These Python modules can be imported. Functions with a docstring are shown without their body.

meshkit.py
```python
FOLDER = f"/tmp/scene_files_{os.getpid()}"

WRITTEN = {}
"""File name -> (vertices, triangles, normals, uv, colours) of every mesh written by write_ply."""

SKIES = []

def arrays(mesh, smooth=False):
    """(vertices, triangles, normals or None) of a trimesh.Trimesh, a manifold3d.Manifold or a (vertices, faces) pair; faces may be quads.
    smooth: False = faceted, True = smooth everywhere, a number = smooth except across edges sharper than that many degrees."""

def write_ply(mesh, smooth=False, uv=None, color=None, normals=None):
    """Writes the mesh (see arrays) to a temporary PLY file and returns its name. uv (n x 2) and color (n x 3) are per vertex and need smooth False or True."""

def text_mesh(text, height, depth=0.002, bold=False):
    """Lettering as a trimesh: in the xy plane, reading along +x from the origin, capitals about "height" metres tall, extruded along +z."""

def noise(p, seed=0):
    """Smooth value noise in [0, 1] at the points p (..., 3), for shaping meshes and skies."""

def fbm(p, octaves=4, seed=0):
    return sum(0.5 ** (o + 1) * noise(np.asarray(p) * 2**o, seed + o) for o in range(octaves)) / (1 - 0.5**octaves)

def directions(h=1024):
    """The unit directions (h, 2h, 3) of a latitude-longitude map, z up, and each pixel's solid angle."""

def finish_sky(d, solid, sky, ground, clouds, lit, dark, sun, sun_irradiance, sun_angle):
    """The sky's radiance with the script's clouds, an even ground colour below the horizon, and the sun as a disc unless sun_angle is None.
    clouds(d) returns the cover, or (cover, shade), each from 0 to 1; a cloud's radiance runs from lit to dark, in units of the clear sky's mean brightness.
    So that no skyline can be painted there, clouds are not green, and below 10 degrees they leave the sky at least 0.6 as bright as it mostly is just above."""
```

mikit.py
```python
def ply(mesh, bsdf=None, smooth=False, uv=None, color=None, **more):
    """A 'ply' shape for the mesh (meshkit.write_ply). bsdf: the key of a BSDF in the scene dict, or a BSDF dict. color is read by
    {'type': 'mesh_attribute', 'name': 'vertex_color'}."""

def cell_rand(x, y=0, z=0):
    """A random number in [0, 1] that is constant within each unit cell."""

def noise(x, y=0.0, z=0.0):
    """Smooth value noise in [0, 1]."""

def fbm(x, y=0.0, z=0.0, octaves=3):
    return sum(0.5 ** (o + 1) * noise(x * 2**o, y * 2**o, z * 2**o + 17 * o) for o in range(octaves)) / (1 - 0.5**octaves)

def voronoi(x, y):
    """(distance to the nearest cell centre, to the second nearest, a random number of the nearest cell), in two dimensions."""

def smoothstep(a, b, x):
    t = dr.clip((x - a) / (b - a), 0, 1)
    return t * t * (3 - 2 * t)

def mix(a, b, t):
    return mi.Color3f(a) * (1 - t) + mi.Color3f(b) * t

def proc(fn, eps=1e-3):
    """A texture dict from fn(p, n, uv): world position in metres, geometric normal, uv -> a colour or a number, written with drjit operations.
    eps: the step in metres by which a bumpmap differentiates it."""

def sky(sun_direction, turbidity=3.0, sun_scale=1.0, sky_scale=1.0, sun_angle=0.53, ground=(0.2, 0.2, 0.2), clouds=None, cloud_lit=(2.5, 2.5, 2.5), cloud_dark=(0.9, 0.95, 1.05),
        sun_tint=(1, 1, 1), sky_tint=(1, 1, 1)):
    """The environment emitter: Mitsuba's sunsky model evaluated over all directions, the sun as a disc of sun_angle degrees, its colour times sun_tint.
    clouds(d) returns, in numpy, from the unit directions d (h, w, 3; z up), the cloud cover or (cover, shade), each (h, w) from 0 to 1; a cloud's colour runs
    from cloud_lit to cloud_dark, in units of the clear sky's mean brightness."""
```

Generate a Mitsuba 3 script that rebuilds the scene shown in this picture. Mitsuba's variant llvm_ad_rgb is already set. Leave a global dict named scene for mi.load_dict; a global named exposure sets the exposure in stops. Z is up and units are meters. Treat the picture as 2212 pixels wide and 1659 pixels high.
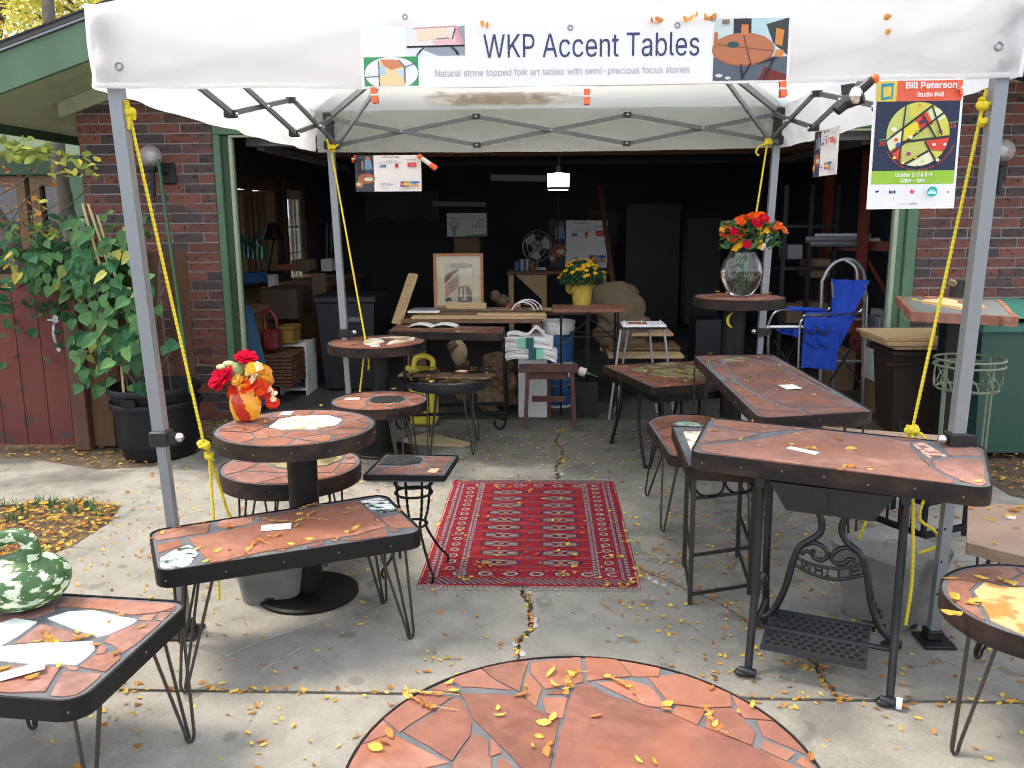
import math, random, numpy as np, trimesh, mitsuba as mi, drjit as dr, mikit, meshkit
from shapely.geometry import Polygon, Point, MultiPoint, LineString, box as sbox
from shapely import affinity, ops
from mikit import proc, noise, fbm, voronoi, cell_rand, smoothstep, mix
T4 = mi.ScalarTransform4f
scene, labels = {}, {}
# ---------------------------------------------------------------- camera, sky, exposure
exposure = 3.1
H0, F0, PITCH, YAW, ROLL = 1.62, 1854., math.radians(11), math.radians(2.2), math.radians(0.4)
fw = np.array([-math.sin(YAW)*math.cos(PITCH), math.cos(YAW)*math.cos(PITCH), -math.sin(PITCH)])
rt = np.array([math.cos(YAW), math.sin(YAW), 0.]); up = np.cross(rt, fw)
rt, up = math.cos(ROLL)*rt-math.sin(ROLL)*up, math.cos(ROLL)*up+math.sin(ROLL)*rt
EYE = np.array([0, 0, H0])
scene['camera'] = {'type': 'perspective', 'fov': math.degrees(2*math.atan(1106/F0)), 'fov_axis': 'x', 'near_clip': .05, 'far_clip': 500.,
                   'to_world': T4().look_at(origin=EYE.tolist(), target=(EYE+fw).tolist(), up=up.tolist())}
scene['sky'] = mikit.sky([-.50, .10, .86], turbidity=4, sun_scale=.46, sun_tint=(.96, .99, 1.05), sun_angle=18, clouds=lambda d: (np.full(d.shape[:2], .9), .25*np.ones(d.shape[:2])),
                         cloud_lit=(2.12, 2.24, 2.42), cloud_dark=(1.25, 1.34, 1.48))
# ---------------------------------------------------------------- measuring: a spot of the photograph (2212 x 1659) on a plane of the place
def ray(u, v): return fw+rt*(u-1106)/F0-up*(v-829.5)/F0
def gz(u, v, z=0.):
    d = ray(u, v); return EYE+d*(z-H0)/d[2]
def gy(u, v, Y):
    d = ray(u, v); return EYE+d*Y/d[1]
def gx(u, v, X):
    d = ray(u, v); return EYE+d*X/d[0]
rng = np.random.default_rng(7)
def rnd(a, b): return float(rng.uniform(a, b))
# ---------------------------------------------------------------- naming
USED = {}
def num(key):
    n = USED.get(key, 0); USED[key] = n+1
    return key if n == 0 else f'{key}_{n:03d}'
def thing(name, label, cat, group=None):
    k = num(name); labels[k] = {'label': label, 'category': cat}
    if group: labels[k]['group'] = group
    return k
def part(parent, name, mesh, mat, label=None, kind=None, smooth=False, r=None, color=None):
    k = num(parent+'__'+name)
    put(k, mesh, mat, smooth, r, color)
    if label or kind:
        labels[k] = {}
        if label: labels[k]['label'] = label
        if kind: labels[k]['kind'] = kind
    return k
def put(k, mesh, mat, smooth=False, r=None, color=None):
    v, f = mesh; uv = None
    if r is not None:
        uv = np.asarray(r, float)
        if uv.ndim == 1: uv = np.tile(uv[:2], (len(v), 1))
        if smooth not in (True, False): smooth = False
    if color is not None:
        color = np.asarray(color, float)
        if color.ndim == 1: color = np.tile(color, (len(v), 1))
    scene[k] = mikit.ply((v, f), 'm_'+mat, smooth=smooth, uv=uv, color=color)
    return k
def single(name, mesh, mat, label, cat, group=None, **kw):
    k = thing(name, label, cat, group); put(k, mesh, mat, **kw); return k
def struct(name, mesh, mat, label=None, kind='structure', **kw):
    k = num(name); put(k, mesh, mat, **kw); labels[k] = {'kind': kind}
    if label: labels[k]['label'] = label
    return k
# ---------------------------------------------------------------- meshes, all (vertices, triangles)
def join(*ms):
    if len(ms) == 1 and isinstance(ms[0], list): ms = ms[0]
    V, F, n = [], [], 0
    for v, f in ms: V.append(v); F.append(np.asarray(f)+n); n += len(v)
    return np.vstack(V), np.vstack(F)
BOXF = np.array([[0, 2, 1], [1, 2, 3], [4, 5, 6], [5, 7, 6], [0, 1, 4], [1, 5, 4], [2, 6, 3], [3, 6, 7], [0, 4, 2], [2, 4, 6], [1, 3, 5], [3, 7, 5]])
def hexa(c):  # 8 corners: index = x + 2y + 4z
    return np.asarray(c, float), BOXF
def rotz(v, a):
    c, s = math.cos(a), math.sin(a); v = np.asarray(v, float)
    return np.stack([v[..., 0]*c-v[..., 1]*s, v[..., 0]*s+v[..., 1]*c, v[..., 2]], -1)
def box(x0, x1, y0, y1, z0, z1):
    return hexa([[x, y, z] for z in (z0, z1) for y in (y0, y1) for x in (x0, x1)])
def cbox(c, s, a=0.):
    v, f = box(-s[0]/2, s[0]/2, -s[1]/2, s[1]/2, -s[2]/2, s[2]/2)
    return rotz(v, a)+np.asarray(c, float), f
def move(m, d=(0, 0, 0), a=0., s=1.): return rotz(np.asarray(m[0])*s, a)+np.asarray(d, float), m[1]
def bbox(x0, x1, y0, y1, z0, z1, b=.004):  # box with chamfered edges
    xs, ys, zs = ((x0, x0+b, x1-b, x1), (y0, y0+b, y1-b, y1), (z0, z0+b, z1-b, z1))
    pts = []
    for i in (0, 3):
        for j in (1, 2):
            for k in (1, 2): pts += [(xs[i], ys[j], zs[k]), (xs[j], ys[i], zs[k]), (xs[j], ys[k], zs[i])]
    h = trimesh.convex.convex_hull(np.array(pts)); return np.array(h.vertices), np.array(h.faces)
def frame_of(t):
    t = t/np.linalg.norm(t); a = np.array([0, 0, 1.]) if abs(t[2]) < .95 else np.array([0, 1., 0])
    x = np.cross(a, t); x /= np.linalg.norm(x); return x, np.cross(t, x), t
def beam(p, q, w, h=None, tw=0.):  # square bar; w along the sideways direction, h along the other
    p, q = np.asarray(p, float), np.asarray(q, float); h = h or w; x, y, t = frame_of(q-p)
    x, y = x*math.cos(tw)+y*math.sin(tw), y*math.cos(tw)-x*math.sin(tw)
    return hexa([c+x*sx*w/2+y*sy*h/2 for c in (p, q) for sy in (-1, 1) for sx in (-1, 1)])
def tube(P, r, n=8, cap=True):
    P = np.asarray(P, float); k = len(P); r = np.broadcast_to(r, (k,))
    tg = np.gradient(P, axis=0); tg /= np.linalg.norm(tg, axis=1, keepdims=True)+1e-12
    x = frame_of(tg[0])[0]; V = []
    for i in range(k):
        x = x-tg[i]*(x@tg[i]); x /= np.linalg.norm(x)+1e-12; y = np.cross(tg[i], x)
        a = np.arange(n)*2*math.pi/n
        V.append(P[i]+r[i]*(np.cos(a)[:, None]*x+np.sin(a)[:, None]*y))
    V = np.vstack(V); F = []
    for i in range(k-1):
        for j in range(n):
            a, b = i*n+j, i*n+(j+1) % n; F += [[a, b, b+n], [a, b+n, a+n]]
    if cap:
        V = np.vstack([V, P[:1], P[-1:]]); c = k*n
        for j in range(n): F += [[c, (j+1) % n, j], [c+1, (k-1)*n+j, (k-1)*n+(j+1) % n]]
    return V, np.array(F)
def bez(*pts, n=10):  # Catmull-Rom through points
    P = np.asarray(pts, float); Q = np.vstack([2*P[0]-P[1], P, 2*P[-1]-P[-2]]); out = []
    for i in range(1, len(P)):
        for t in np.linspace(0, 1, n, endpoint=False):
            a, b, c, d = Q[i-1:i+3]
            out.append(.5*((2*b)+(-a+c)*t+(2*a-5*b+4*c-d)*t*t+(-a+3*b-3*c+d)*t**3))
    return np.vstack([out, P[-1:]])
def lathe(prof, n=24, c=(0, 0, 0), sx=1., sy=1.):
    prof = np.asarray(prof, float); a = np.arange(n)*2*math.pi/n; k = len(prof)
    V = np.stack([prof[:, :1]*np.cos(a)*sx, prof[:, :1]*np.sin(a)*sy, np.repeat(prof[:, 1:2], n, 1)], -1).reshape(-1, 3)
    F = []
    for i in range(k-1):
        for j in range(n):
            p, q = i*n+j, i*n+(j+1) % n; F += [[p, q, q+n], [p, q+n, p+n]]
    return V+np.asarray(c, float), np.array(F)
def polys(g):
    if g.is_empty: return []
    return [p for p in getattr(g, 'geoms', [g]) if p.geom_type == 'Polygon' and p.area > 1e-6]
def prism(poly, z0, z1, bev=0., tilt=(0, 0)):
    """Extruded polygon (holes allowed); bev: the top edge drawn in and down; tilt: slope of the top."""
    out = []
    for p in polys(poly):
        p = p.simplify(1e-4); m = trimesh.creation.extrude_polygon(p, z1-z0, engine='earcut'); v = np.array(m.vertices); v[:, 2] += z0
        top = v[:, 2] > (z0+z1)/2; c = np.array(p.centroid.coords[0])
        v[top, 2] += (v[top, :2]-c)@np.asarray(tilt, float)
        out.append((v, np.array(m.faces)))
    return join(out)
def upright(m, o, ex, ey):  # a mesh drawn in (x right, y up, z towards the viewer) set into the place
    ex, ey = np.asarray(ex, float), np.asarray(ey, float); ez = np.cross(ex, ey); v = np.asarray(m[0])
    return np.asarray(o, float)+v[:, :1]*ex+v[:, 1:2]*ey+v[:, 2:3]*ez, m[1]
def ball(c, r, n=2, noise_amp=0., seed=0, s=(1, 1, 1)):
    m = trimesh.creation.icosphere(n); v = np.array(m.vertices)
    if noise_amp: v = v*(1+noise_amp*(meshkit.fbm(v*1.7+seed, 3, seed)-.5))[:, None]*1.
    return v*r*np.asarray(s)+np.asarray(c, float), np.array(m.faces)
def rrect(w, h, r, n=6): return sbox(-w/2+r, -h/2+r, w/2-r, h/2-r).buffer(r, quad_segs=n)
def quad_round(P, r, n=6): return Polygon([p[:2] for p in P]).buffer(-r).buffer(r, quad_segs=n)
def sheet(fn, nu, nv):  # grid surface from fn(u, v) in 0..1, arrays
    u, v = np.meshgrid(np.linspace(0, 1, nu), np.linspace(0, 1, nv), indexing='ij'); V = np.stack(fn(u, v), -1).reshape(-1, 3)
    i, j = np.meshgrid(np.arange(nu-1), np.arange(nv-1), indexing='ij'); a = (i*nv+j).ravel()
    return V, np.vstack([np.stack([a, a+nv, a+nv+1], 1), np.stack([a, a+nv+1, a+1], 1)])
# ---------------------------------------------------------------- materials
def M(name, d): scene['m_'+name] = d
def rgb(c): return {'type': 'rgb', 'value': [float(x) for x in c]}
def tw(d): return {'type': 'twosided', 'bsdf': d}
def plain(name, c, rough=.6, metal=0., spec=.5, **kw):
    M(name, tw({'type': 'principled', 'base_color': rgb(c) if not isinstance(c, dict) else c, 'roughness': rough, 'metallic': metal, 'specular': spec, **kw}))
def bump(d, fn, scale, eps=2e-3): return {'type': 'bumpmap', 'arbitrary': proc(fn, eps), 'scale': scale, 'bsdf': d}
def rough(name, colfn, rough_=.8, bumpfn=None, scale=1., spec=.3, eps=2e-3, metal=0.):
    d = {'type': 'principled', 'base_color': proc(colfn), 'roughness': rough_, 'specular': spec, 'metallic': metal}
    if bumpfn: d = bump(d, bumpfn, scale, eps)
    M(name, tw(d))
def f_conc(p, n, uv):
    a = fbm(p.x*1.3, p.y*1.3, 3., 4); b = fbm(p.x*14, p.y*14, 1., 3); s = noise(p.x*210, p.y*210, 0)
    c = mix((.205, .195, .170), (.315, .300, .262), a*.9+.1*b)
    c = c*(.74+.30*b+.22*(s-.4)); c = mix(c, c*.72, smoothstep(.72, .80, fbm(p.x*9, p.y*9, 4., 3)))
    oil_shade = smoothstep(.38, .62, fbm(p.x*1.6+3, p.y*2.6, 2., 4)+.35*smoothstep(4.9, 5.9, p.y)-.12); c = mix(c, c*.46, oil_shade*smoothstep(4.4, 5.6, p.y))  # oil stains, with the shade before the garage painted into the concrete colour
    st = smoothstep(.60, .74, fbm(p.x*2.1+9, p.y*2.1, 7., 4))
    return mix(c, c*.72, st)
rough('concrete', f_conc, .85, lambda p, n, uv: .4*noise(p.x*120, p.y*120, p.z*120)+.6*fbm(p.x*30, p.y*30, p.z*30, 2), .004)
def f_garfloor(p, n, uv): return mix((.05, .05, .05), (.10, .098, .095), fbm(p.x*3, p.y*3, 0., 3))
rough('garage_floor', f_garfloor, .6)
def f_soil(p, n, uv): return mix((.045, .032, .022), (.13, .095, .06), fbm(p.x*22, p.y*22, 0., 4))
rough('soil', f_soil, .95, lambda p, n, uv: fbm(p.x*25, p.y*25, p.z*25, 3), .03, eps=4e-3)
def f_brick(p, n, uv):  # uv.x: which brick, uv.y: how dark
    red = mix((.150, .060, .048), (.215, .084, .062), uv.x); dark = mix((.062, .052, .055), (.10, .068, .065), uv.x)
    k = smoothstep(.35, .62, uv.y*.75+.5*(fbm(p.x*9, p.y*9, p.z*16, 3)-.3))
    c = mix(red, dark, k); sp = smoothstep(.62, .70, fbm(p.x*38, p.y*38+3, p.z*38, 2))
    return mix(c, c*.35, sp*.8)
rough('brick', f_brick, .75, lambda p, n, uv: fbm(p.x*45, p.y*45, p.z*45, 3), .006)
def f_mortar(p, n, uv): return mix((.24, .23, .22), (.36, .345, .32), fbm(p.x*18, p.y*18, p.z*18, 3))
rough('mortar', f_mortar, .9, lambda p, n, uv: fbm(p.x*60, p.y*60, p.z*60, 2), .003)
def f_stone(p, n, uv):  # uv.x: hue of the flagstone, uv.y: lightness
    c = mix((.205, .078, .052), (.250, .112, .078), smoothstep(0., .5, uv.x)); c = mix(c, (.205, .106, .088), smoothstep(.55, 1., uv.x))
    a = fbm(p.x*6+uv.x*31, p.y*6+.8*fbm(p.x*5, p.y*5, uv.y*9, 2), p.z*7, 4); b = fbm(p.x*46, p.y*46+uv.y*9, p.z*40, 3)
    fl = fbm(p.x*3.4+uv.x*57, p.y*5.2+uv.y*23, 1., 4)*6; fl = fl-dr.floor(fl); c = c*(.58+.62*uv.y)*(.34+.80*a+.46*b)*(1-.10*smoothstep(.93, .99, fl)*smoothstep(.45, .6, b))
    c = mix(c, c*mi.Color3f(1.22, 1.30, 1.36), smoothstep(.55, .75, fbm(p.x*11+uv.y*40, p.y*11, 6., 3)))
    return mix(c, (.27, .095, .045), .45*smoothstep(.58, .72, fbm(p.x*5+3, p.y*5+uv.x*17, 2., 3)))
rough('stone', f_stone, .52, lambda p, n, uv: .45*fbm(p.x*14+uv.x*9, p.y*14, p.z*14, 3)+.3*fbm(p.x*60, p.y*60, p.z*60, 2)+.28*dr.floor(fbm(p.x*3.4+uv.x*57, p.y*5.2+uv.y*23, 1., 4)*6)/3, .008, spec=.45)
def f_grout(p, n, uv): return mix((.065, .07, .08), (.15, .155, .165), fbm(p.x*30, p.y*30, p.z*30, 3))
rough('grout', f_grout, .8, lambda p, n, uv: fbm(p.x*90, p.y*90, p.z*90, 2), .003)
def f_rim(p, n, uv): return mix((.008, .0065, .006), (.042, .021, .0155), smoothstep(.3, .8, fbm(p.x*9, p.y*9, p.z*14, 4)))
rough('rust_rim', f_rim, .55, spec=.3)
def f_inlay(p, n, uv):  # pale focus stones, uv.x picks cream, buff, yellow-brown, green
    a = fbm(p.x*16+5, p.y*16, 0., 4); b = smoothstep(.46, .66, a)
    cream = mix((.78, .74, .62), (.45, .27, .13), b); buff = mix((.27, .235, .13), (.13, .10, .05), b); yel = mix((.52, .36, .16), (.36, .17, .04), b); gr = mix((.38, .50, .40), (.09, .22, .15), b)
    c = mix(cream, buff, smoothstep(.15, .3, uv.x)); c = mix(c, yel, smoothstep(.4, .55, uv.x)); return mix(c, gr, smoothstep(.7, .85, uv.x))
rough('inlay', f_inlay, .38, lambda p, n, uv: fbm(p.x*22, p.y*22, p.z*22, 3), .006, spec=.5)
def f_shell(p, n, uv):
    a = fbm(p.x*26+2*fbm(p.x*9, p.y*9, 0., 2), p.y*60, 0., 3)
    c = mix((.85, .86, .82), (.28, .42, .40), smoothstep(.42, .6, a)); return mix(c, (.06, .04, .03), smoothstep(.63, .7, a))
rough('shell', f_shell, .25, lambda p, n, uv: fbm(p.x*40, p.y*60, p.z*40, 2), .006, spec=.6)
def f_pink(p, n, uv): return mix((.62, .40, .32), (.22, .10, .08), smoothstep(.45, .7, fbm(p.x*60, p.y*60, 0., 3)))
rough('pink_crystal', f_pink, .4, lambda p, n, uv: fbm(p.x*70, p.y*70, p.z*70, 2), .02)
def f_blk(p, n, uv): return mix((.012, .014, .014), (.05, .058, .055), fbm(p.x*50, p.y*50, p.z*50, 3))
rough('black_stone', f_blk, .35, lambda p, n, uv: fbm(p.x*60, p.y*60, p.z*60, 2), .012)
def f_wood(c0, c1, k=1.):
    def f(p, n, uv):
        q = p.x*uv.y+p.y*(1-uv.y)
        return mix(c0, c1, fbm(p.x*6*k+30*uv.x, p.y*6*k+11*uv.x, p.z*40*k, 3)*.7+.3*fbm(p.x*50, p.y*50, p.z*9, 2))
    return f
rough('pine', f_wood((.42, .27, .13), (.62, .45, .25)), .6)
rough('brown_wood', f_wood((.10, .055, .03), (.22, .13, .07)), .6)
def f_gate(p, n, uv):
    c = mix((.105, .030, .026), (.165, .047, .038), fbm(p.x*6+9*uv.x, p.y*6, p.z*2.4, 3))
    w = .8*smoothstep(.70, .80, fbm(p.x*7, p.y*7, p.z*9+5, 4)+.10*smoothstep(.9, .1, p.z)); return mix(c, (.055, .05, .045), w)
rough('red_paint', f_gate, .7, lambda p, n, uv: fbm(p.x*40, p.y*40, p.z*6, 3), .004)
def f_post(p, n, uv): return mix((.075, .036, .022), (.16, .085, .05), fbm(p.x*20, p.y*20, p.z*2.5, 4))
rough('stained_wood', f_post, .8, lambda p, n, uv: fbm(p.x*50, p.y*50, p.z*5, 3), .004)
def gpaint(c):
    return lambda p, n, uv: mi.Color3f(*c)*(.82+.36*fbm(p.x*9, p.y*9, p.z*3, 4))
rough('green_paint', gpaint((.105, .185, .115)), .55, lambda p, n, uv: fbm(p.x*40, p.y*40, p.z*12, 3), .004)
rough('dark_green_paint', gpaint((.045, .08, .045)), .6)
rough('pale_green_paint', gpaint((.36, .42, .29)), .6)
rough('sage_siding', gpaint((.33, .40, .25)), .7)
def f_shingle(p, n, uv): return mix((.03, .03, .032), (.085, .08, .08), fbm(p.x*40, p.y*40, p.z*40, 2))
rough('shingle', f_shingle, .9)
plain('roof_edge', (.06, .055, .055), .6)
plain('galv', (.26, .275, .295), .42, .5)
plain('galv_light', (.42, .44, .46), .38, .55)
plain('truss', (.13, .135, .145), .45, .4)
plain('black_plastic', (.010, .010, .012), .45)
plain('black_iron', (.0055, .0058, .0066), .5, 0., .3)
plain('treadle_iron', (.022, .025, .029), .45)
plain('cast_iron', (.010, .0115, .014), .36, 0., .5)
plain('dark_steel', (.060, .053, .045), .40, .6)
plain('chrome', (.72, .72, .72), .22, 1.)
plain('white_paint', (.72, .72, .70), .55)
plain('white_card', (.80, .80, .80), .5)
plain('paper', (.74, .71, .64), .7)
plain('peach_card', (.66, .42, .28), .7)
plain('yellow_rope', (.72, .58, .03), .7)
plain('yellow_plastic', (.66, .55, .05), .4)
plain('orange_plastic', (.78, .13, .03), .4)
plain('red_plastic', (.45, .035, .03), .4)
plain('can_red', (.13, .014, .014), .45)
plain('drum_steel', (.030, .036, .042), .35, .3)
plain('dim_white', (.16, .16, .165), .6)
rough('blue_cloth', lambda p, n, uv: mix((.010, .042, .30), (.020, .075, .50), fbm(p.x*14, p.y*14, p.z*5, 3)), .8, lambda p, n, uv: fbm(p.x*24, p.y*24, p.z*8, 2), .012)
plain('blue_plastic', (.03, .12, .30), .45)
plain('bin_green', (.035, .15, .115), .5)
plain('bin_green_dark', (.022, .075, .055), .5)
plain('bin_brown', (.045, .028, .02), .55)
plain('pot_black', (.006, .0075, .010), .45, 0., .3)
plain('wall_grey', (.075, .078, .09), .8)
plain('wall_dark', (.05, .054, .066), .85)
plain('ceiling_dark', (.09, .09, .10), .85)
plain('cardboard', (.20, .13, .075), .8)
plain('rust_red', (.22, .045, .03), .6)
plain('grey_top', (.13, .145, .14), .5)
plain('ochre', (.22, .13, .016), .6)
plain('tarp', (.015, .07, .14), .5)
plain('bone', (.40, .31, .19), .8)
plain('terracotta', (.30, .10, .05), .8)
plain('green_cane', (.02, .085, .03), .5)
plain('cane', (.42, .30, .14), .6)
plain('sack', (.16, .115, .07), .95)
def f_drift(p, n, uv): return mix((.065, .042, .026), (.26, .18, .11), fbm(p.x*9, p.y*9, p.z*14, 4))
rough('driftwood', f_drift, .85, lambda p, n, uv: fbm(p.x*16, p.y*16, p.z*30, 3), .03, eps=4e-3)
def f_block(p, n, uv): return mix((.12, .12, .115), (.215, .21, .195), fbm(p.x*12, p.y*12, p.z*12, 3))
rough('cast_block', f_block, .9, lambda p, n, uv: fbm(p.x*40, p.y*40, p.z*40, 3), .004)
def f_bark(p, n, uv): return mix((.065, .056, .047), (.17, .15, .125), fbm(p.x*22, p.y*22, p.z*5, 4))
rough('bark', f_bark, .9, lambda p, n, uv: fbm(p.x*40, p.y*40, p.z*7, 3), .01)
def f_slab(p, n, uv): return mix((.24, .15, .105), (.44, .31, .22), fbm(p.x*7+2*fbm(p.x*3, p.y*3, 0., 2), p.y*9, p.z*9, 4))
rough('sandstone', f_slab, .6, lambda p, n, uv: fbm(p.x*16, p.y*16, p.z*16, 3), .004)
M('vc', tw({'type': 'principled', 'base_color': {'type': 'mesh_attribute', 'name': 'vertex_color'}, 'roughness': .55, 'specular': .3}))
M('fabric', {'type': 'principledthin', 'base_color': rgb((.95, .95, .95)), 'roughness': .9, 'diff_trans': 1.3, 'spec_trans': 0., 'eta': 1.2})
plain('filler', (.42, .42, .40), .9)
def leafcol(p, n, uv):  # uv.x: green .. yellow .. brown
    c = mix((.040, .115, .060), (.115, .22, .085), smoothstep(0., .3, uv.x)); c = mix(c, (.72, .52, .11), smoothstep(.36, .50, uv.x)); c = mix(c, (.50, .23, .07), smoothstep(.56, .72, uv.x)); c = mix(c, (.24, .10, .045), smoothstep(.78, 1., uv.x))
    return c*(.6+.75*uv.y)
M('leaf', {'type': 'principledthin', 'base_color': proc(leafcol), 'roughness': .55, 'diff_trans': .7, 'spec_trans': 0., 'eta': 1.35})
def petalcol(p, n, uv):  # uv.x: red, orange, yellow, white, pale green, green
    c = mix((.62, .012, .045), (.80, .10, .015), smoothstep(.1, .2, uv.x)); c = mix(c, (.78, .27, .10), smoothstep(.25, .3, uv.x)); c = mix(c, (.85, .55, .02), smoothstep(.35, .45, uv.x))
    c = mix(c, (.82, .80, .62), smoothstep(.55, .65, uv.x)); c = mix(c, (.55, .60, .22), smoothstep(.7, .78, uv.x)); c = mix(c, (.05, .13, .03), smoothstep(.85, .95, uv.x))
    return c*(.7+.5*uv.y)
def treecol(p, n, uv): c = mix((.30, .38, .10), (.68, .62, .14), smoothstep(.2, .5, uv.x)); return mix(c, (.62, .40, .10), smoothstep(.55, .8, uv.x))*(.65+.6*uv.y)
M('tree_leaf', {'type': 'principledthin', 'base_color': proc(treecol), 'roughness': .6, 'diff_trans': 1.0, 'spec_trans': 0., 'eta': 1.3})
M('petal', {'type': 'principledthin', 'base_color': proc(petalcol), 'roughness': .6, 'diff_trans': .6, 'spec_trans': 0., 'eta': 1.3})
M('pane', {'type': 'thindielectric', 'int_ior': 1.5})
M('glass', {'type': 'dielectric', 'int_ior': 1.5})
M('water', {'type': 'dielectric', 'int_ior': 1.33})
# ================================================================ ground
struct('ground', sheet(lambda u, v: (-60+120*u, -40+120*v, np.full_like(u, -.045)), 2, 2), 'soil')
def Dl(pts, z=0.): return [tuple(gz(u, v, z)[:2]) for u, v in pts]
def jag(pts, amp=.008, n=6):
    out = []
    for a, b in zip(pts[:-1], pts[1:]):
        for t in np.arange(n)/n: out.append((a[0]+(b[0]-a[0])*t+rnd(-amp, amp), a[1]+(b[1]-a[1])*t+rnd(-amp, amp)))
    return out+[pts[-1]]
def Zc(x0, y0, k, P): return [((x0+k*x)*.7373, (y0+k*y)*.7373) for x, y in P]
crack_a = Dl(Zc(1150, 1350, .3617, [(1010, 1640), (1020, 1480), (1060, 1420), (1150, 1360), (1105, 1290), (1110, 1150), (1040, 1060)]))
crack_b = Dl(Zc(1150, 1350, .3617, [(1350, 150), (1320, 80), (1355, 0)])+Zc(1400, 900, .3617, [(665, 1270), (690, 1160), (635, 1100), (655, 1000)]))
crack_c = Dl(Zc(1150, 1350, .3617, [(2010, 870), (2160, 950)])+Zc(2100, 1450, .4069, [(40, 790), (230, 920), (480, 1040), (600, 1110), (700, 1200), (770, 1330), (880, 1450)]))
crack_a = [(crack_a[0][0]-.03, 2.70)]+crack_a+[crack_b[0]]+crack_b[1:]+[(crack_b[-1][0], 6.42)]
crack_c = [(crack_a[8][0], 4.0)]+crack_c[:-1]+[(crack_c[-1][0], 2.70)]
cuts = []
for ln, w in ((crack_a, .011), (crack_c, .008)):
    j = jag(ln); n = len(j)
    cuts += [LineString(j[i:i+2]).buffer(w*rnd(.35, 1.35), quad_segs=2) for i in range(n-1)]
for x0, y0, x1, y1, w in ((-7, 2.70, 7, 2.70, .0095), (-3, 6.42, 4, 6.42, .006), (.5, 3.92, 4, 3.92, .003), (-7, .0, 7, .0, .007)):
    cuts.append(LineString(jag([(x0, y0), (x1, y1)], .002, 40)).buffer(w))
bed = Polygon(Dl([(-700, 1085), (0, 1092), (90, 1083), (180, 1082), (262, 1092), (235, 1130), (170, 1172), (60, 1225), (-700, 1320)]))
mulch = Polygon([(-8, 5.62), (-3.6, 5.62), (-2.95, 5.36), (-2.62, 5.42), (-2.45, 5.75), (-2.5, 6.8), (-8, 6.8)])
bark_bed = Polygon([(2.72, 4.9), (3.0, 4.72), (3.5, 4.6), (8, 4.6), (8, 6.8), (2.72, 6.8)])
drive = sbox(-7, -3, 7, 6.8).difference(ops.unary_union([bed, mulch, bark_bed]))
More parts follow.
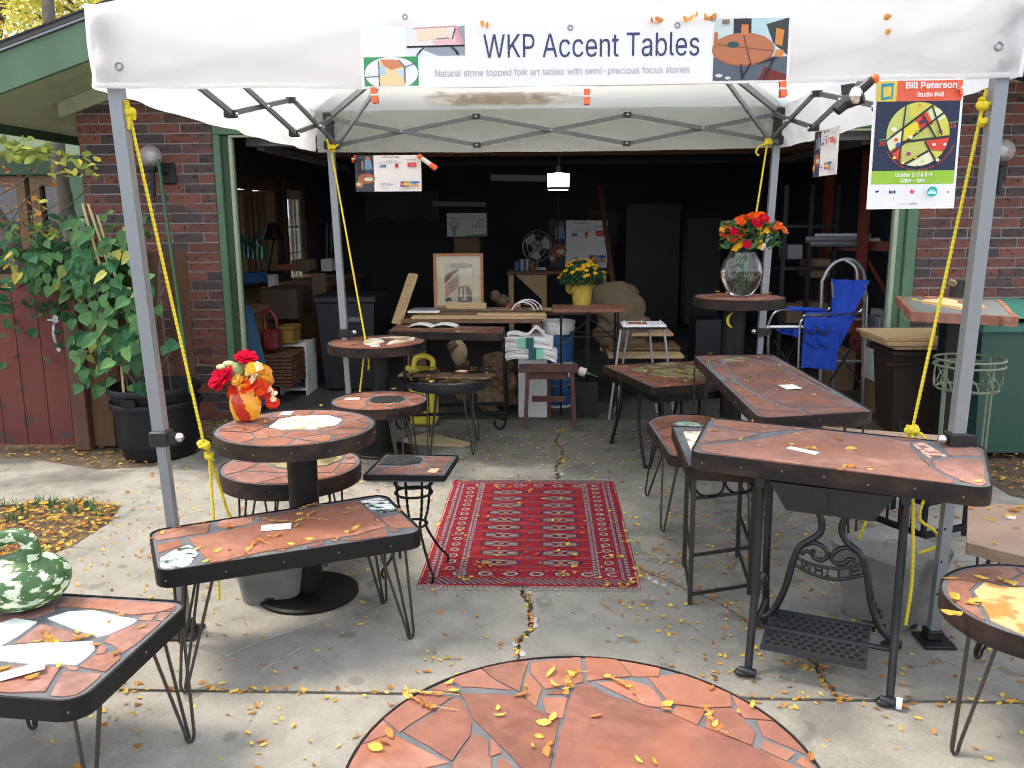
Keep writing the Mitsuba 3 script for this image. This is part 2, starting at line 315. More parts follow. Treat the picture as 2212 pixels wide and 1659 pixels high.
slabs = drive.difference(ops.unary_union(cuts))
struct('driveway', prism(drive.buffer(-.05), -.042, -.016), 'soil')
for p in sorted(polys(slabs), key=lambda g: -g.area):
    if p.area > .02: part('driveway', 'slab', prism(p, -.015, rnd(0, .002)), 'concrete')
for P in ([(720, 1452), (1000, 1330), (1250, 1250), (1500, 1150)], [(1025, 1560), (1100, 1510), (1195, 1488)], [(1230, 1440), (1340, 1378)]):
    part('driveway', 'scratch', prism(LineString([tuple(gz(294.9+.2667*x, 1032.2+.2667*y)[:2]) for x, y in P]).buffer(.0022), .002, .0034), 'fringe_grey')
for x, y, s_ in ((1110, 1075, .022), (1150, 1300, .030), (1155, 1340, .022), (995, 1490, .028), (1055, 1570, .026), (1375, 110, .028), (2130, 985, .030), (2080, 955, .022), (2195, 1010, .02)):
    c_ = gz((1150+.3617*x)*.7373, (1350+.3617*y)*.7373); part('driveway', 'patch', prism(Polygon([(c_[0]+.7*s_*rnd(.35, 1)*math.cos(a_), c_[1]+1.2*s_*rnd(.35, 1)*math.sin(a_)) for a_ in np.arange(9)*2*math.pi/9]).buffer(0), .002, .0042), 'filler')
plain('fringe_grey', (.42, .42, .41), .9)
struct('planting_bed', prism(bed, -.04, -.008), 'soil'); struct('mulch_bed', prism(ops.unary_union([mulch]), -.04, -.004), 'soil'); struct('bark_bed', prism(bark_bed, -.04, -.002), 'soil')
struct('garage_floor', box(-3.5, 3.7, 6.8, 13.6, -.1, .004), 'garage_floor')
# ================================================================ leaves
def leaf_mesh(c, L, W, a, curl=.25, tip=0., roll=0.):
    """One small leaf: a folded oval, curled along its length."""
    s = np.array([0, .18, .45, .75, 1.]); w = np.array([.02, .62, 1., .7, .03])*W/2; V = []
    for i in range(5):
        x = (s[i]-.5)*L; z = curl*L*(2*s[i]-1)**2
        V += [(x, -w[i], z+abs(w[i])*.5), (x, 0, z), (x, w[i], z+abs(w[i])*.5)]
    F = []
    for i in range(4):
        for j in (0, 1): b = i*3+j; F += [[b, b+3, b+4], [b, b+4, b+1]]
    V = np.array(V); cr, sr = math.cos(roll), math.sin(roll); V = np.stack([V[:, 0], V[:, 1]*cr-V[:, 2]*sr, V[:, 1]*sr+V[:, 2]*cr], 1)
    ct, st = math.cos(tip), math.sin(tip); V = np.stack([V[:, 0]*ct-V[:, 2]*st, V[:, 1], V[:, 0]*st+V[:, 2]*ct], 1)
    return rotz(V, a)+np.asarray(c, float), np.array(F)
def settle(m, z): v = np.array(m[0]); v[:, 2] += z+.001-v[:, 2].min(); return v, m[1]
def hue(): return float(rng.choice([.5, .55, .62, .7, .78, .9], p=[.18, .14, .18, .24, .16, .1])+rng.uniform(-.03, .03))
def one_leaf(x, y, z=0., big=1.):
    L = rnd(.015, .032)*big
    return settle(leaf_mesh((x, y, 0), L, L*rnd(.35, .6), rnd(0, 6.3), rnd(.02, .3), rnd(-.2, .2), rnd(-.6, .6)), z), (hue(), rnd(.3, 1.))
def litter(name, label, pts, z=0., big=1., fn=None):
    ms, rs = [], []
    for x, y in pts:
        m, r = one_leaf(x, y, z if fn is None else fn(x, y), big); ms.append(m); rs.append(np.tile(r, (len(m[0]), 1)))
    k = num(name); put(k, join(ms), 'leaf', False, np.vstack(rs)); labels[k] = {'label': label, 'category': 'leaf litter', 'kind': 'stuff'}
def scatter(poly, n):
    x0, y0, x1, y1 = poly.bounds; out = []
    while len(out) < n:
        p = (rnd(x0, x1), rnd(y0, y1))
        if poly.contains(Point(p)): out.append(p)
    return out
near, heaps = [], []
for i in range(95): near.append((rnd(-1.6, 1.9), rnd(1.55, 2.75)))
for i in range(14): near.append((rnd(-1.5, 1.8), 2.70+rnd(-.03, .03)))
for k, (cx, cy) in enumerate([tuple(gz(u, v)[:2]) for u, v in ((955, 1425), (1390, 1320), (830, 1580), (560, 1530), (1560, 1465), (1700, 1510), (1255, 1600), (1330, 1310), (1190, 1560), (250, 1530), (1740, 1440), (1890, 1530))]):
    for i in range(9): (near if i < 2 else heaps).append((cx+rng.normal(0, .05), cy+rng.normal(0, .04)))
for k, (x, y) in enumerate(near):
    m, r = one_leaf(x, y, .002, 1.12)
    single('fallen_leaf', m, 'leaf', 'small dry yellow to brown leaf lying on the concrete driveway in the foreground', 'leaf', 'fallen leaves on the near driveway', r=r)
pts = heaps+[(rnd(-1.7, 1.9), rnd(1.6, 2.9)) for i in range(170)]+[(rnd(-2.6, 2.7), 2.8+3.5*rnd(0, 1)**.8) for i in range(1350)]+[(rnd(-1.7, 1.9), 2.70+rng.normal(0, .02)) for i in range(110)]
pts += [(rnd(.4, 2.4), rnd(2.9, 4.6)) for i in range(560)]+[(rnd(-.9, .9), rnd(5.4, 6.5)) for i in range(160)]+[(rnd(-2.6, -1.3), rnd(3.0, 4.6)) for i in range(160)]
ca = jag(crack_a, .02, 8); pts += [ca[i] for i in range(0, len(ca), 2)]; cc = jag(crack_c, .03, 12); pts += [c for c in cc for _ in range(1)]
litter('leaf_litter', 'small yellow and brown leaves strewn all over the driveway', [p for p in pts if not bed.contains(Point(p)) and not mulch.contains(Point(p))], .002)
litter('leaf_litter', 'thick brown leaf litter filling the planting bed beside the driveway', scatter(bed.intersection(sbox(-4.6, 3.2, 0, 6)), 3000), -.006, 1.35, lambda x, y: -.006+rnd(0, .03))
litter('leaf_litter', 'dry leaves and chips on the ground around the black plant pot', scatter(mulch.intersection(sbox(-4.5, 5, -2, 6.8)), 700), 0., 1.2, lambda x, y: rnd(0, .02))
litter('leaf_litter', 'heap of brown leaves in front of the green bin', scatter(bark_bed.intersection(sbox(2.7, 4.6, 5, 6.6)), 1100), 0., 1.4, lambda x, y: rnd(0, .05))
def tufts(poly, n, name, label, h=.055):
    V, F, R = [], [], []; q = 0
    for cx, cy in scatter(poly, n):
        hu, li = rnd(.0, .33), rnd(.3, 1)
        for k in range(9):
            a = rnd(0, 6.3); L = rnd(.4, 1)*h; d = np.array([math.cos(a), math.sin(a)]); w = np.array([-d[1], d[0]])*.0022; b = np.array([cx, cy])+d*.008; t = b+d*L*rnd(.2, .8); mid = b+d*L*.2
            V += [(*(b-w), -.01), (*(b+w), -.01), (*(mid-w), L*.6), (*(mid+w), L*.6), (*t, L)]; F += [[q, q+1, q+3], [q, q+3, q+2], [q+2, q+3, q+4]]; R += [(hu, li)]*5; q += 5
    k = num(name); put(k, (np.array(V), np.array(F)), 'leaf', False, np.array(R)); labels[k] = {'label': label, 'category': 'grass', 'kind': 'stuff'}
gb = Polygon(Dl([(0, 1092), (90, 1083), (180, 1082), (255, 1092), (240, 1116), (110, 1118), (0, 1130)]))
tufts(gb, 38, 'grass', 'green grass tufts along the back edge of the leafy planting bed')
# ================================================================ the house
WY = 6.8
house = thing('house', 'brick house front with an open double garage door and green painted trim', 'house')
YF = 6.05; fa, fb = gy(0, 204, YF), gy(222, 120, YF); SL = (fb[2]-fa[2])/(fb[0]-fa[0]); XE, XR = -4.25, .12
def zr(x): return fa[2]+SL*((x if x <= XR else 2*XR-x)-fa[0])     # underside of the roof
def brick_wall(x0, x1, z1, half_at):
    w = part(house, 'brick_wall', upright(prism(Polygon([(x0+.004, -.05), (x1-.004, -.05), (x1-.004, min(z1, zr(x1)+.03)), (x0+.004, min(z1, zr(x0)+.03))]), -.2, -.007), (0, WY, 0), (1, 0, 0), (0, 0, 1)), 'mortar')
    bl, bh, j = .244, .066, .010; n = 0; z = .0
    while z < z1-.03:
        off = 0. if n % 2 == 0 else (bl+j)/2
        if half_at > 0:
            xs = []; x = x1
            if n % 2: xs.append((x-(bl-j)/2, x)); x -= (bl+j)/2
            while x > x0+.02: xs.append((max(x-bl, x0), x)); x -= bl+j
        else:
            xs = []; x = x0
            if n % 2: xs.append((x, x+(bl-j)/2)); x += (bl+j)/2
            while x < x1-.02: xs.append((x, min(x+bl, x1))); x += bl+j
        for a, b in xs:
            if z+bh > min(zr(a), zr(b))+.04: continue
            e = [rnd(-.0015, .0015) for _ in range(4)]; f = rnd(-.003, .003)
            part(w, 'brick', box(a+e[0], b+e[1], WY+f, WY+.03, z+e[2], min(z+bh, z1)+e[3]), 'brick', r=(rnd(0, 1), rng.choice([rnd(0, .35), rnd(.3, .6), rnd(.6, 1.)], p=[.3, .38, .32])))
        z += bh+j; n += 1
LWX0, LWX1, RWX0, RWX1 = -3.63, -2.575, 2.865, 4.45
brick_wall(LWX0, LWX1, 2.75, 1); brick_wall(RWX0, RWX1-.0, 2.75, -1)
for y0, y1, z0, z1 in ((WY+.21, 9.18, -.05, 2.3), (11.0, 11.35, -.05, 2.3), (12.35, 13.5, -.05, 2.3), (9.181, 10.999, -.05, .95), (9.181, 10.999, 2.05, 2.3), (11.351, 12.349, 2.05, 2.3)): part(house, 'side_wall', box(LWX0+.01, LWX0+.1, y0, y1, z0, z1), 'mortar')
# garage opening trim
def post(x0, x1, y0, y1, z0, z1, mat, name='trim'): return part(house, name, bbox(x0, x1, y0, y1, z0, z1, .004), mat)
post(-2.568, -2.515, WY-.015, WY+.12, 0, 2.26, 'green_paint', 'door_trim'); post(-2.513, -2.455, WY+.02, WY+.16, 0, 2.26, 'dark_green_paint', 'door_trim'); post(-2.453, -2.425, WY+.0, WY+.05, 0, 2.24, 'pale_green_paint', 'weather_strip')
post(2.775, 2.858, WY-.015, WY+.12, 0, 2.26, 'green_paint', 'door_trim'); post(2.715, 2.773, WY+.02, WY+.16, 0, 2.26, 'green_paint', 'door_trim'); post(2.68, 2.713, WY-.0, WY+.05, 0, 2.24, 'pale_green_paint', 'weather_strip')
post(-2.568, 2.858, WY-.012, WY+.13, 2.262, 2.50, 'green_paint', 'header'); post(-2.45, 2.70, WY+.0, WY+.05, 2.241, 2.259, 'pale_green_paint', 'weather_strip')
# gable roof: eaves at both sides, ridge over the middle of the opening
XE2 = 2*XR-XE
part(house, 'gable_wall', upright(prism(Polygon([(-2.57, 2.51), (-2.57, zr(-2.57)+.02), (XR, zr(XR)+.02), (2.86, zr(2.86)+.02), (2.86, 2.51)]), 0, .15), (0, WY+.17, 0), (1, 0, 0), (0, 0, 1)), 'sage_siding')
def slope_slab(x0, x1, y0, y1, dz0, dz1): return hexa([[x, y, zr(x)+dz] for dz in (dz0, dz1) for y in (y0, y1) for x in (x0, x1)])
for a, b in ((XE, XR), (XR, XE2)):
    part(house, 'soffit', slope_slab(a, b, YF+.02, 13.4, .045, .06), 'pale_green_paint')
    part(house, 'rake_board', slope_slab(a-.0, b, YF-.022, YF+.018, .0, .25), 'green_paint')
    part(house, 'roof', slope_slab(a-.03, b, YF-.05, 13.5, .27, .30), 'roof_edge')
    part(house, 'drip_edge', slope_slab(a-.03, b, YF-.045, YF-.01, .255, .268), 'galv')
    n = 24
    for i in range(n):
        xa = a+(b-a)*i/n; xb = a+(b-a)*(i+1)/n
        k = part(house, 'shingle_course', hexa([[x, y, zr(x)+dz] for dz in (.302, .314+.0*i) for y in (YF-.06, 13.5) for x in (xa+(-.012 if a < XR-.1 else 0), xb)]), 'shingle')
part(house, 'eave_board', box(XE-.02, XE+.02, YF+.03, 13.4, zr(XE)-.02, zr(XE)+.25), 'dark_green_paint')
part(house, 'eave_board', box(XE2-.02, XE2+.02, YF+.03, 13.4, zr(XE2)-.02, zr(XE2)+.25), 'dark_green_paint')
part(house, 'frieze_board', hexa([[x, y, zr(x)+dz] for dz in (-.075, .04) for y in (WY-.03, WY+.0) for x in (LWX0-.12, -2.3)]), 'pale_green_paint')
# garage room
GX0, GX1, GY1, GZ = -3.42, 3.62, 13.3, 2.62
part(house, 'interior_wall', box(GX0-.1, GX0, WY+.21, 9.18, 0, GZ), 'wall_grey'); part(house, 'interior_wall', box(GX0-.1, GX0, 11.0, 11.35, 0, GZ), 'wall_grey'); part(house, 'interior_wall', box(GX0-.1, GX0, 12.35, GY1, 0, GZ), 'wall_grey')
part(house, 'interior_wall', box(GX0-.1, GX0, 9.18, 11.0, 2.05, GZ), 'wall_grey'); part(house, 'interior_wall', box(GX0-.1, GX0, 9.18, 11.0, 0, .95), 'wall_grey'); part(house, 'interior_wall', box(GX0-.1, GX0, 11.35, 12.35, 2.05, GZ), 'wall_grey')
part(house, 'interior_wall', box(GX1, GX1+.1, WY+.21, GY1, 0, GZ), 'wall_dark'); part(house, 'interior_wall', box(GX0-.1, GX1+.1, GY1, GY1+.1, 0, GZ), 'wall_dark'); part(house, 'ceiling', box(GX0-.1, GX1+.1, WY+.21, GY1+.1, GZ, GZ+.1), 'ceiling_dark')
wf = part(house, 'window', join(box(GX0-.06, GX0+.03, 9.16, 11.02, 1.96, 2.10), box(GX0-.06, GX0+.03, 9.16, 9.26, .95, 1.958), box(GX0-.06, GX0+.03, 10.92, 11.02, .95, 1.958), box(GX0-.06, GX0+.05, 9.16, 11.02, .88, .948), box(GX0-.06, GX0+.02, 10.05, 10.13, .95, 1.958)), 'brown_wood', r=(.2, .5))
part(wf, 'pane', box(GX0-.045, GX0-.041, 9.26, 10.92, .95, 1.96), 'pane')
for i in range(7):  # curtain folds
    part(wf, 'curtain', tube([(GX0-.08+.0*i, 9.32+.24*i, .96), (GX0-.08, 9.30+.24*i, 1.95)], .05, 6), 'sack')
df = part(house, 'door', join(box(GX0-.06, GX0-.02, 11.45, 11.57, 0, 2.0), box(GX0-.06, GX0-.02, 12.15, 12.27, 0, 2.0), box(GX0-.06, GX0-.02, 11.572, 12.148, 0, .8), box(GX0-.06, GX0-.02, 11.572, 12.148, 1.88, 2.0)), 'white_paint')
part(df, 'frame', join(box(GX0-.05, GX0+.03, 11.35, 11.45, 0, 2.1), box(GX0-.05, GX0+.03, 12.27, 12.37, 0, 2.1), box(GX0-.05, GX0+.03, 11.452, 12.268, 2.0, 2.1)), 'brown_wood', r=(.2, .5))
for y in (11.76, 11.95): part(df, 'muntin', box(GX0-.05, GX0-.03, y, y+.02, .8, 1.88), 'white_paint')
for z in (1.15, 1.5): part(df, 'muntin', box(GX0-.052, GX0-.028, 11.57, 12.15, z, z+.02), 'white_paint')
part(df, 'pane', box(GX0-.042, GX0-.039, 11.57, 12.15, .8, 1.88), 'pane')
# raised garage door and its hardware under the ceiling
gd = part(house, 'garage_door', box(-2.42, 2.66, 7.25, 9.6, 2.30, 2.34), 'ceiling_dark')
for i, y in enumerate((7.23, 7.9, 8.5, 9.1)): part(gd, 'panel_rail', box(-2.42, 2.66, y, y+.06, 2.24, 2.298), 'brown_wood', r=(.1, 0.))
part(gd, 'bottom_seal', box(-2.42, 2.66, 7.12, 7.225, 2.20, 2.28), 'galv'); part(gd, 'torsion_bar', tube([(-2.4, 7.06, 2.33), (2.66, 7.06, 2.33)], .02, 8), 'rust_red')
for x in (-2.36, 2.6): part(gd, 'track', box(x-.03, x+.03, 7.3, 10.5, 2.18, 2.235), 'galv')
for z, y in ((2.02, 9.7), (1.95, 11.2), (2.08, 12.6)): part(house, 'ceiling_rail', box(-2.2, 3.3, y, y+.05, z+.32, z+.36), 'wall_grey')
# wall lamps beside the opening
def wall_lamp(x, z, label):
    t = thing('wall_lamp', label, 'lamp', None); y = WY-.17
    part(t, 'globe', ball((x, y, z), .082, 3), 'globe', smooth=True)
    part(t, 'socket', lathe([(.0, -.115), (.03, -.115), (.038, -.10), (.038, -.06), (.045, -.058), (.045, -.04), (0, -.04)], 16, (x, y, z)), 'black_plastic', smooth=40)
    part(t, 'stem', lathe([(.0, -.31), (.016, -.30), (.024, -.117), (0, -.117)], 12, (x, y, z)), 'black_plastic', smooth=40)
    part(t, 'arm', tube([(x, y, z-.09), (x+.03, y+.06, z-.10), (x+.05, WY-.03, z-.12)], .014, 8), 'black_plastic'); part(t, 'back_plate', bbox(x-.01, x+.12, WY-.03, WY-.004, z-.2, z-.04, .008), 'black_plastic')
    part(t, 'bulb', lathe([(0, -.045), (.02, -.04), (.034, 0), (.026, .03), (0, .04)], 14, (x, y, z)), 'white_paint', smooth=True)
M('globe', {'type': 'principledthin', 'base_color': rgb((.85, .85, .83)), 'roughness': .15, 'spec_trans': .62, 'diff_trans': .8, 'eta': 1.5})
p = gy(325, 338, WY-.17); wall_lamp(p[0], p[2], 'black carriage style wall lamp with a clear globe, left of the garage opening')
p = gy(2166, 326, WY-.17); wall_lamp(p[0], p[2], 'wall lamp with a round globe on the brick right of the garage opening')
# ================================================================ printing and lettering (flat, on real sheets)
def text(txt, o, ex, width, ey=(0, 0, 1), height=None, bold=False, squeeze=None, lift=.001):
    m = meshkit.text_mesh(txt, 1., .02, bold); v = np.array(m.vertices); w = v[:, 0].max()-v[:, 0].min(); v[:, 0] -= v[:, 0].min()
    s = width/w; h = height or s; v = v*[s, h, .0006/.02]; v[:, 2] += lift
    return upright((v, np.array(m.faces)), o, ex, ey)
def layers(items, o, ex, ey, w, h, z0=.0006):
    """items: (polygon or list of points in 0..1 x 0..1 from the top left, colour). One printed sheet, each ink a hair above the one below."""
    V, C = [], []
    for i, (g, c) in enumerate(items):
        g = Polygon(g).buffer(0) if isinstance(g, list) else g
        g = affinity.affine_transform(g, [w, 0, 0, -h, 0, h])
        for p in polys(g):
            m = prism(p, z0+i*.0003, z0+i*.0003+.0002); V.append(m); C.append(np.tile(c, (len(m[0]), 1)))
    return upright(join(V), o, ex, ey), np.vstack(C)
def R(x0, y0, x1, y1): return sbox(x0, y0, x1, y1)
def El(x, y, a, b): return affinity.scale(Point(x, y).buffer(1, quad_segs=12), a, b)
def txt_layer(t, x, y, w, asp, bold=False, h=None):  # text as a polygon in unit coordinates: left x, baseline y, width w; asp = sheet width / height
    m = meshkit.text_mesh(t, 1., .02, bold); v = np.array(m.vertices); f = np.array(m.faces); top = v[f][:, :, 2].min(1) > .01
    g = ops.unary_union([Polygon(q).buffer(.004) for q in v[f[top]][:, :, :2] if abs(np.cross(q[1]-q[0], q[2]-q[0])) > 1e-9]).simplify(.012)
    g = affinity.translate(g, -g.bounds[0], 0); s = w/g.bounds[2]; sy = (h or s*asp)
    return affinity.affine_transform(g, [s, 0, 0, -sy, x, y])
# ================================================================ the canopy
canopy = thing('canopy_tent', 'white square pop up canopy with grey folding frame set up before the garage', 'canopy')
ZT, ZB = 2.345, 2.065
LEG = {'lf': ((-1.535, 3.15), (-1.43, 3.13)), 'rf': ((1.565, 3.15), (1.50, 3.13)), 'lr': ((-1.47, 6.04), (-1.40, 6.02)), 'rr': ((1.565, 6.04), (1.49, 6.02))}
for k, (t, f) in LEG.items():
    t3, f3 = np.array([*t, ZT-.03]), np.array([*f, .012]); d = f3-t3; L = lambda z: t3+d*((z-t3[2])/d[2])
    zc = {'lf': .80, 'rf': .80, 'lr': .82, 'rr': .82}[k]
    g = part(canopy, 'leg', join(beam(t3, L(zc), .046), beam(L(zc), L(.0)+[0, 0, .012], .036)), 'galv')
    z0 = zc; c = L(z0)
    part(g, 'collar', join(bbox(c[0]-.035, c[0]+.035, c[1]-.035, c[1]+.035, c[2]-.03, c[2]+.03, .006), cbox((c[0]+.05, c[1]-.01, c[2]), (.03, .03, .04))), 'black_plastic'); part(g, 'lock_button', ball((c[0]+(.075 if k[0] == 'l' else -.055), c[1]-.012, c[2]+.005), .018, 2), 'chrome', smooth=True)
    part(g, 'foot', join(bbox(f[0]-.06, f[0]+.06, f[1]-.08, f[1]+.05, 0.002, .014, .003), bbox(f[0]-.03, f[0]+.03, f[1]-.03, f[1]+.03, .014, .05, .003)), 'black_plastic')
    for i in range(5 if k == 'rf' else 0): p = L(.72-.13*i); part(g, 'hole', cbox((p[0]-.009, p[1]-.0185, p[2]), (.008, .002, .008)), 'black_plastic')
    b = L(ZT-.06); part(canopy, 'bracket', join(bbox(b[0]-.035, b[0]+.035, b[1]-.035, b[1]+.035, ZT-.09, ZT-.02, .006)), 'black_plastic')
    s = L(2.11); part(canopy, 'slider', bbox(s[0]-.04, s[0]+.04, s[1]-.04, s[1]+.04, 2.085, 2.14, .006), 'black_plastic'); part(canopy, 'strap', beam(L(2.14), L(ZT-.09), .05, .05), 'black_plastic')
CEN = np.array([.03, 4.6, 3.02])
def corner(k, z): t, f = LEG[k]; t, f = np.array([*t, ZT-.03]), np.array([*f, .012]); return t+(f-t)*((z-t[2])/(f[2]-t[2]))
for a, b, inn in (('lr', 'rr', (0, -1)), ('lf', 'lr', (1, 0)), ('rf', 'rr', (-1, 0)), ('lf', 'rf', (0, 1))):
    o = np.array([*inn, 0])*.045
    T, Bm = [corner(a, ZT-.06)+o+(corner(b, ZT-.06)-corner(a, ZT-.06))*i/3 for i in range(4)], [corner(a, 2.10)+o+(corner(b, 2.10)-corner(a, 2.10))*i/3 for i in range(4)]
    for i in range(3):
        e = np.array([*inn, 0])*.012
        part(canopy, 'truss_bar', beam(T[i]+e, Bm[i+1]+e, .014, .026), 'truss'); part(canopy, 'truss_bar', beam(Bm[i]-e, T[i+1]-e, .014, .026), 'truss')
        mid = (T[i]+Bm[i+1])/2+e*1.9; part(canopy, 'rivet', ball(mid, .009, 1), 'chrome')
        if i:
            for q in (T[i], Bm[i]): part(canopy, 'joint', cbox(q, (.05, .05, .032)), 'black_plastic'); part(canopy, 'rivet', ball(q+o*.6, .009, 1), 'chrome')
for k in LEG:
    p, q = corner(k, ZT-.05), corner(k, 2.10); c2 = p+(CEN-p)*.55
    part(canopy, 'roof_strut', beam(p+(CEN-p)*.02, CEN, .022, .036), 'galv'); part(canopy, 'strut_brace', beam(q+(CEN-p)*[.03, .03, 0], p+(CEN-p)*.36-[0, 0, .01], .018, .026), 'galv')
part(canopy, 'hub', lathe([(0, -.08), (.07, -.08), (.07, .06), (0, .06)], 16, CEN), 'black_plastic')
cx0, cx1, cy0, cy1 = -1.575, 1.605, 3.10, 6.09
def rooffn(side):
    def f(u, v):  # u along the eave, v from eave to peak
        E = {'f': (cx0+(cx1-cx0)*u, cy0+0*u), 'b': (cx1-(cx1-cx0)*u, cy1+0*u), 'l': (cx0+0*u, cy1-(cy1-cy0)*u), 'r': (cx1+0*u, cy0+(cy1-cy0)*u)}[side]
        s = 1-v; x, y = CEN[0]+(E[0]-CEN[0])*s, CEN[1]+(E[1]-CEN[1])*s
        sag = .07*np.sin(math.pi*u)*np.sin(math.pi*v)+.10*v*(1-v)
        n = meshkit.fbm(np.stack([x*3, y*3, 0*x], -1), 3)-.5
        return x, y, ZT+(CEN[2]+.06-ZT)*v-sag+.02*n*np.sin(math.pi*v)+.012*np.minimum(1, v*12)
    return f
for s in 'fblr': part(canopy, 'roof_panel', sheet(rooffn(s), 26, 16), 'fabric', smooth=True)
def valance(a, b, inn, drop, seed):
    a, b, inn = np.array(a), np.array(b), np.array(inn)
    def f(u, v):
        x, y = a[0]+(b[0]-a[0])*u, a[1]+(b[1]-a[1])*u
        n = meshkit.fbm(np.stack([u*9, v*1.6, 0*u+seed], -1), 3, seed)-.5; rg = 1-2*np.abs(meshkit.fbm(np.stack([u*6+v*1.3, v*2.2, 0*u+seed+7], -1), 2, seed+3)-.5)*2; wv = .050*n*(1-.6*v)+.022*np.maximum(0, rg-.55)*(1-.5*v)+.010*np.sin(u*37+3*v+seed)*(1-v)+.018*np.sin(math.pi*u)*np.sin(math.pi*v)
        ed_ = np.minimum(u, 1-u); wv = wv+.010*np.sin(26*(v*.55+ed_*3.2)+seed)*np.exp(-ed_/.10)+.006*np.sin(60*u+14*v+2*seed)*(meshkit.fbm(np.stack([u*5, v, 0*u+seed+20], -1), 2, seed)-.3)
        curl = .05*np.exp(-np.minimum(u, 1-u)/.015)
        z = ZT+.006-(ZT-ZB+drop*np.sin(math.pi*u)*0+.012*np.sin(math.pi*u))*(1-v)
        return x-inn[0]*wv, y-inn[1]*wv, z
    return part(canopy, 'valance', sheet(f, 70, 9), 'fabric', smooth=True)
vf = valance((cx0, cy0), (cx1, cy0), (0, 1), 0, 1); vb = valance((cx1, cy1), (cx0, cy1), (0, -1), 0, 2); vl = valance((cx0, cy1), (cx0, cy0), (1, 0), 0, 3); vr = valance((cx1, cy0), (cx1, cy1), (-1, 0), 0, 4)
part(vf, 'hem', sheet(lambda u, v: (cx0+(cx1-cx0)*u, cy0-.004-.05*(meshkit.fbm(np.stack([u*9, 0*u, 0*u+1], -1), 3, 1)-.5)-.010*np.sin(u*37+1)-.005*np.sin(v*3.1), ZB-.012*np.sin(math.pi*u)+.006+.018*v), 70, 4), 'fabric', smooth=True)
for k, x in enumerate((cx0, cx1)): part(vf, 'corner_seam', tube(bez((x, cy0-.012, ZT+.005), (x, cy0-.016, (ZT+ZB)/2), (x+.01*(1-2*k), cy0-.012, ZB+.01)), .007, 6), 'fabric')
for u, v in ((257, 143), (2157, 100)): p = gy(u, v, cy0-.03); part(vf, 'grommet', lathe([(.008, 0), (.013, .004), (.017, 0), (.013, -.002), (.008, 0)], 12), 'galv') ; k = 'canopy_tent__valance__grommet'+('' if u < 500 else '_001'); scene[k]['to_world'] = T4().translate(p.tolist()).rotate([1, 0, 0], 90)
# leaves lying on the canopy
pp = [(rnd(-.62, .05)+.3*rng.normal(0, .35), 5.98+rnd(-.10, .05)) for _ in range(330)]
def roof_z(x, y): v = (cy1-y)/(cy1-CEN[1]); return ZT+(CEN[2]+.06-ZT)*v-.10*v*(1-v)+.016
litter('leaf_litter', 'brown leaves lying on top of the canopy along its rear edge', pp, 0, 1.9, roof_z)
# ================================================================ banner
YB = 3.045
def gyb(u, v): return gy(u, v, YB)
bl, br, tl, tr_ = gyb(782, 192), gyb(1703, 177), gyb(782, 58), gyb(1703, 38)
exb = (br-bl)/np.linalg.norm(br-bl); eyb = np.cross(exb, [0, 1, 0])*-1; eyb = np.array([-exb[2], 0, exb[0]])
banner = thing('banner', 'white vinyl banner lettered in blue across the front valance, with printed table pictures', 'banner')
W_, H_ = np.linalg.norm(br-bl), (tl-bl)@eyb
part(banner, 'sheet', upright(prism(sbox(0, 0, W_, H_), -.002, 0), bl, exb, eyb), 'white_card')
plain('letter_blue', (.035, .05, .13), .6); plain('letter_grey', (.36, .37, .40), .6)
part(banner, 'lettering', text('WKP Accent Tables', gyb(1045, 125), (gyb(1510, 119)-gyb(1045, 125))/np.linalg.norm(gyb(1510, 119)-gyb(1045, 125)), np.linalg.norm(gyb(1510, 119)-gyb(1045, 125)), eyb, .074), 'letter_blue', 'large blue lettering')
part(banner, 'lettering', text('Natural stone topped folk art tables with semi-precious focus stones', gyb(940, 166), exb, np.linalg.norm(gyb(1490, 158)-gyb(940, 166)), eyb, .022), 'letter_grey', 'faint small grey lettering')
def picture(parent, name, u0, v0, u1, v1, Y, items, label=None, lift=.0006):
    o = gy(u0, v1, Y); ex = exb; w = (gy(u1, v1, Y)-o)@ex; h = (gy(u0, v0, Y)-o)@eyb
    m, c = layers(items, o, ex, eyb, w, h, lift); return part(parent, name, m, 'vc', label, color=c)
Kk, Wh = (.02, .02, .03), (.8, .8, .8)
pic1 = [(R(0, 0, 1, 1), (.72, .78, .80)), ([(.75, .1), (1, 0), (1, 1), (.55, 1), (.3, .8)], (.30, .33, .38)), ([(.14, .06), (.86, .0), (.99, .66), (.02, .68)], (.80, .74, .72)), ([(.14, .06), (.86, .0), (.88, .05), (.13, .11)], (.62, .30, .30)), ([(.82, .03), (.86, 0), (.99, .66), (.85, .66)], (.72, .33, .40)), ([(.45, .5), (.75, .42), (.95, .64), (.5, .66)], (.78, .5, .5)), ([(.2, .15), (.7, .08), (.78, .36), (.22, .5)], (.84, .66, .5)),
        ([(.02, .66), (.99, .64), (.99, .70), (.02, .72)], Kk), ([(.17, .98), (.24, .80), (.30, .72), (.33, .72), (.26, .84), (.20, .98)], Kk), ([(.80, .72), (.88, .86), (.90, .98), (.86, .98), (.83, .86), (.76, .72)], Kk), ([(.52, .44), (.73, .40), (.73, .42), (.52, .46)], Kk), ([(.83, .1), (.85, .1), (.8, .45), (.78, .45)], Kk)]
picture(banner, 'picture', 877, 57, 1005, 122, YB, pic1, 'printed picture of a rectangular stone topped table')
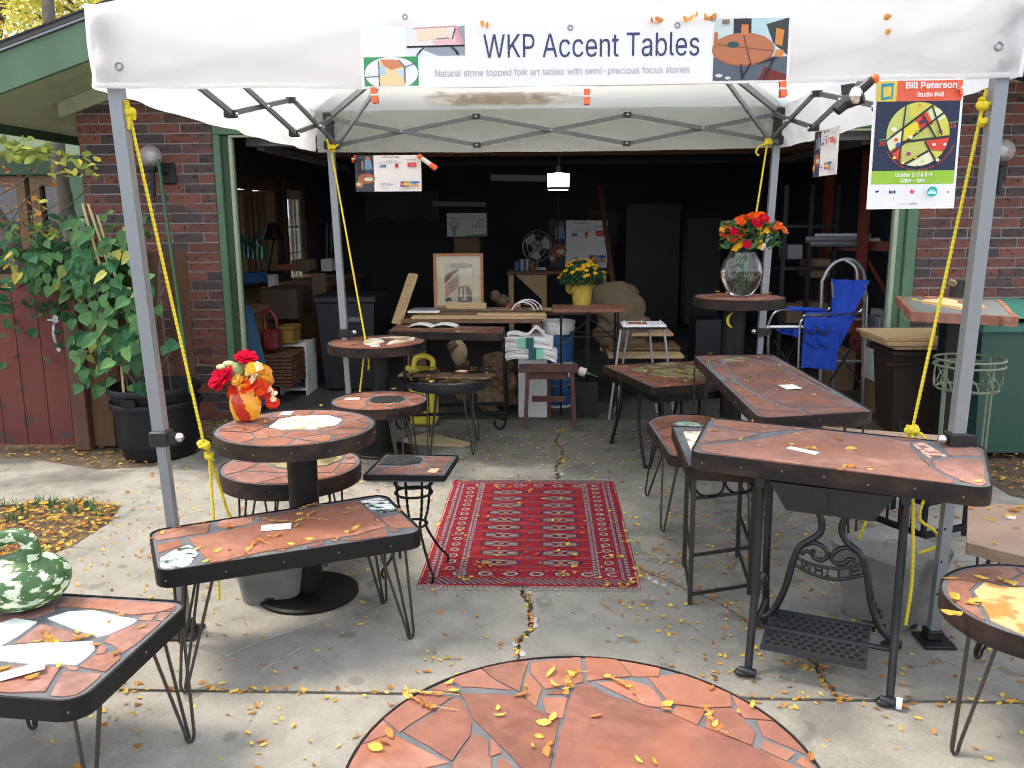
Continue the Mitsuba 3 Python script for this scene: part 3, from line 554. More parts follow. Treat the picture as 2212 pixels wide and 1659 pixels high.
pic2 = [(R(0, 0, 1, 1), (.06, .30, .12)), (El(.5, .56, .49, .56).intersection(R(0, 0, 1, 1)), (.8, .8, .78)), ([(.30, .1), (.62, .1), (.73, .35), (.75, 1), (.27, 1)], (.80, .62, .34)), ([(.30, .08), (.60, .1), (.72, .34), (.5, .45), (.36, .3)], (.62, .24, .12)), ([(.28, .3), (.38, .33), (.4, .6), (.28, .62)], (.42, .62, .70)), ([(.6, .45), (.73, .42), (.73, .75), (.64, .62)], (.5, .66, .72)), (R(.265, .12, .285, 1), (.1, .12, .2)), ([(.62, .1), (.65, .1), (.76, .34), (.76, .9), (.74, .9), (.735, .36)], (.1, .12, .2)), ([(.0, .68), (.27, .64), (.27, .67), (.0, .71)], (.1, .12, .2)), ([(.76, .34), (.96, .2), (.97, .22), (.76, .38)], (.1, .12, .2))]
picture(banner, 'picture', 788, 124, 905, 187, YB, pic2, 'printed picture of a green edged stone table top')
pic3 = [(R(0, 0, 1, 1), (.55, .66, .66)), (R(.26, 0, .50, .4), (.04, .035, .05)), (R(0, .62, 1, 1), (.10, .12, .15)), ([(.5, 0), (.72, 0), (.7, .3), (.5, .3)], (.45, .62, .65)), ([(.70, .1), (1, 0), (1, .6), (.80, .4)], (.05, .06, .06)), ([(.62, 1), (.7, .78), (1, .92), (1, 1)], (.16, .03, .025)), (El(.40, .50, .42, .27), (.33, .115, .055)), (El(.40, .485, .41, .255), (.46, .17, .085)), ([(.40, .24), (.52, .75), (.50, .75), (.38, .24)], (.15, .06, .04)), ([(.02, .40), (.8, .52), (.8, .54), (.02, .42)], (.22, .09, .05)), (El(.26, .42, .08, .05), (.03, .09, .09)), (R(.36, .10, .46, .27), (.58, .20, .07)), ([(.83, .16), (.94, .2), (.92, .46), (.82, .42)], (.62, .24, .06)), ([(.84, .52), (.95, .52), (.93, .64), (.82, .62)], (.62, .24, .06)), (R(.0, .22, .05, .46), (.45, .16, .06)), ([(.36, .74), (.38, .74), (.42, .98), (.39, .98)], Kk), ([(.5, .72), (.52, .73), (.40, .98), (.38, .97)], Kk), ([(.55, .75), (.85, .62), (.7, .98), (.68, .98), (.8, .68)], Kk), (El(.08, .92, .05, .03), (.6, .62, .62)), (El(.2, .96, .04, .025), (.6, .62, .62)), (R(.1, .02, .2, .09), (.2, .16, .12))]
picture(banner, 'picture', 1539, 41, 1698, 175, YB, pic3, 'printed picture of a round brown table with orange chairs')
for (u, v) in ((875, 37), (1232, 60), (1463, 55), (1540, 40)): part(banner, 'grommet', upright(prism(Point(0, 0).buffer(.010, quad_segs=6).difference(Point(0, 0).buffer(.005, quad_segs=6)), 0, .003), gyb(u, v), (1, 0, 0), (0, 0, 1)), 'galv')
def clip(u, v, Y, a, label, L=.05, big=False):
    t = thing('orange_clip', label, 'clip'); o = gy(u, v, Y); d = np.array([math.sin(a), 0, -math.cos(a)])
    if big:
        part(t, 'tip', tube([o, o+d*.03], .017, 8), 'orange_plastic'); part(t, 'grip', tube([o+d*.031, o+d*.10], .015, 8), 'white_paint'); part(t, 'tip', tube([o+d*.101, o+d*.15], .018, 8), 'orange_plastic')
    else:
        part(t, 'grip', beam(o-[0, .008, 0], o+d*L-[0, .014, 0], .02, .007), 'orange_plastic'); part(t, 'grip', beam(o+[0, .004, 0], o+d*L+[0, .014, 0], .02, .007), 'red_plastic'); part(t, 'spring', tube([o+d*L*.5-[.012, .01, 0], o+d*L*.5+[.012, -.01, 0]], .006, 6), 'chrome')
clip(807, 190, YB, .1, 'orange clip under the left end of the banner'); clip(1268, 193, YB, 0., 'orange clip under the middle of the banner'); clip(1690, 176, YB, .1, 'orange clip under the right end of the banner'); clip(2066, 176, YB, .35, 'orange clip at the upper right corner of the poster'); clip(768, 336, 5.93, -.5, 'red orange clip at the left corner of the hanging card sign')
clip(903, 336, 5.93, .95, 'orange and white clamp at the right corner of the hanging card sign', big=True)
for u, v in ((1046, 52), (1056, 55), (1478, 43), (1497, 40), (1508, 32), (1520, 36), (1535, 42), (1548, 36), (1912, 38), (1914, 70), (1405, 44), (1420, 44)):
    o = gy(u, v, cy0-.01 if u > 1700 else YB-.004); m = leaf_mesh((0, 0, 0), .045, .022, rnd(0, 6), .2, 0, 1.3); single('fallen_leaf', (m[0]+o, m[1]), 'leaf', 'orange brown leaf caught on the white front valance above the banner', 'leaf', 'leaves caught on the canopy front', r=(rnd(.62, .85), .8))
# ================================================================ poster
YP = 3.04
def sheet_sign(parent, u0, v0, u1, v1, Y, mat='white_card', th=.003, name='sheet'):
    o = gy(u0, v1, Y); ex = exb; w = (gy(u1, v1, Y)-o)@ex; h = (gy(u0, v0, Y)-o)@eyb
    part(parent, name, upright(prism(sbox(0, 0, w, h), -th, 0), o, ex, eyb), mat); return o, w, h
poster = thing('poster', 'laminated poster with a round pizza-like emblem hanging from the right end of the valance', 'poster')
o, w, h = sheet_sign(poster, 1872, 173, 2060, 452, YP); asp = w/h
cen = (.52, .42); rr = .355
def wedge(*p): return Polygon(p).intersection(El(cen[0], cen[1], rr, rr*asp))
yl, ol, pa, rd = (.62, .58, .10), (.50, .52, .14), (.74, .76, .50), (.66, .07, .045)
P = [(R(.02, .0, .98, .985), (.80, .80, .80)), (R(.02, .01, .25, .165), (.72, .55, .10)), (R(.25, .01, .98, .165), (.72, .13, .07)), (R(.03, .165, .97, .70), (.025, .035, .07)), (R(.03, .70, .97, .805), (.30, .52, .05)),
     ([(.07, .03), (.21, .025), (.205, .15), (.19, .15), (.19, .05), (.09, .055), (.10, .135), (.18, .125), (.18, .145), (.08, .155)], (.03, .28, .38)),
     (El(cen[0], cen[1], rr, rr*asp), ol), (wedge((.1, .2), (.38, .2), (.36, .36), (.16, .45)), (.55, .57, .16)), (wedge((.39, .15), (.68, .2), (.5, .3), (.42, .28)), yl), (wedge((.6, .22), (.9, .22), (.82, .3), (.68, .33)), pa), (wedge((.46, .3), (.6, .25), (.68, .34), (.54, .39)), rd), (wedge((.7, .33), (.95, .25), (.95, .44), (.76, .44)), yl), (wedge((.36, .37), (.5, .32), (.54, .4), (.36, .47)), (.75, .62, .05)), (wedge((.1, .47), (.34, .38), (.34, .48), (.18, .56)), pa), (wedge((.6, .47), (.95, .43), (.9, .56), (.68, .54)), rd), (wedge((.34, .49), (.6, .47), (.68, .55), (.36, .66)), ol), (wedge((.18, .56), (.34, .5), (.34, .66), (.2, .62)), rd), (wedge((.36, .68), (.66, .55), (.78, .68), (.5, .78)), pa), (wedge((.68, .55), (.9, .56), (.8, .66)), yl)]
for a, b in (((.36, .17), (.32, .66)), ((.12, .49), (.66, .2)), ((.2, .58), (.80, .25)), ((.34, .48), (.9, .435)), ((.56, .28), (.72, .45)), ((.66, .22), (.78, .42)), ((.6, .48), (.78, .68)), ((.36, .66), (.64, .55))): P.append((LineString([a, b]).buffer(.008).intersection(El(cen[0], cen[1], rr, rr*asp)), (.025, .03, .04)))
for x, y, r, c in ((.24, .38, .03, (.8, .8, .7)), (.30, .5, .03, (.05, .1, .3)), (.27, .46, .025, (.7, .15, .05)), (.55, .325, .03, (.05, .05, .12)), (.43, .44, .025, (.8, .78, .6)), (.76, .40, .022, (.1, .05, .2)), (.70, .5, .02, Wh), (.82, .5, .018, Wh), (.5, .40, .02, (.3, .4, .1)), (.42, .57, .025, (.3, .05, .2)), (.5, .6, .02, (.7, .4, .05)), (.26, .6, .02, (.8, .6, .1)), (.75, .62, .022, (.8, .8, .5)), (.58, .63, .012, (.3, .4, .1)), (.52, .66, .012, (.3, .4, .1)), (.36, .64, .018, (.8, .78, .5)), (.5, .2, .02, (.7, .3, .05))): P.append((El(x, y, r, r*asp*.8), c))
for i, (s, x, y, ww, c, bo, hh) in enumerate((('Bill Peterson', .33, .072, .57, Wh, True, .046), ('Studio #48', .46, .135, .30, Wh, True, .033), ('October 1-2 & 8-9', .28, .748, .42, Wh, True, .030), ('12pm - 6pm', .34, .790, .28, Wh, True, .030), ('20', .07, .505, .075, rd, True, .032), ('16', .86, .372, .06, rd, True, .032), ('studios', .46, .965, .10, (.1, .1, .14), True, .014), ('open', .33, .965, .10, (.45, .45, .5), False, .014))): P.append((txt_layer(s, x, y, ww, asp, bo, hh), c))
for i in range(30):  # the red line of small print bending under the emblem, too blurred to read
    if i in (9, 13, 20): continue
    a = math.radians(150-130*i/29); g = R(-.007, -.008*asp, .007, .008*asp) if i % 3 else R(-.004, -.010*asp, .006, .008*asp)
    P.append((affinity.rotate(affinity.translate(g, cen[0]+.40*math.cos(a), cen[1]+.40*asp*math.sin(a)), math.degrees(a)-90, origin='center'), rd))
P += [([(.05, .86), (.09, .852), (.10, .862), (.07, .875)], (.05, .05, .12)), (R(.21, .855, .235, .88), (.04, .04, .1)), (R(.24, .858, .26, .88), (.04, .04, .1)), (R(.265, .855, .285, .88), (.04, .04, .1)), ([(.44, .87), (.47, .84), (.48, .86), (.5, .845), (.49, .885), (.46, .88)], (.7, .1, .08)), (El(.70, .867, .058, .058*asp), (.02, .36, .38)), ([(.655, .87), (.69, .845), (.69, .87), (.72, .845), (.72, .875), (.745, .86), (.745, .885), (.655, .885)], (.55, .78, .78)), (El(.88, .872, .012, .012*asp), (.7, .1, .08))]
for s in (-1, 1): P.append((LineString([(.06 if s < 0 else .82, .465 if s < 0 else .34), (.17 if s < 0 else .93, .455 if s < 0 else .33)]).buffer(.003), (.2, .35, .1)))
m, c = layers(P, o, exb, eyb, w, h); part(poster, 'print', m, 'vc', color=c)
# ================================================================ card signs
def card_layers(asp, dim=1.):
    k = lambda c: tuple(x*dim for x in c)
    L = [(R(0, 0, 1, 1), k((.78, .78, .78))), (R(.0, 0, .285, 1), k((.05, .06, .08))), (R(.02, .1, .28, .5), k((.03, .03, .045))), ([(.15, .12), (.24, .12), (.27, .38), (.15, .4)], k((.16, .30, .45))), (El(.195, .09, .035, .06), k((.34, .18, .12))), (R(.165, .4, .235, .62), k((.05, .07, .14))), (El(.17, .64, .13, .14), k((.36, .13, .07))), (El(.2, .66, .07, .05), k((.62, .66, .55))), (El(.06, .80, .06, .1), k((.40, .15, .08))), (El(.05, .8, .035, .045), k((.62, .56, .40))), (R(.1, .15, .13, .4), k((.3, .25, .2)))]
    T = lambda *a, c=(.1, .1, .14), **kw: L.append((txt_layer(*a, asp, **kw), k(c)))
    T('WKP Accent Tables', .42, .075, .26, h=.05); T('Natural Stone Tops', .46, .175, .17, h=.028)
    bar = lambda x0, y, x1, c=(.3, .3, .33): [L.append((R(x0+(x1-x0)*q/9, y-.018, x0+(x1-x0)*(q+.75)/9, y), k(c))) for q in range(9)]
    bar(.37, .225, .71); bar(.77, .13, .94)
    L.append((R(.375, .27, .475, .335), k((.05, .09, .30)))); L.append((R(.385, .282, .405, .325), k((.6, .6, .7)))); bar(.42, .315, .46, (.5, .5, .65)); L.append((El(.635, .285, .028, .05), k((.55, .03, .04)))); bar(.60, .36, .67, (.5, .1, .12))
    L.append((R(.80, .21, .935, .325), k((.62, .05, .06)))); T('Etsy', .835, .285, .07, c=(.75, .45, .4), h=.045)
    bar(.39, .785, .54); bar(.385, .83, .58, (.08, .1, .3)); bar(.385, .92, .48)
    L.append((R(.69, .73, .82, .88), k((.05, .08, .25)))); L.append((El(.735, .805, .04, .06), k((.62, .03, .03)))); L.append((El(.78, .805, .04, .06), k((.75, .42, .03)))); T('MasterCard', .70, .82, .11, c=(.8, .8, .8), h=.03)
    L.append((R(.84, .73, .975, .775), k((.05, .12, .35)))); L.append((R(.84, .83, .975, .88), k((.70, .32, .08)))); T('VISA', .86, .825, .095, bold=True, c=(.05, .08, .35), h=.05)
    return L
def card_sign(label, o, ex, ey, w, h, dim=1.):
    t = thing('card_sign', label, 'sign'); part(t, 'board', upright(prism(sbox(0, 0, w, h), -.004, 0), o, ex, ey), 'white_card')
    m, c = layers(card_layers(w/h, dim), o, ex, ey, w, h); part(t, 'print', m, 'vc', color=c); return t
Ys = 5.96; o = gy(769, 414, Ys); card_sign('white card sign with price and card logos hanging from the rear valance on the left', o, (1, 0, 0), (0, 0, 1), gy(911, 412, Ys)[0]-o[0], gy(769, 336, Ys)[2]-o[2])
o = np.array([1.55, 5.16, gx(1722, 388, 1.55)[2]]); card_sign('white card sign hanging edge-on from the right side valance', o, np.array([.03, -.9995, 0]), (0, 0, 1), .37, .25)
Yi = 11.1; o = gy(1186, 578, Yi); card_sign('large white sign board leaning in the dark garage behind the yellow mum', o, (1, 0, -.01), (.01, 0, 1), gy(1311, 576, Yi)[0]-o[0], gy(1186, 476, Yi)[2]-o[2])
# black spring clamp at the poster
t = thing('spring_clamp', 'black spring clamp with orange tips gripping the poster top', 'clamp'); a, b = gy(1886, 170, 3.0), gy(1806, 240, 3.0); d = b-a
part(t, 'handle', tube([a, a+d*.1, a+d*.5], [.012, .016, .017], 10), 'black_plastic'); part(t, 'handle', tube([a+d*.5+[.02, -.03, -.01], a+d*.75, b], [.02, .021, .017], 10), 'black_plastic'); part(t, 'pivot', ball(a+d*.55+[0, -.03, .0], .022, 2, s=(1, .7, 1.3)), 'chrome', smooth=True); part(t, 'tip', ball(a+[.004, 0, 0], .016, 2), 'orange_plastic', smooth=True); part(t, 'jaw', beam(a+d*.45+[.0, .02, .02], a+d*.8+[0, .03, .05], .016, .03), 'black_plastic')
# ================================================================ ropes and weights
def rope(label, pts, r=.0062, knots=(), strands=()):
    t = thing('rope', label, 'rope')
    def twist(P):
        P = bez(*P, n=30) if len(P) > 2 else np.linspace(P[0], P[1], 120); n = len(P); L = np.concatenate([[0], np.cumsum(np.linalg.norm(np.diff(P, axis=0), axis=1))])
        m = max(12, int(L[-1]/.009)); Q = np.stack([np.interp(np.linspace(0, L[-1], m), L, P[:, i]) for i in range(3)], 1)
        return tube(Q, r*(1+.16*np.cos(np.arange(m)*math.pi)), 6)
    for i, P in enumerate([pts, *strands]): part(t, 'line' if i == 0 else 'strand', twist(P), 'yellow_rope')
    for c, k in knots:
        V = []
        for j in range(4): a = rnd(0, 6.3); u = np.array([math.cos(a), math.sin(a)*.6, rnd(-.6, .6)])*.010*k; V.append(ball(np.asarray(c)+u, .0115*k, 2))
        th = np.linspace(0, 2*math.pi*1.6, 24); V.append(tube(np.stack([c[0]+.013*k*np.cos(th), c[1]+.013*k*np.sin(th), c[2]+np.linspace(-.014, .014, 24)*k], 1), r, 6)); part(t, 'knot', join(V), 'yellow_rope', smooth=50)
    return t
k1 = gy(441, 962, 3.33); k1b = gy(452, 985, 3.33); top = gy(279, 245, 3.16)
fr = [[top+[0, 0, .02], top+[rnd(-.02, .03), rnd(-.02, .01), rnd(-.06, .05)]] for _ in range(7)]
rope('yellow guy rope running from the front left canopy corner down to a concrete weight', [top, k1], knots=[(top, 1.3), (k1, 1.35), (k1b, 1.1)], strands=[[k1b, gy(461, 1110, 3.33), gy(474, 1296, 3.25)], [k1b, gy(478, 1060, 3.40), gy(502, 1120, 3.5), np.array([-1.22, 3.5, .26])]]+fr)
k2 = gy(790, 738, 5.85); rope('yellow guy rope tied under the slider of the rear left canopy leg', [gy(715, 322, 5.95), k2], knots=[(gy(716, 320, 5.93), 1.5)], strands=[[k2, gy(796, 772, 5.84)+[0, 0, -.02], gy(790, 800, 5.84)+[.02, 0, 0]], [k2, gy(778, 840, 5.80), gy(770, 900, 5.8)], [gy(706, 300, 5.93), gy(714, 318, 5.92), gy(733, 312, 5.93)]])
k3 = gy(1970, 930, 3.30); tp = gy(2128, 225, 3.16)
rope('yellow guy rope running from the front right canopy corner down behind the treadle table', [tp+[0, 0, .05], k3], knots=[(tp, 1.4), (tp+[0, 0, -.06], 1.0), (k3, 1.4)], strands=[[k3, gy(1985, 935, 3.29), gy(1998, 950, 3.28), gy(2003, 1010, 3.26), gy(1996, 1075, 3.24), gy(1987, 1120, 3.22), gy(2022, 1150, 3.2), gy(2027, 1178, 3.2), gy(1985, 1195, 3.2)], [k3, gy(1972, 1100, 3.12), gy(1970, 1250, 3.07), gy(1956, 1350, 3.03)], [k3, gy(1895, 1068, 3.34), gy(1842, 1200, 3.42)]])
rope('yellow guy rope at the rear right canopy leg hanging down into the flowers', [gy(1657, 312, 5.95), gy(1632, 470, 5.9)], knots=[(gy(1660, 306, 5.93), 1.4)], strands=[[gy(1658, 310, 5.92), gy(1640, 316, 5.92), gy(1633, 330, 5.92), gy(1640, 336, 5.92)]])
def weight(c, w0, w1, h, a, label, notch=True):
    t = thing('concrete_weight', label, 'weight'); n = 6; secs = []
    for z, s in ((.002, 0.), (.03, .1), (h-.05, .92), (h-.012, 1.), (h, .93)):
        w = w0+(w1-w0)*s; p = rrect(w, w, w*.16, 5); q = np.array(p.exterior.coords)[:-1]; ang = np.arctan2(q[:, 1], q[:, 0]); q = q*(1-.035*(np.abs(np.cos(4*ang)) > .85))[:, None] if z < h-.02 else q
        secs.append(np.column_stack([q, np.full(len(q), z)]))
    k = len(secs[0]); V = np.vstack(secs+[[[0, 0, h+.003]], [[0, 0, .002]]]); F = []
    for i in range(4):
        for j in range(k): p_, q_ = i*k+j, i*k+(j+1) % k; F += [[p_, q_, q_+k], [p_, q_+k, p_+k]]
    for j in range(k): F += [[4*k+j, 4*k+(j+1) % k, 5*k], [(j+1) % k, j, 5*k+1]]
    part(t, 'block', (rotz(V, a)+np.asarray(c), np.array(F)), 'cast_block', smooth=35)
    if notch: d = np.array([math.sin(a), -math.cos(a), 0]); part(t, 'drain_notch', cbox(np.asarray(c)+d*(w0/2-.002)+[0, 0, .022], (.04, .012, .04), a), 'black_plastic')
    part(t, 'tie_loop', tube(np.asarray(c)+np.stack([.03*np.cos(np.linspace(0, math.pi, 9)), 0*np.linspace(0, 1, 9), h-.002+.03*np.sin(np.linspace(0, math.pi, 9))], 1), .004, 6), 'galv')
weight((-1.19, 3.50, 0), .235, .31, .27, .15, 'tapered grey concrete weight under the long bench-like table')
weight((1.40, 3.33, 0), .25, .36, .31, .55, 'large tapered grey concrete weight behind the cast iron treadle')
# ================================================================ the tables
def W(P, z): return [tuple(gz(u, v, z)[:2]) for u, v in P]
def Zq(x0, y0, k, *Ps): return [[((x0+k*x)*.7373, (y0+k*y)*.7373) for x, y in P] for P in Ps]
def round_at(uL, uR, v, z):
    a, b = gz(uL, v, z), gz(uR, v, z); return (a+b)[:2]/2, np.linalg.norm((a-b)[:2])/2
def circle(c, r): return Point(*c[:2]).buffer(r, quad_segs=20)
def chip(p, amp=.004):  # uneven broken edge
    out = []
    for q in polys(p):
        C = np.array(q.simplify(.0015).exterior.coords); P = []
        for a, b in zip(C[:-1], C[1:]):
            k = max(1, min(6, int(np.hypot(*(b-a))/.035)))
            for i in range(k): s = i/k; P.append(a+(b-a)*s+np.array([rnd(-amp, amp), rnd(-amp, amp)])*(1 if i else .4))
        out += polys(Polygon(P).buffer(0).intersection(q.buffer(.003)))
    return out
def paving(area, n, gap, seed, grow=None):
    """Crazy paving of the free area: n rough stones."""
    r = np.random.default_rng(seed); x0, y0, x1, y1 = area.bounds; S = []
    k = 0
    while len(S) < n and k < 9000:
        k += 1; p = (r.uniform(x0, x1), r.uniform(y0, y1)); d = math.sqrt(area.area/n)*.62*(1-k/9000.)
        if area.buffer(.01).contains(Point(p)) and all(math.hypot(p[0]-q[0], p[1]-q[1]) > d*r.uniform(.5, 1.3) for q in S): S.append(p)
    if len(S) < 2: return polys(area.buffer(-gap/2))
    V = ops.voronoi_diagram(MultiPoint(S), envelope=area.buffer(.3)); out = []
    for c in V.geoms:
        for q in polys(c.intersection(area)):
            q = q.buffer(-gap/2*r.uniform(.7, 1.6), join_style='mitre').buffer(-.003).buffer(.003, quad_segs=2)
            out += [s for s in polys(q) if s.area > 3e-4]
    return out
def tabletop(t, outline, z, h, focus=(), stones=(), n=14, gap=.012, seed=1, rim='rust_rim', rimw=.006, border=.010, hue=(0, 1), light=(.25, .95), studs=0, grow=.0025):
    """rim hoop, grout bed and the stones laid in it; focus: (polygon, material, (r0, r1))."""
    part(t, 'rim', prism(outline.difference(outline.buffer(-rimw)), z-h, z+.0015), rim, smooth=30)
    part(t, 'grout_bed', prism(outline.buffer(-rimw-.0005), z-.03, z-.0025), 'grout')
    inner = outline.buffer(-rimw-border); free = inner; done = []
    for g, mat, r in focus:
        for q in polys(g.intersection(inner)):
            done.append(q); part(t, 'focus_stone', prism(q, z-.012, z+.0015, tilt=(rnd(-.004, .004), rnd(-.004, .004))), mat, r=r)
    for g in stones:
        g = Polygon(g).buffer(0).buffer(grow, join_style='mitre').intersection(inner)
        for d in done: g = g.difference(d.buffer(gap*.55))
        for q in polys(g):
            if q.area < 2e-4: continue
            for s in chip(q, .0022): part(t, 'stone', prism(s, z-.012, z+rnd(-.0005, .0015), tilt=(rnd(-.005, .005), rnd(-.005, .005))), 'stone', r=(rnd(*hue), rnd(*light)))
            done.append(q)
    if n:
        free = inner.difference(ops.unary_union([d.buffer(gap) for d in done])) if done else inner
        free = free.buffer(-.006).buffer(.006)
        for f in polys(free):
            m = max(1, int(round(n*f.area/max(inner.area, 1e-9)*1.0)))
            for q in paving(f, m, gap, seed):
                if q.area < 2.5e-4: continue
                part(t, 'stone', prism(q.simplify(.002), z-.012, z+rnd(-.001, .0015), tilt=(rnd(-.006, .006), rnd(-.006, .006))), 'stone', r=(rnd(*hue), rnd(*light)))
    if studs:
        B = outline.exterior
        for i in range(studs):
            p, q = B.interpolate(i/studs, normalized=True), B.interpolate(i/studs+.004, normalized=True); d = np.array([q.x-p.x, q.y-p.y]); d /= np.linalg.norm(d)
            nrm = np.array([d[1], -d[0]]); c = np.array(outline.centroid.coords[0]); pt = np.array([p.x, p.y])
            if (pt-c)@nrm < 0: nrm = -nrm
            if nrm[1] < .2: part(t, 'stud', ball((*(pt+nrm*.0005), z-h*.5+rnd(-.006, .006)), .0036, 1), 'truss')
def hairpin(t, top, foot, spread=.085, r=.0055, d=None, mat='dark_steel', rods=3, under=None):
    top, foot = np.asarray(top, float), np.asarray(foot, float)
    if under is not None:
        g = under.buffer(-.06); q = g.exterior.interpolate(g.exterior.project(Point(top[:2]))) if not g.contains(Point(top[:2])) else Point(top[:2]); top = np.array([q.x, q.y, top[2]])
    d = np.asarray(d if d is not None else (1, 0), float); d = d/np.linalg.norm(d); e = np.array([-d[1], d[0]])
    a = top+np.array([*(d*spread/2), 0]); b = top-np.array([*(d*spread/2), 0]); c = top+np.array([*(e*spread*.6), 0]); f = foot+[0, 0, r+.001]; w = np.array([*d, 0])*.013
    ms = [tube(np.vstack([[a], f+w+[0, 0, .03], f+w*.8+[0, 0, .010], f+w*.3+[0, 0, .001], f-w*.3+[0, 0, .001], f-w*.8+[0, 0, .010], f-w+[0, 0, .03], [b]]), r, 7)]
    if rods > 2: ms.append(tube([c, f+[e[0]*.012, e[1]*.012, .004]], r, 7))
    part(t, 'leg', join(ms+[bbox(top[0]-.04, top[0]+.04, top[1]-.04, top[1]+.04, top[2]-.004, top[2]-.0005, .001)]), mat, smooth=40)
def pedestal(t, c, z, rpole, rbase, mat='black_iron'):
    part(t, 'pole', lathe([(0, .012), (rpole, .012), (rpole, z), (0, z)], 28, (c[0], c[1], 0)), mat, smooth=40)
    part(t, 'base_plate', lathe([(0, .001), (rbase, .001), (rbase, .012), (rbase-.012, .019), (rpole+.02, .026), (rpole, .034), (0, .034)], 40, (c[0], c[1], 0)), mat, smooth=25)
    part(t, 'top_plate', lathe([(0, z-.006), (rpole*3, z-.006), (rpole*3, z), (0, z)], 24, (c[0], c[1], 0)), mat, smooth=30)
def inset_feet(outline, k=.82): c = np.array(outline.centroid.coords[0]); return c
def card(label, u0, v0, u1, v1, wd, z, mat='paper', name='price_card', lift=.0):
    a, b = gz(u0, v0, z), gz(u1, v1, z); d = (b-a)[:2]; e = np.array([-d[1], d[0]])/np.linalg.norm(d)*wd
    if e[1] < 0: e = -e
    P = [(*a[:2], z+.003), (*b[:2], z+.003+lift), (*(b[:2]+e), z+.006+lift), (*(a[:2]+e), z+.004)]
    v = np.array(P+[(x, y, zz+.0012) for x, y, zz in P]); f = np.array([[0, 2, 1], [0, 3, 2], [4, 5, 6], [4, 6, 7], [0, 1, 5], [0, 5, 4], [1, 2, 6], [1, 6, 5], [2, 3, 7], [2, 7, 6], [3, 0, 4], [3, 4, 7]])
    return single(name, (v, f), mat, label, 'card')
def leaves_on(outline, n, z, where, pts=(), big=1.05):
    P = [tuple(gz(u, v, z)[:2]) for u, v in pts]+(scatter(outline.buffer(-.02), n) if n else [])
    for x, y in P:
        m, r = one_leaf(x, y, z+.002, big); single('fallen_leaf', m, 'leaf', f'small curled yellow leaf lying on {where}', 'leaf', f'leaves on {where}', r=r)
SPR = {}
def sprig(P, z, where):  # a leaf stalk with a few leaflets still on it
    q = [gz(u, v, z)+[0, 0, .004+.006*(i % 2)] for i, (u, v) in enumerate(P)]
    SPR[where] = SPR.get(where, 0)+1; spot = {'the foreground round table': ('curving from the left rim of', 'lying straight near the left of', 'bent at the middle of the far side of', 'with a long pale stem right of middle on', 'hanging at the right of'), 'the table with the gourd': ('between the white stones of', 'curled beside the upper white stone of'), 'the long low table': ('forked at the front middle of', 'with the longest stem across', 'at the far rim of', 'with a hooked stem at the right of', 'right behind the price card on'), 'the treadle table': ('with a straight stalk near the front of', 'beside the price card on')}[where][SPR[where]-1]
    t = thing('leaf_sprig', f'dry leaf sprig {spot} {where}', 'leaf'); B = bez(*q, n=6); part(t, 'stalk', tube(B, .0011, 4), 'cane')
    for i in range(0, int(len(B)*.7), 2):
        m = leaf_mesh((0, 0, 0), rnd(.02, .03), rnd(.010, .015), rnd(0, 6.3), .25, rnd(-.3, .3), rnd(-.9, .9)); part(t, 'leaflet', settle((m[0]+B[i]*[1, 1, 0], m[1]), z+.003), 'leaf', r=(hue(), rnd(.5, 1)))
# ---- big round table in the foreground
z = .46; from numpy.linalg import lstsq
E1 = np.array(W(Zq(1000, 1850, .6329, [(1110, 115), (480, 215), (190, 400), (20, 632), (1600, 200), (2010, 410), (1850, 305), (760, 145)])[0], z)); A_ = np.column_stack([2*E1, np.ones(len(E1))]); s_ = lstsq(A_, (E1**2).sum(1), rcond=None)[0]; C1, R1 = s_[:2], math.sqrt(s_[2]+s_[:2]@s_[:2])
O1 = circle(C1, R1); t = thing('round_table', 'large round red flagstone table in the immediate foreground, cut by the lower frame edge', 'table')
st = Zq(1000, 1850, .6329, [(985, 640), (1060, 330), (1090, 260), (1130, 245), (1260, 310), (1500, 380), (1640, 440), (1900, 540), (2080, 620), (2260, 720), (2300, 900), (1700, 1150), (900, 1050)], [(885, 150), (1100, 122), (1112, 232), (950, 262), (885, 190)], [(1135, 122), (1270, 136), (1330, 205), (1145, 225)], [(1290, 138), (1470, 168), (1460, 205), (1350, 205)], [(650, 160), (860, 140), (840, 190), (822, 270), (730, 225)], [(495, 212), (640, 172), (790, 265), (560, 250)], [(560, 290), (820, 300), (900, 365), (1000, 412), (955, 640), (850, 640), (700, 480), (610, 400), (590, 330)], [(862, 200), (922, 260), (895, 345), (850, 290)], [(200, 398), (360, 278), (500, 305), (420, 360), (270, 460)], [(300, 465), (540, 312), (598, 400), (590, 480), (510, 590)], [(50, 545), (240, 480), (480, 605), (330, 640), (20, 640)], [(100, 515), (185, 412), (240, 465)], [(1200, 240), (1340, 232), (1430, 260), (1490, 350), (1400, 340), (1280, 280)], [(1430, 215), (1590, 202), (1790, 290), (1800, 345), (1680, 350), (1520, 330), (1480, 280)], [(1560, 350), (1680, 357), (1640, 430), (1530, 385)], [(1700, 362), (1800, 352), (1910, 470), (1890, 530), (1690, 450)], [(1815, 300), (2010, 408), (1860, 395)], [(1930, 415), (2020, 420), (2190, 580), (1960, 480)], [(1960, 510), (2090, 562), (2060, 592), (1950, 540)], [(940, 310), (1050, 310), (1040, 400), (960, 390)], [(700, 500), (730, 560), (700, 570)], [(520, 610), (600, 470), (690, 520), (680, 640), (530, 660)])
tabletop(t, O1, z, .05, stones=[W(p, z) for p in st], n=34, gap=.010, seed=3, rimw=.004, border=.003, hue=(.0, .36), light=(.4, 1.0), grow=.004)
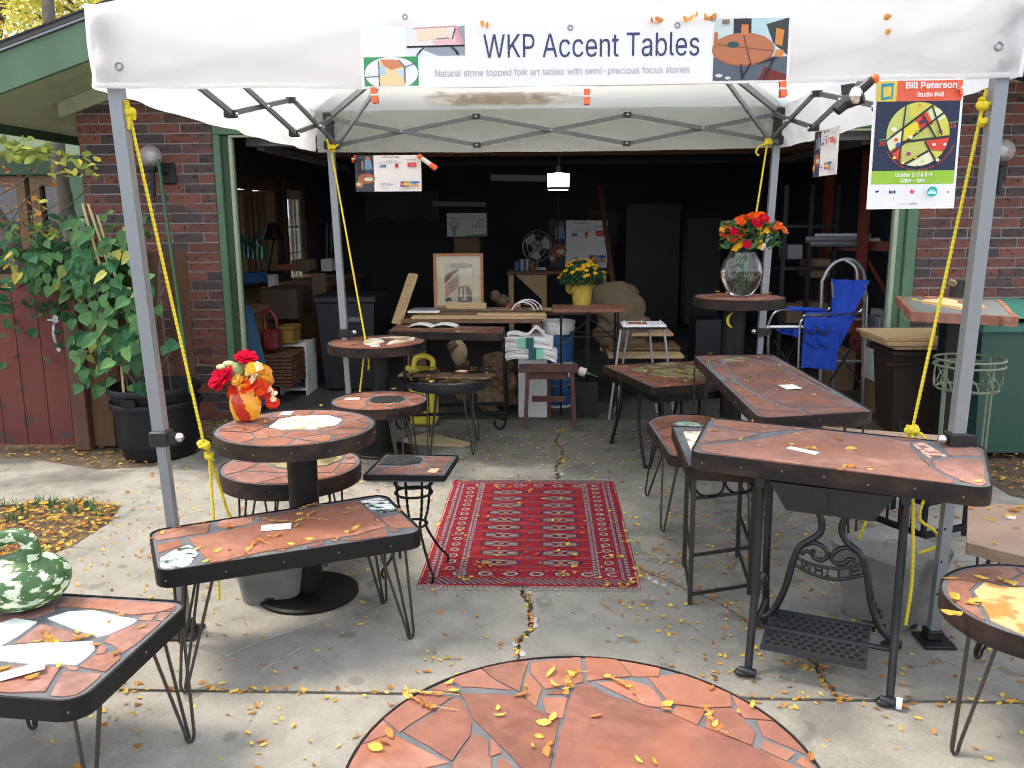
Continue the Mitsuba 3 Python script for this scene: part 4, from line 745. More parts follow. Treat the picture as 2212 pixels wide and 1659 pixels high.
for a in (.6, 2.5, 3.8, 5.6): hairpin(t, (C1[0]+R1*.72*math.cos(a), C1[1]+R1*.72*math.sin(a), z-.05), (C1[0]+R1*.80*math.cos(a), C1[1]+R1*.80*math.sin(a), 0), d=(-math.sin(a), math.cos(a)))
ppx = lambda L: [((1000+.6329*x)*.7373, (1850+.6329*y)*.7373) for x, y in L]
leaves_on(O1, 0, z, 'the foreground round table', ppx([(500, 245), (522, 283), (835, 300), (850, 262), (728, 362), (735, 396), (938, 430), (980, 408), (915, 492), (883, 540), (965, 528), (955, 563), (225, 480), (190, 520), (160, 545), (1505, 348), (1715, 268), (1835, 380), (1180, 400), (1375, 605), (1445, 612), (1505, 368), (1060, 260), (985, 255), (2170, 590), (1905, 350), (975, 198)]), 1.45)
for P in ([(290, 290), (330, 320), (400, 350), (440, 365), (545, 372)], [(300, 285), (400, 295), (550, 300)], [(1040, 295), (1045, 240), (1085, 195), (1150, 200)], [(1230, 215), (1290, 245), (1330, 265), (1370, 310), (1400, 345)], [(1690, 362), (1710, 410), (1740, 455), (1790, 488)]): sprig(ppx(P), z, 'the foreground round table')
# ---- table with the gourd
z = .425; far = W(Zq(0, 1450, .3617, [(1555, 862), (550, 802), (640, 1690)])[0], z); FR, FM, NR = map(np.array, far); dx = (FM-FR)/np.linalg.norm(FM-FR); FL, NL = FR+dx*1.05, NR+dx*1.05
O2 = quad_round([FR, FL, NL, NR], .065); t = thing('coffee_table', 'black rimmed rectangular table inlaid with large white and pink stones, carrying the gourd', 'table')
st = Zq(0, 1450, .3617, [(480, 900), (560, 820), (720, 806), (1480, 858), (1400, 910), (1280, 945), (1080, 970), (880, 930)], [(130, 1200), (330, 1050), (450, 1080), (660, 1140), (560, 1180)], [(850, 1190), (930, 1100), (1130, 1050), (1200, 1030), (1340, 1035), (1280, 1090), (980, 1280), (920, 1210)], [(650, 1390), (760, 1310), (960, 1270), (960, 1340), (850, 1430)], [(400, 1660), (520, 1430), (810, 1450), (700, 1610), (600, 1660)], [(-60, 1390), (480, 1400), (360, 1590), (-60, 1600)], [(1270, 1010), (1300, 960), (1450, 955), (1370, 1022)], [(1120, 1010), (1160, 980), (1260, 965), (1220, 1015)], [(1330, 940), (1480, 905), (1470, 932)], [(790, 1290), (800, 1210), (860, 1240), (840, 1280)], [(540, 1390), (640, 1400), (600, 1425)], [(-60, 1000), (200, 960), (430, 900), (440, 940), (280, 985), (-60, 1040)])
fo = Zq(0, 1450, .3617, [(385, 1000), (560, 945), (760, 940), (1110, 1012), (1080, 1040), (880, 1130), (790, 1150), (600, 1085)], [(-160, 1260), (0, 1232), (300, 1203), (750, 1190), (770, 1250), (700, 1320), (620, 1375), (250, 1370), (0, 1340), (-160, 1330)], [(-140, 1080), (0, 1040), (120, 1000), (300, 1030), (150, 1140), (0, 1225), (-140, 1250)])
fo = [(Polygon(W(p, z)).buffer(0), 'inlay', (.05 if i < 2 else .05, .5)) for i, p in enumerate(fo)]
tabletop(t, O2, z, .058, focus=[(f[0], 'white_stone', (0, 0)) for f in fo], stones=[W(p, z) for p in st], n=16, seed=5, rim='black_iron', rimw=.008, border=.016, gap=.014, hue=(.62, 1.), light=(.7, 1.), studs=10)
for (u, v), d in (((412, 1607), (.8, .6)), ): f = gz(u, v); hairpin(t, (f[0]-.06, f[1]+(.05 if v > 1550 else -.03), z-.058), f, d=d, spread=.11, under=O2)
f = gz(72, 1578); hairpin(t, (f[0]+.0, f[1]-.02, z-.058), f, d=(1, .2), spread=.07, under=O2); f = gz(200, 1730); hairpin(t, (f[0]-.02, f[1]+.06, z-.058), f, d=(1, -.2), spread=.12, under=O2)
gq = lambda L: [(.2667*x, 1069+.2667*y) for x, y in L]
leaves_on(O2, 0, z, 'the table with the gourd', gq([(310, 1195), (400, 1195), (455, 1200), (640, 1165), (740, 1145), (620, 1120), (980, 985), (770, 1222), (480, 1395), (270, 1490), (40, 1420), (940, 1295), (1150, 1078), (880, 1040)]), 1.4); sprig(gq([(350, 1110), (385, 1165), (410, 1190)]), z, 'the table with the gourd'); sprig(gq([(610, 1180), (690, 1160), (775, 1135)]), z, 'the table with the gourd')
card('white price card with curled edge at the near left of the gourd table', *gq([(-40, 1530)])[0], *gq([(365, 1452)])[0], .045, z, 'white_card', lift=.012)
# ---- bench-like coffee table
z = .445; q = W(Zq(400, 1400, .3617, [(98, 428), (2010, 128), (2335, 440), (155, 772)])[0], z); O3 = quad_round(q, .06)
t = thing('coffee_table', 'long low red stone table with black rim, two shell inlays and hairpin legs', 'table')
st = Zq(400, 1400, .3617, [(430, 490), (960, 380), (1100, 310), (1330, 265), (1780, 188), (2020, 390), (1780, 460), (1500, 500), (1250, 560), (1000, 600), (700, 672), (610, 690)], [(125, 430), (330, 390), (600, 358), (560, 440), (330, 480), (170, 502)], [(650, 385), (700, 345), (935, 325), (920, 370), (720, 410)], [(850, 305), (1110, 270), (1080, 300), (900, 318)], [(170, 545), (340, 502), (350, 550), (180, 602)], [(1960, 330), (2212, 280), (2300, 400), (2080, 402)], [(1700, 505), (2000, 410), (2020, 470), (1760, 502)], [(2040, 432), (2090, 402), (2110, 430)], [(1400, 545), (1510, 510), (1500, 540), (1390, 560)], [(1120, 265), (1400, 225), (1300, 250), (1150, 280)], [(1905, 280), (1945, 285), (1930, 300)], [(1110, 585), (1210, 565), (1190, 590)], [(620, 700), (720, 680), (700, 700)])
fo = Zq(400, 1400, .3617, [(195, 650), (320, 580), (430, 542), (500, 615), (430, 700), (300, 742), (185, 722)], [(1815, 190), (1960, 163), (2135, 218), (2130, 260), (2000, 282), (1880, 242)])
tabletop(t, O3, z, .062, focus=[(Polygon(W(p, z)).buffer(0), 'shell', (0, 0)) for p in fo], stones=[W(p, z) for p in st], n=0, seed=6, rim='black_iron', rimw=.008, border=.010, hue=(.3, .9), light=(.2, .8), studs=14, grow=.004)
for (u, v), o in (((400, 1498), (.07, .03)), ((887, 1382), (-.06, .0)), ((829, 1306), (-.03, -.05)), ((395, 1395), (.06, -.04))): f = gz(u, v); hairpin(t, (f[0]+o[0], f[1]+o[1], z-.062), f, d=(1, .3), spread=.10, under=O3)
bq = lambda L: [(294.9+.2667*x, 1032.2+.2667*y) for x, y in L]
leaves_on(O3, 0, z, 'the long low table', bq([(340, 405), (205, 455), (730, 328), (750, 405), (975, 340), (1050, 340), (565, 365), (1295, 400), (1400, 507), (1145, 475), (1070, 482), (660, 600), (750, 585), (895, 640), (1630, 495), (1600, 515), (1250, 545), (1950, 352), (1720, 255), (1700, 290), (1480, 350), (1320, 300), (110, 500), (495, 582), (2135, 272), (560, 685)]), 1.35)
for P in ([(910, 590), (960, 540), (1000, 510), (1050, 545), (1110, 550)], [(1080, 355), (1180, 365), (1300, 358), (1390, 340), (1560, 350)], [(1330, 260), (1400, 235), (1460, 225), (1540, 240)], [(1710, 450), (1760, 435), (1790, 400), (1820, 375)], [(1380, 320), (1440, 290), (1470, 310)]): sprig(bq(P), z, 'the long low table')
card('pale price card lying on the long low table', *bq([(1005, 438)])[0], *bq([(1250, 420)])[0], .06, z)
# ---- round pedestal table with the flower vase
z = .765; C4, R4 = round_at(470, 809, 921, z); O4 = circle(C4, R4); t = thing('pedestal_table', 'round flagstone table with a large cream agate centre on a black pedestal', 'table')
aq = lambda L: [(442.4+.2667*x, 700.4+.2667*y) for x, y in L]
tabletop(t, O4, z, .062, focus=[(Polygon(W(aq([(520, 832), (600, 772), (740, 745), (1000, 738), (1112, 772), (1060, 820), (900, 850), (640, 856)]), z)), 'inlay', (.0, .5))], n=26, seed=14, rim='rust_rim', border=.012, hue=(.05, .6), light=(.4, 1.), studs=14)
pedestal(t, gz(668, 1282), z-.062, .063, .215); leaves_on(O4, 0, z, 'the round pedestal table', aq([(510, 908), (940, 665), (1100, 842), (1150, 790), (430, 822), (320, 855), (490, 805)]), 1.3)
card('white price card on the round pedestal table behind the vase', *aq([(600, 742)])[0], *aq([(690, 742)])[0], .06, z, 'white_card')
# ---- pinkish round table behind it
z = .45; C5, R5 = round_at(481, 777, 1003, z); O5 = circle(C5, R5); t = thing('round_table', 'round pinkish stone table with a buff mottled centre and hairpin legs, behind the pedestal table', 'table')
tabletop(t, O5, z, .075, focus=[(Polygon(W(aq([(510, 1110), (640, 1050), (900, 1020), (1110, 1050), (1112, 1092), (1000, 1140), (700, 1176), (560, 1152)]), z)), 'inlay', (.3, .5))], n=18, seed=22, rim='rust_rim', hue=(.7, 1.), light=(.6, 1.), studs=12)
for a in (-2.5, -.75, .8, 2.3): hairpin(t, (C5[0]+R5*.72*math.cos(a), C5[1]+R5*.72*math.sin(a), z-.075), (C5[0]+R5*.80*math.cos(a), C5[1]+R5*.80*math.sin(a), 0), d=(-math.sin(a), math.cos(a)), spread=.12)
card('small cream price card on the pinkish round table', *aq([(615, 1118)])[0], *aq([(665, 1095)])[0], .03, z)
# ---- small square iron table
z = .52; O6 = Polygon(W([(784, 1027), (962, 1029), (991, 984), (832, 980)], z)); t = thing('side_table', 'small square stone topped table on twisted black iron legs beside the rug', 'table')
fo = Polygon(W(aq([(1390, 1135), (1480, 1065), (1600, 1048), (1765, 1085), (1740, 1122), (1600, 1142)]), z)).buffer(0)
tabletop(t, O6, z, .022, focus=[(fo, 'black_stone', (0, 0))], n=17, seed=9, rim='black_iron', rimw=.008, hue=(.6, 1.), light=(.1, .6), gap=.014)
c6 = np.array(O6.centroid.coords[0]); R2 = .085
for i in range(4):
    a = math.radians(35+90*i); d = np.array([math.cos(a), math.sin(a)]); P = [(*(c6+d*.085), z-.024), (*(c6+d*.083), .40), (*(c6+d*.07), .30), (*(c6+d*.055), .24), (*(c6+d*.075), .18), (*(c6+d*.13), .09), (*(c6+d*.17), .045), (*(c6+d*.165), .012)]
    B = bez(*P, n=10); m = len(B); part(t, 'leg', tube(B, .0062*(1+.22*np.cos(np.arange(m)*1.9)*(np.arange(m) < 42)), 6), 'black_iron')
for zz, rr_ in ((.435, .086), (.39, .084), (.24, .058)):
    th = np.linspace(0, 2*math.pi, 25); part(t, 'ring', tube(np.stack([c6[0]+rr_*np.cos(th), c6[1]+rr_*np.sin(th), zz+0*th], 1), .006, 6), 'black_iron')
card('peach coloured price card on the small square table', *aq([(1797, 1205)])[0], *aq([(1870, 1210)])[0], .055, z, 'peach_card')
# ---- tall round table at the back left
z = .77; C7, R7 = round_at(709, 917, 738, z); O7 = circle(C7, R7); t = thing('pedestal_table', 'round stone table with two cream inlays on a dark pedestal, at the back left', 'table')
f1, f2 = [Polygon(W(aq(p), z)).buffer(0) for p in ([(1280, 150), (1330, 115), (1420, 112), (1455, 140), (1400, 162), (1310, 168)], [(1420, 108), (1560, 98), (1705, 105), (1690, 132), (1560, 160), (1470, 166), (1500, 140), (1560, 120)])]
tabletop(t, O7, z, .062, focus=[(f1, 'inlay', (0, 0)), (f2, 'inlay', (0, 0))], n=12, seed=31, rim='rust_rim', hue=(0, .5), light=(.35, .8), studs=12); pedestal(t, gz(828, 975), z-.062, .06, .22)
card('buff price card on the back left round table', *aq([(1345, 186)])[0], *aq([(1420, 182)])[0], .05, z)
# ---- round table with a black stone centre
z = .47; C8, R8 = round_at(717, 922, 864, z); O8 = circle(C8, R8); t = thing('round_table', 'round red stone table with a rough black centre and hairpin legs', 'table')
tabletop(t, O8, z, .062, focus=[(Polygon(W(aq([(1335, 612), (1370, 590), (1480, 578), (1600, 586), (1622, 606), (1580, 628), (1440, 638), (1360, 632)]), z)), 'black_stone', (0, 0))], n=17, seed=41, hue=(0, .5), light=(.35, .85), studs=12)
for a in (-2.3, -.9, .7, 2.4): hairpin(t, (C8[0]+R8*.68*math.cos(a), C8[1]+R8*.68*math.sin(a), z-.062), (C8[0]+R8*.86*math.cos(a), C8[1]+R8*.86*math.sin(a), 0), d=(-math.sin(a), math.cos(a)), spread=.10)
card('cream price card on the table with the black centre', *aq([(1130, 614)])[0], *aq([(1250, 614)])[0], .04, z); leaves_on(O8, 0, z, 'the table with the black centre', aq([(1270, 560), (1525, 530), (1545, 522)]), 1.3)
# ---- glass topped table
z = .535; C9, R9 = round_at(862, 1074, 808, z); t = thing('glass_table', 'round glass topped table over a dark metal drum on hairpin legs', 'table')
part(t, 'glass_top', lathe([(0, z-.010), (R9, z-.010), (R9+.003, z-.005), (R9, z), (0, z)], 40, (C9[0], C9[1], 0)), 'glass', smooth=35); part(t, 'drum', lathe([(0, z-.07), (R9*.78, z-.09), (R9*.84, z-.06), (R9*.84, z-.02), (R9*.81, z-.02), (R9*.81, z-.055), (0, z-.052)], 36, (C9[0], C9[1], 0)), 'drum_steel', smooth=35)
for i in range(7): a = i*2.4; q = .05+.025*i; m = ball((C9[0]+q*math.cos(a), C9[1]+q*math.sin(a), z-.042), .045, 2, .5, i, (1.4, 1, .25)); part(t, 'pebble', m, 'driftwood', smooth=True)
for a in (-2.0, -.8, .8, 2.2): hairpin(t, (C9[0]+R9*.62*math.cos(a), C9[1]+R9*.62*math.sin(a), z-.085), (C9[0]+R9*.78*math.cos(a), C9[1]+R9*.78*math.sin(a), 0), d=(-math.sin(a), math.cos(a)), spread=.09)
card('peach price card on the glass topped table', *aq([(2030, 385)])[0], *aq([(2100, 392)])[0], .06, z, 'peach_card')
O9 = circle(C9, R9); leaves_on(O9, 14, z, 'the glass topped table', (), 1.2)
# ---- dark table with the open book, iron cradle stand
z = .775; q = W([(836, 716), (838, 699), (1084, 700), (1086, 721)], z); O10 = Polygon([q[0], q[1], q[2], q[3]]); a10, b10 = np.array(q[0]), np.array(q[3]); dq = (b10-a10)
O10 = quad_round([a10, b10, b10+[.0, .42], a10+[.0, .42]], .03); t = thing('side_table', 'dark rimmed stone table carrying an open book, on a black iron stand with curled feet', 'table')
tabletop(t, O10, z, .055, n=12, seed=52, hue=(.1, .6), light=(.1, .5), rim='rust_rim')
xl, xr, yf, yb = a10[0]+.12, b10[0]-.0, a10[1]+.03, a10[1]+.36
for x in (xl, xr):
    for y in (yf, yb): part(t, 'leg', tube(bez((x, y, z-.055), (x, y, .4), (x+.01, y, .13), (x+.0, y, .04), (x-.03, y, .008), (x-.07, y, .03), (x-.08, y, .075)), .009, 7), 'black_iron')
for y in (yf, yb): part(t, 'stretcher', beam((xl-.03, y, .115), (xr+.02, y, .14), .02), 'black_iron')
for x in (xl, xr): part(t, 'stretcher', beam((x, yf, .125), (x, yb, .125), .018), 'black_iron')
leaves_on(O10, 10, z, 'the dark table with the book', (), 1.2)
bk = thing('open_book', 'open book with white pages lying on the dark stone table', 'book'); c = gz(935, 708, z)
for s in (-1, 1): part(bk, 'page_block', sheet(lambda u, v, s=s: (c[0]+s*.24*u*.8+.0*v, c[1]-.10+.2*v+.02*u, z+.004+.028*np.sin(np.pi*(.12+.8*u))*np.where(u < .97, 1, .4)), 12, 4), 'white_card', smooth=True)
part(bk, 'cover', cbox((c[0], c[1], z+.003), (.42, .22, .004)), 'cardboard')
# ---- wire plant table with pot of mums
z = .89; p = gz(1270, 664, z); O12 = quad_round([(p[0]-.29, p[1]-.12), (p[0]+.29, p[1]-.12), (p[0]+.27, p[1]+.24), (p[0]-.29, p[1]+.24)], .01); t = thing('plant_table', 'tall black iron table with a thin red stone slab top in the garage doorway', 'table')
part(t, 'slab_top', prism(Polygon(chip(O12, .006)[0]), z-.028, z), 'stone', r=(.2, .5))
for x in (-.22, .0, .24):
    for y in (-.08, .2): part(t, 'leg', beam((p[0]+x, p[1]+y, z-.03), (p[0]+x, p[1]+y, 0.004), .018), 'black_iron')
for zz in (.66, .18): part(t, 'stretcher', join(beam((p[0]-.22, p[1]-.08, zz), (p[0]+.24, p[1]-.08, zz), .01), beam((p[0]-.22, p[1]+.2, zz), (p[0]+.24, p[1]+.2, zz), .01)), 'black_iron')
part(t, 'brace', join(tube([(p[0]-.22, p[1]-.08, .62), (p[0]-.02, p[1]-.08, .78)], .006, 5), tube([(p[0]+.24, p[1]-.08, .62), (p[0]+.02, p[1]-.08, .80)], .006, 5)), 'black_iron')
# ---- dark rectangular table with buff stone on hooped legs
z = .53; sq = lambda L: [(1032.2+.2667*x, 663.6+.2667*y) for x, y in L]
O15 = quad_round(W(sq([(1000, 470), (1420, 655), (2080, 610), (1760, 432)]), z), .02); t = thing('coffee_table', 'dark red rectangular table with a large buff stone and black hooped legs, right of centre', 'table')
tabletop(t, O15, z, .05, focus=[(Polygon(W(sq([(1235, 505), (1480, 450), (1560, 442), (1780, 480), (1880, 560), (1700, 582), (1400, 542)]), z)).buffer(0), 'inlay', (.3, .5))], n=18, seed=61, hue=(.1, .7), light=(.05, .5), rim='rust_rim')
part(t, 'apron', prism(O15.buffer(-.04).difference(O15.buffer(-.06)), z-.11, z-.052), 'black_iron')
cs = np.array(O15.exterior.coords); cen15 = np.array(O15.centroid.coords[0])
for u, v in ((1398, 1012), (1322, 958), (1500, 985), (1440, 935)):
    f = gz(u, v); d = cen15-f[:2]; d /= np.linalg.norm(d); s = np.array([-d[1], d[0]]); T_ = lambda k, zz: np.array([*(f[:2]+d*.06+s*k), zz])
    part(t, 'leg', tube(bez(T_(-.07, z-.052), T_(-.075, .3), [f[0]-s[0]*.02, f[1]-s[1]*.02, .03], [f[0], f[1], .012], [f[0]+s[0]*.02, f[1]+s[1]*.02, .03], T_(.075, .3), T_(.07, z-.052)), .011, 7), 'black_iron')
leaves_on(O15, 26, z, 'the buff stone table', (), 1.2)
# ---- long console table on the right
z = .76; O16 = quad_round(W([(1497, 768), (1670, 765), (1890, 890), (1640, 905)], z), .05); t = thing('console_table', 'long narrow dark red stone table running back toward the blue chair', 'table')
cq = lambda L: [(1400.9+.1333*x, 737.3+.1333*y) for x, y in L]
stn = [W(cq([(1250, 330), (1750, 310), (2100, 420), (2500, 620), (2850, 800), (3300, 1000), (3350, 1060), (2300, 1060), (1950, 940), (1450, 640), (1380, 520)]), z), W(cq([(760, 225), (1340, 210), (1200, 260), (1000, 290), (860, 270)]), z), W(cq([(1000, 330), (1240, 390), (1340, 540), (1330, 640), (1100, 470)]), z), W(cq([(1420, 215), (1880, 235), (2100, 340), (1700, 280)]), z)]
tabletop(t, O16, z, .052, focus=[(Polygon(W(cq([(1190, 300), (1480, 262), (1660, 290), (1560, 325), (1250, 330)]), z)).buffer(0), 'inlay', (.3, .5))], stones=stn, n=26, seed=71, hue=(.7, 1.), light=(.05, .45), rim='rust_rim', gap=.016, studs=18)
for u, v in ((1497, 768), (1670, 765), (1890, 890), (1640, 905)):
    f = np.array(gz(u, v, z)); c = np.array(O16.centroid.coords[0]); d = c-f[:2]; d /= np.linalg.norm(d); hairpin(t, (*(f[:2]+d*.13), z-.052), (*(f[:2]+d*.08), 0), d=(d[1], -d[0]), spread=.11)
leaves_on(O16, 8, z, 'the long dark console table', cq([(1005, 210), (970, 330), (1240, 290), (1550, 330), (1840, 340), (2130, 405), (2020, 475), (1660, 570), (1570, 645), (1620, 660), (1770, 585), (2070, 795), (1800, 950), (2080, 1060)]), 1.2)
card('buff price card on the long dark console table', *cq([(2100, 720)])[0], *cq([(2240, 790)])[0], .08, z)
# ---- sewing treadle table
z = .78; tq = lambda L: [(1474.6+.3333*x, 811+.3333*y) for x, y in L]
O17 = quad_round(W(tq([(45, 500), (2018, 742), (1960, 455), (170, 270)]), z), .055); t = thing('treadle_table', 'pink stone topped table on a black cast iron sewing machine treadle', 'table')
st = [W(tq(p), z) for p in ([(110, 462), (430, 427), (720, 374), (880, 346), (1100, 385), (1280, 402), (1470, 432), (1475, 470), (1540, 540), (1600, 600), (1760, 690), (1700, 702), (1150, 632), (700, 572), (300, 522), (130, 492)], [(215, 288), (480, 300), (680, 318), (690, 350), (520, 368), (360, 350), (205, 318)], [(160, 340), (330, 355), (490, 382), (390, 405), (110, 438), (130, 380)], [(700, 330), (860, 335), (730, 355)], [(1600, 415), (1850, 452), (1930, 490), (1945, 520), (1740, 517), (1680, 445)], [(1625, 562), (1740, 535), (1950, 542), (1975, 690), (1935, 712), (1830, 690), (1650, 602)], [(1090, 360), (1260, 378), (1200, 386)], [(1300, 386), (1500, 405), (1590, 422), (1410, 415)], [(90, 480), (150, 490), (140, 505), (95, 500)], [(1560, 545), (1610, 548), (1590, 580)])]
fo = [(Polygon(W(tq([(1480, 440), (1560, 436), (1640, 480), (1712, 524), (1600, 532), (1540, 490)]), z)), 'pink_crystal', (0, 0))]
tabletop(t, O17, z, .062, focus=fo, stones=st, n=0, seed=81, hue=(.6, 1.), light=(.55, .85), rim='rust_rim', border=.012, studs=22)
leaves_on(O17, 0, z, 'the treadle table', tq([(195, 290), (205, 365), (375, 422), (450, 303), (530, 343), (920, 338), (985, 412), (820, 370), (490, 460), (700, 455), (1020, 420), (1090, 482), (1030, 352), (1500, 405), (1220, 618), (1805, 685), (1912, 695), (1410, 392), (740, 388)]), 1.3)
sprig(tq([(1020, 620), (1085, 585), (1110, 605), (1350, 593)]), z, 'the treadle table'); sprig(tq([(780, 485), (830, 480), (880, 490)]), z, 'the treadle table'); card('long white price card on the treadle table', *tq([(670, 478)])[0], *tq([(860, 520)])[0], .03, z, 'white_card')
# cast iron base: two end frames joined by the lettered centre brace, treadle and its rods
fL, fR = gz(1603, 1455), gz(1935, 1525); ax = (fR-fL)[:2]; wA = np.linalg.norm(ax); ax /= wA; ay = np.array([-ax[1], ax[0]])
def P3(s, h, d=0.): return np.array([*(fL[:2]+ax*s+ay*d), h])
dp = .40
for s0 in (.02, wA-.02):
    for d, sg in ((0, 1), (dp, -1)):
        part(t, 'leg', tube(bez(P3(s0, z-.065, d+sg*.09), P3(s0, .5, d+sg*.085), P3(s0, .28, d+sg*.07), P3(s0, .14, d+sg*.035), P3(s0, .015, d)), .0145, 8), 'cast_iron'); part(t, 'foot', join(ball(P3(s0-.015, .016, d-sg*.015), .024, 2, s=(1.3, 1, .6)), tube([P3(s0-.03, .022, d-sg*.02), P3(s0+.03, .022, d-sg*.02)], .016, 8)), 'cast_iron', smooth=True)
    part(t, 'end_rail', tube(bez(P3(s0, .22, .06), P3(s0, .30, dp/2), P3(s0, .22, dp-.06)), .012, 7), 'cast_iron'); part(t, 'end_rail', beam(P3(s0, z-.08, .06), P3(s0, z-.08, dp-.06), .03), 'cast_iron'); part(t, 'end_rail', tube([P3(s0, .14, .04), P3(s0, .14, dp-.04)], .010, 7), 'cast_iron')
yb_ = dp*.5; pB = P3(0, 0, yb_)
def S(x, y):  # a spot of the ornamental brace, on its upright plane through the middle of the stand
    d = ray(1548+.3*x, 1069+.3*y); k = ((pB-EYE)[:2]@ay)/(d[:2]@ay); return EYE+d*k
def curve(name, r, *P): part(t, name, tube(bez(*[S(x, y) for x, y in P], n=7), r, 8), 'cast_iron', smooth=True)
curve('brace_scroll', .0125, (640, -20), (725, 105), (757, 200), (735, 285), (605, 370), (553, 470), (500, 650), (430, 800), (365, 868), (290, 893))
curve('brace_scroll', .0125, (1120, 20), (1060, 60), (955, 135), (902, 235), (935, 335), (1035, 425), (1080, 560), (1115, 790), (1175, 955), (1250, 1035), (1330, 1082))
curve('brace_arch', .010, (742, 112), (840, 112), (950, 150))
curve('brace_curl', .0088, (612, 368), (700, 345), (775, 380), (800, 430), (765, 470), (715, 460), (690, 430), (700, 400)); curve('brace_curl', .0088, (1025, 420), (945, 380), (865, 400), (828, 450), (860, 492), (920, 492), (955, 465), (1000, 475)); curve('brace_curl', .007, (610, 430), (650, 405), (690, 430))
curve('name_band', .0062, (575, 452), (690, 502), (830, 527), (960, 522), (1060, 490)); curve('name_band', .0068, (548, 492), (650, 552), (780, 598), (900, 607), (1072, 574))
for ch, x0, x1, yt0, yt1, yb0, yb1 in (('W', 603, 690, 462, 500, 528, 566), ('H', 703, 765, 505, 518, 570, 588), ('I', 783, 812, 520, 524, 592, 598), ('T', 835, 925, 528, 524, 600, 602), ('E', 955, 1035, 520, 500, 602, 580)):
    m = meshkit.text_mesh(ch, 1., .2, True); v = np.array(m.vertices); v = (v-v.min(0))/(v.max(0)-v.min(0)); xx = x0+(x1-x0)*v[:, 0]; yt = yt0+(yt1-yt0)*v[:, 0]; yb2 = yb0+(yb1-yb0)*v[:, 0]; part(t, 'letter', (np.array([S(a_, b_)+np.array([*(ay*(-.006+.012*(1-c_))), 0]) for a_, b_, c_ in zip(xx, yb2+(yt-yb2)*v[:, 1], v[:, 2])]), np.array(m.faces)), 'cast_iron')
hC = wA/2
part(t, 'drawer_box', hexa([P3(hC+x*(.20 if zz > .5 else .14), z-.068-(.095 if zz < .5 else 0), .05+y*(dp-.1)) for zz in (0, 1) for y in (0, 1) for x in (-1, 1)]), 'cast_iron'); part(t, 'boss', tube([P3(hC-.03, z-.105, .03), P3(hC-.03, z-.105, .052)], .026, 14), 'cast_iron')
pv, ph = [], .075
w2 = .175; plate = sbox(-w2, -.12, w2, .12); holes = [Point(-w2+.022+.031*i+(.0155 if j % 2 else 0), -.095+.0238*j).buffer(.0105, quad_segs=3) for i in range(11) for j in range(9) if -w2+.022+.031*i+(.0155 if j % 2 else 0) < w2-.015]
pm = prism(plate.difference(ops.unary_union(holes)), -.006, .006); v = pm[0].copy(); th_ = -.10; v[:, 2], v[:, 1] = v[:, 2]+v[:, 1]*.12, v[:, 1]
pc = P3(hC-.02, .135, .12); vv = np.stack([pc[0]+ax[0]*v[:, 0]+ay[0]*v[:, 1], pc[1]+ax[1]*v[:, 0]+ay[1]*v[:, 1], pc[2]+v[:, 2]], 1); tr = part(t, 'treadle', (vv, pm[1]), 'treadle_iron')
for yy in (-.122, .122): part(tr, 'lip', beam(pc+[*(ax*-w2+ay*yy), yy*.12+.0], pc+[*(ax*w2+ay*yy), yy*.12+.0], .010, .018), 'treadle_iron')
part(t, 'rod', tube([P3(.02, .14, .12), P3(wA-.02, .14, .12)], .009, 8), 'cast_iron'); part(t, 'crank', join(tube([P3(wA-.13, .155, .26), P3(wA-.05, .155, .26)], .012, 8), tube([P3(wA-.09, .13, .26), P3(wA-.09, .24, .26)], .007, 7), ball(P3(wA-.08, .20, .26), .02, 2)), 'cast_iron'); part(t, 'caster', tube([P3(wA+.00, .022, -.02), P3(wA+.018, .022, -.02)], .02, 14), 'white_paint')
# ---- two tables behind the treadle table
z = .50; dq_ = lambda L: [(1032.2+.2667*x, 663.6+.2667*y) for x, y in L]
a = W(dq_([(1368, 930), (1440, 885), (1560, 866), (1780, 868), (2050, 900), (2100, 1100), (1900, 1215), (1560, 1215)]), z); O18 = Polygon(a).buffer(-.05).buffer(.05, quad_segs=6); t = thing('side_table', 'rounded brown stone table with a pale green stone, half hidden behind the treadle table', 'table')
tabletop(t, O18, z, .05, focus=[(Polygon(W(dq_([(1600, 940), (1640, 925), (1780, 935), (1810, 965), (1640, 972)]), z)), 'inlay', (.95, .5))], n=11, seed=91, hue=(.1, .5), light=(.1, .5), rim='rust_rim')
for u, v in ((1398, 1072), (1431, 1150), (1660, 1130), (1640, 1075)): f = gz(u, v); c = np.array(O18.centroid.coords[0]); d = c-f[:2]; d /= np.linalg.norm(d); hairpin(t, (*(f[:2]+d*.06), z-.05), f, d=(d[1], -d[0]), spread=.12, under=O18)
z = .635; o = gz(1450, 920, z)[:2]; fx = gz(1485, 1008, z)[:2]; ex_ = np.array([.86, -.12]); e2 = fx-o; O18b = quad_round([fx, fx+ex_*.62, o+ex_*.62, o], .015); t = thing('side_table', 'stone table with a wide grey border and cream centre slab on a square tube frame', 'table')
tabletop(t, O18b, z, .055, focus=[(affinity.scale(O18b, .84, .72), 'inlay', (0., 0.))], n=0, rim='rust_rim', border=.03)
F0_ = gz(1481, 1310); F1_ = gz(1618, 1285); Lh = z-.056
cr = [F0_[:2]+[.02, .02], F1_[:2], F1_[:2]+[.04, .42], F0_[:2]+[.06, .42]]
for q in cr: part(t, 'leg', beam((*q, .004), (*q, Lh), .018), 'dark_steel')
for zz in (.045, .22, .47):
    for i in (0, 1, 3): part(t, 'stretcher', beam((*cr[i], zz), (*cr[(i+1) % 4], zz), .012), 'dark_steel')
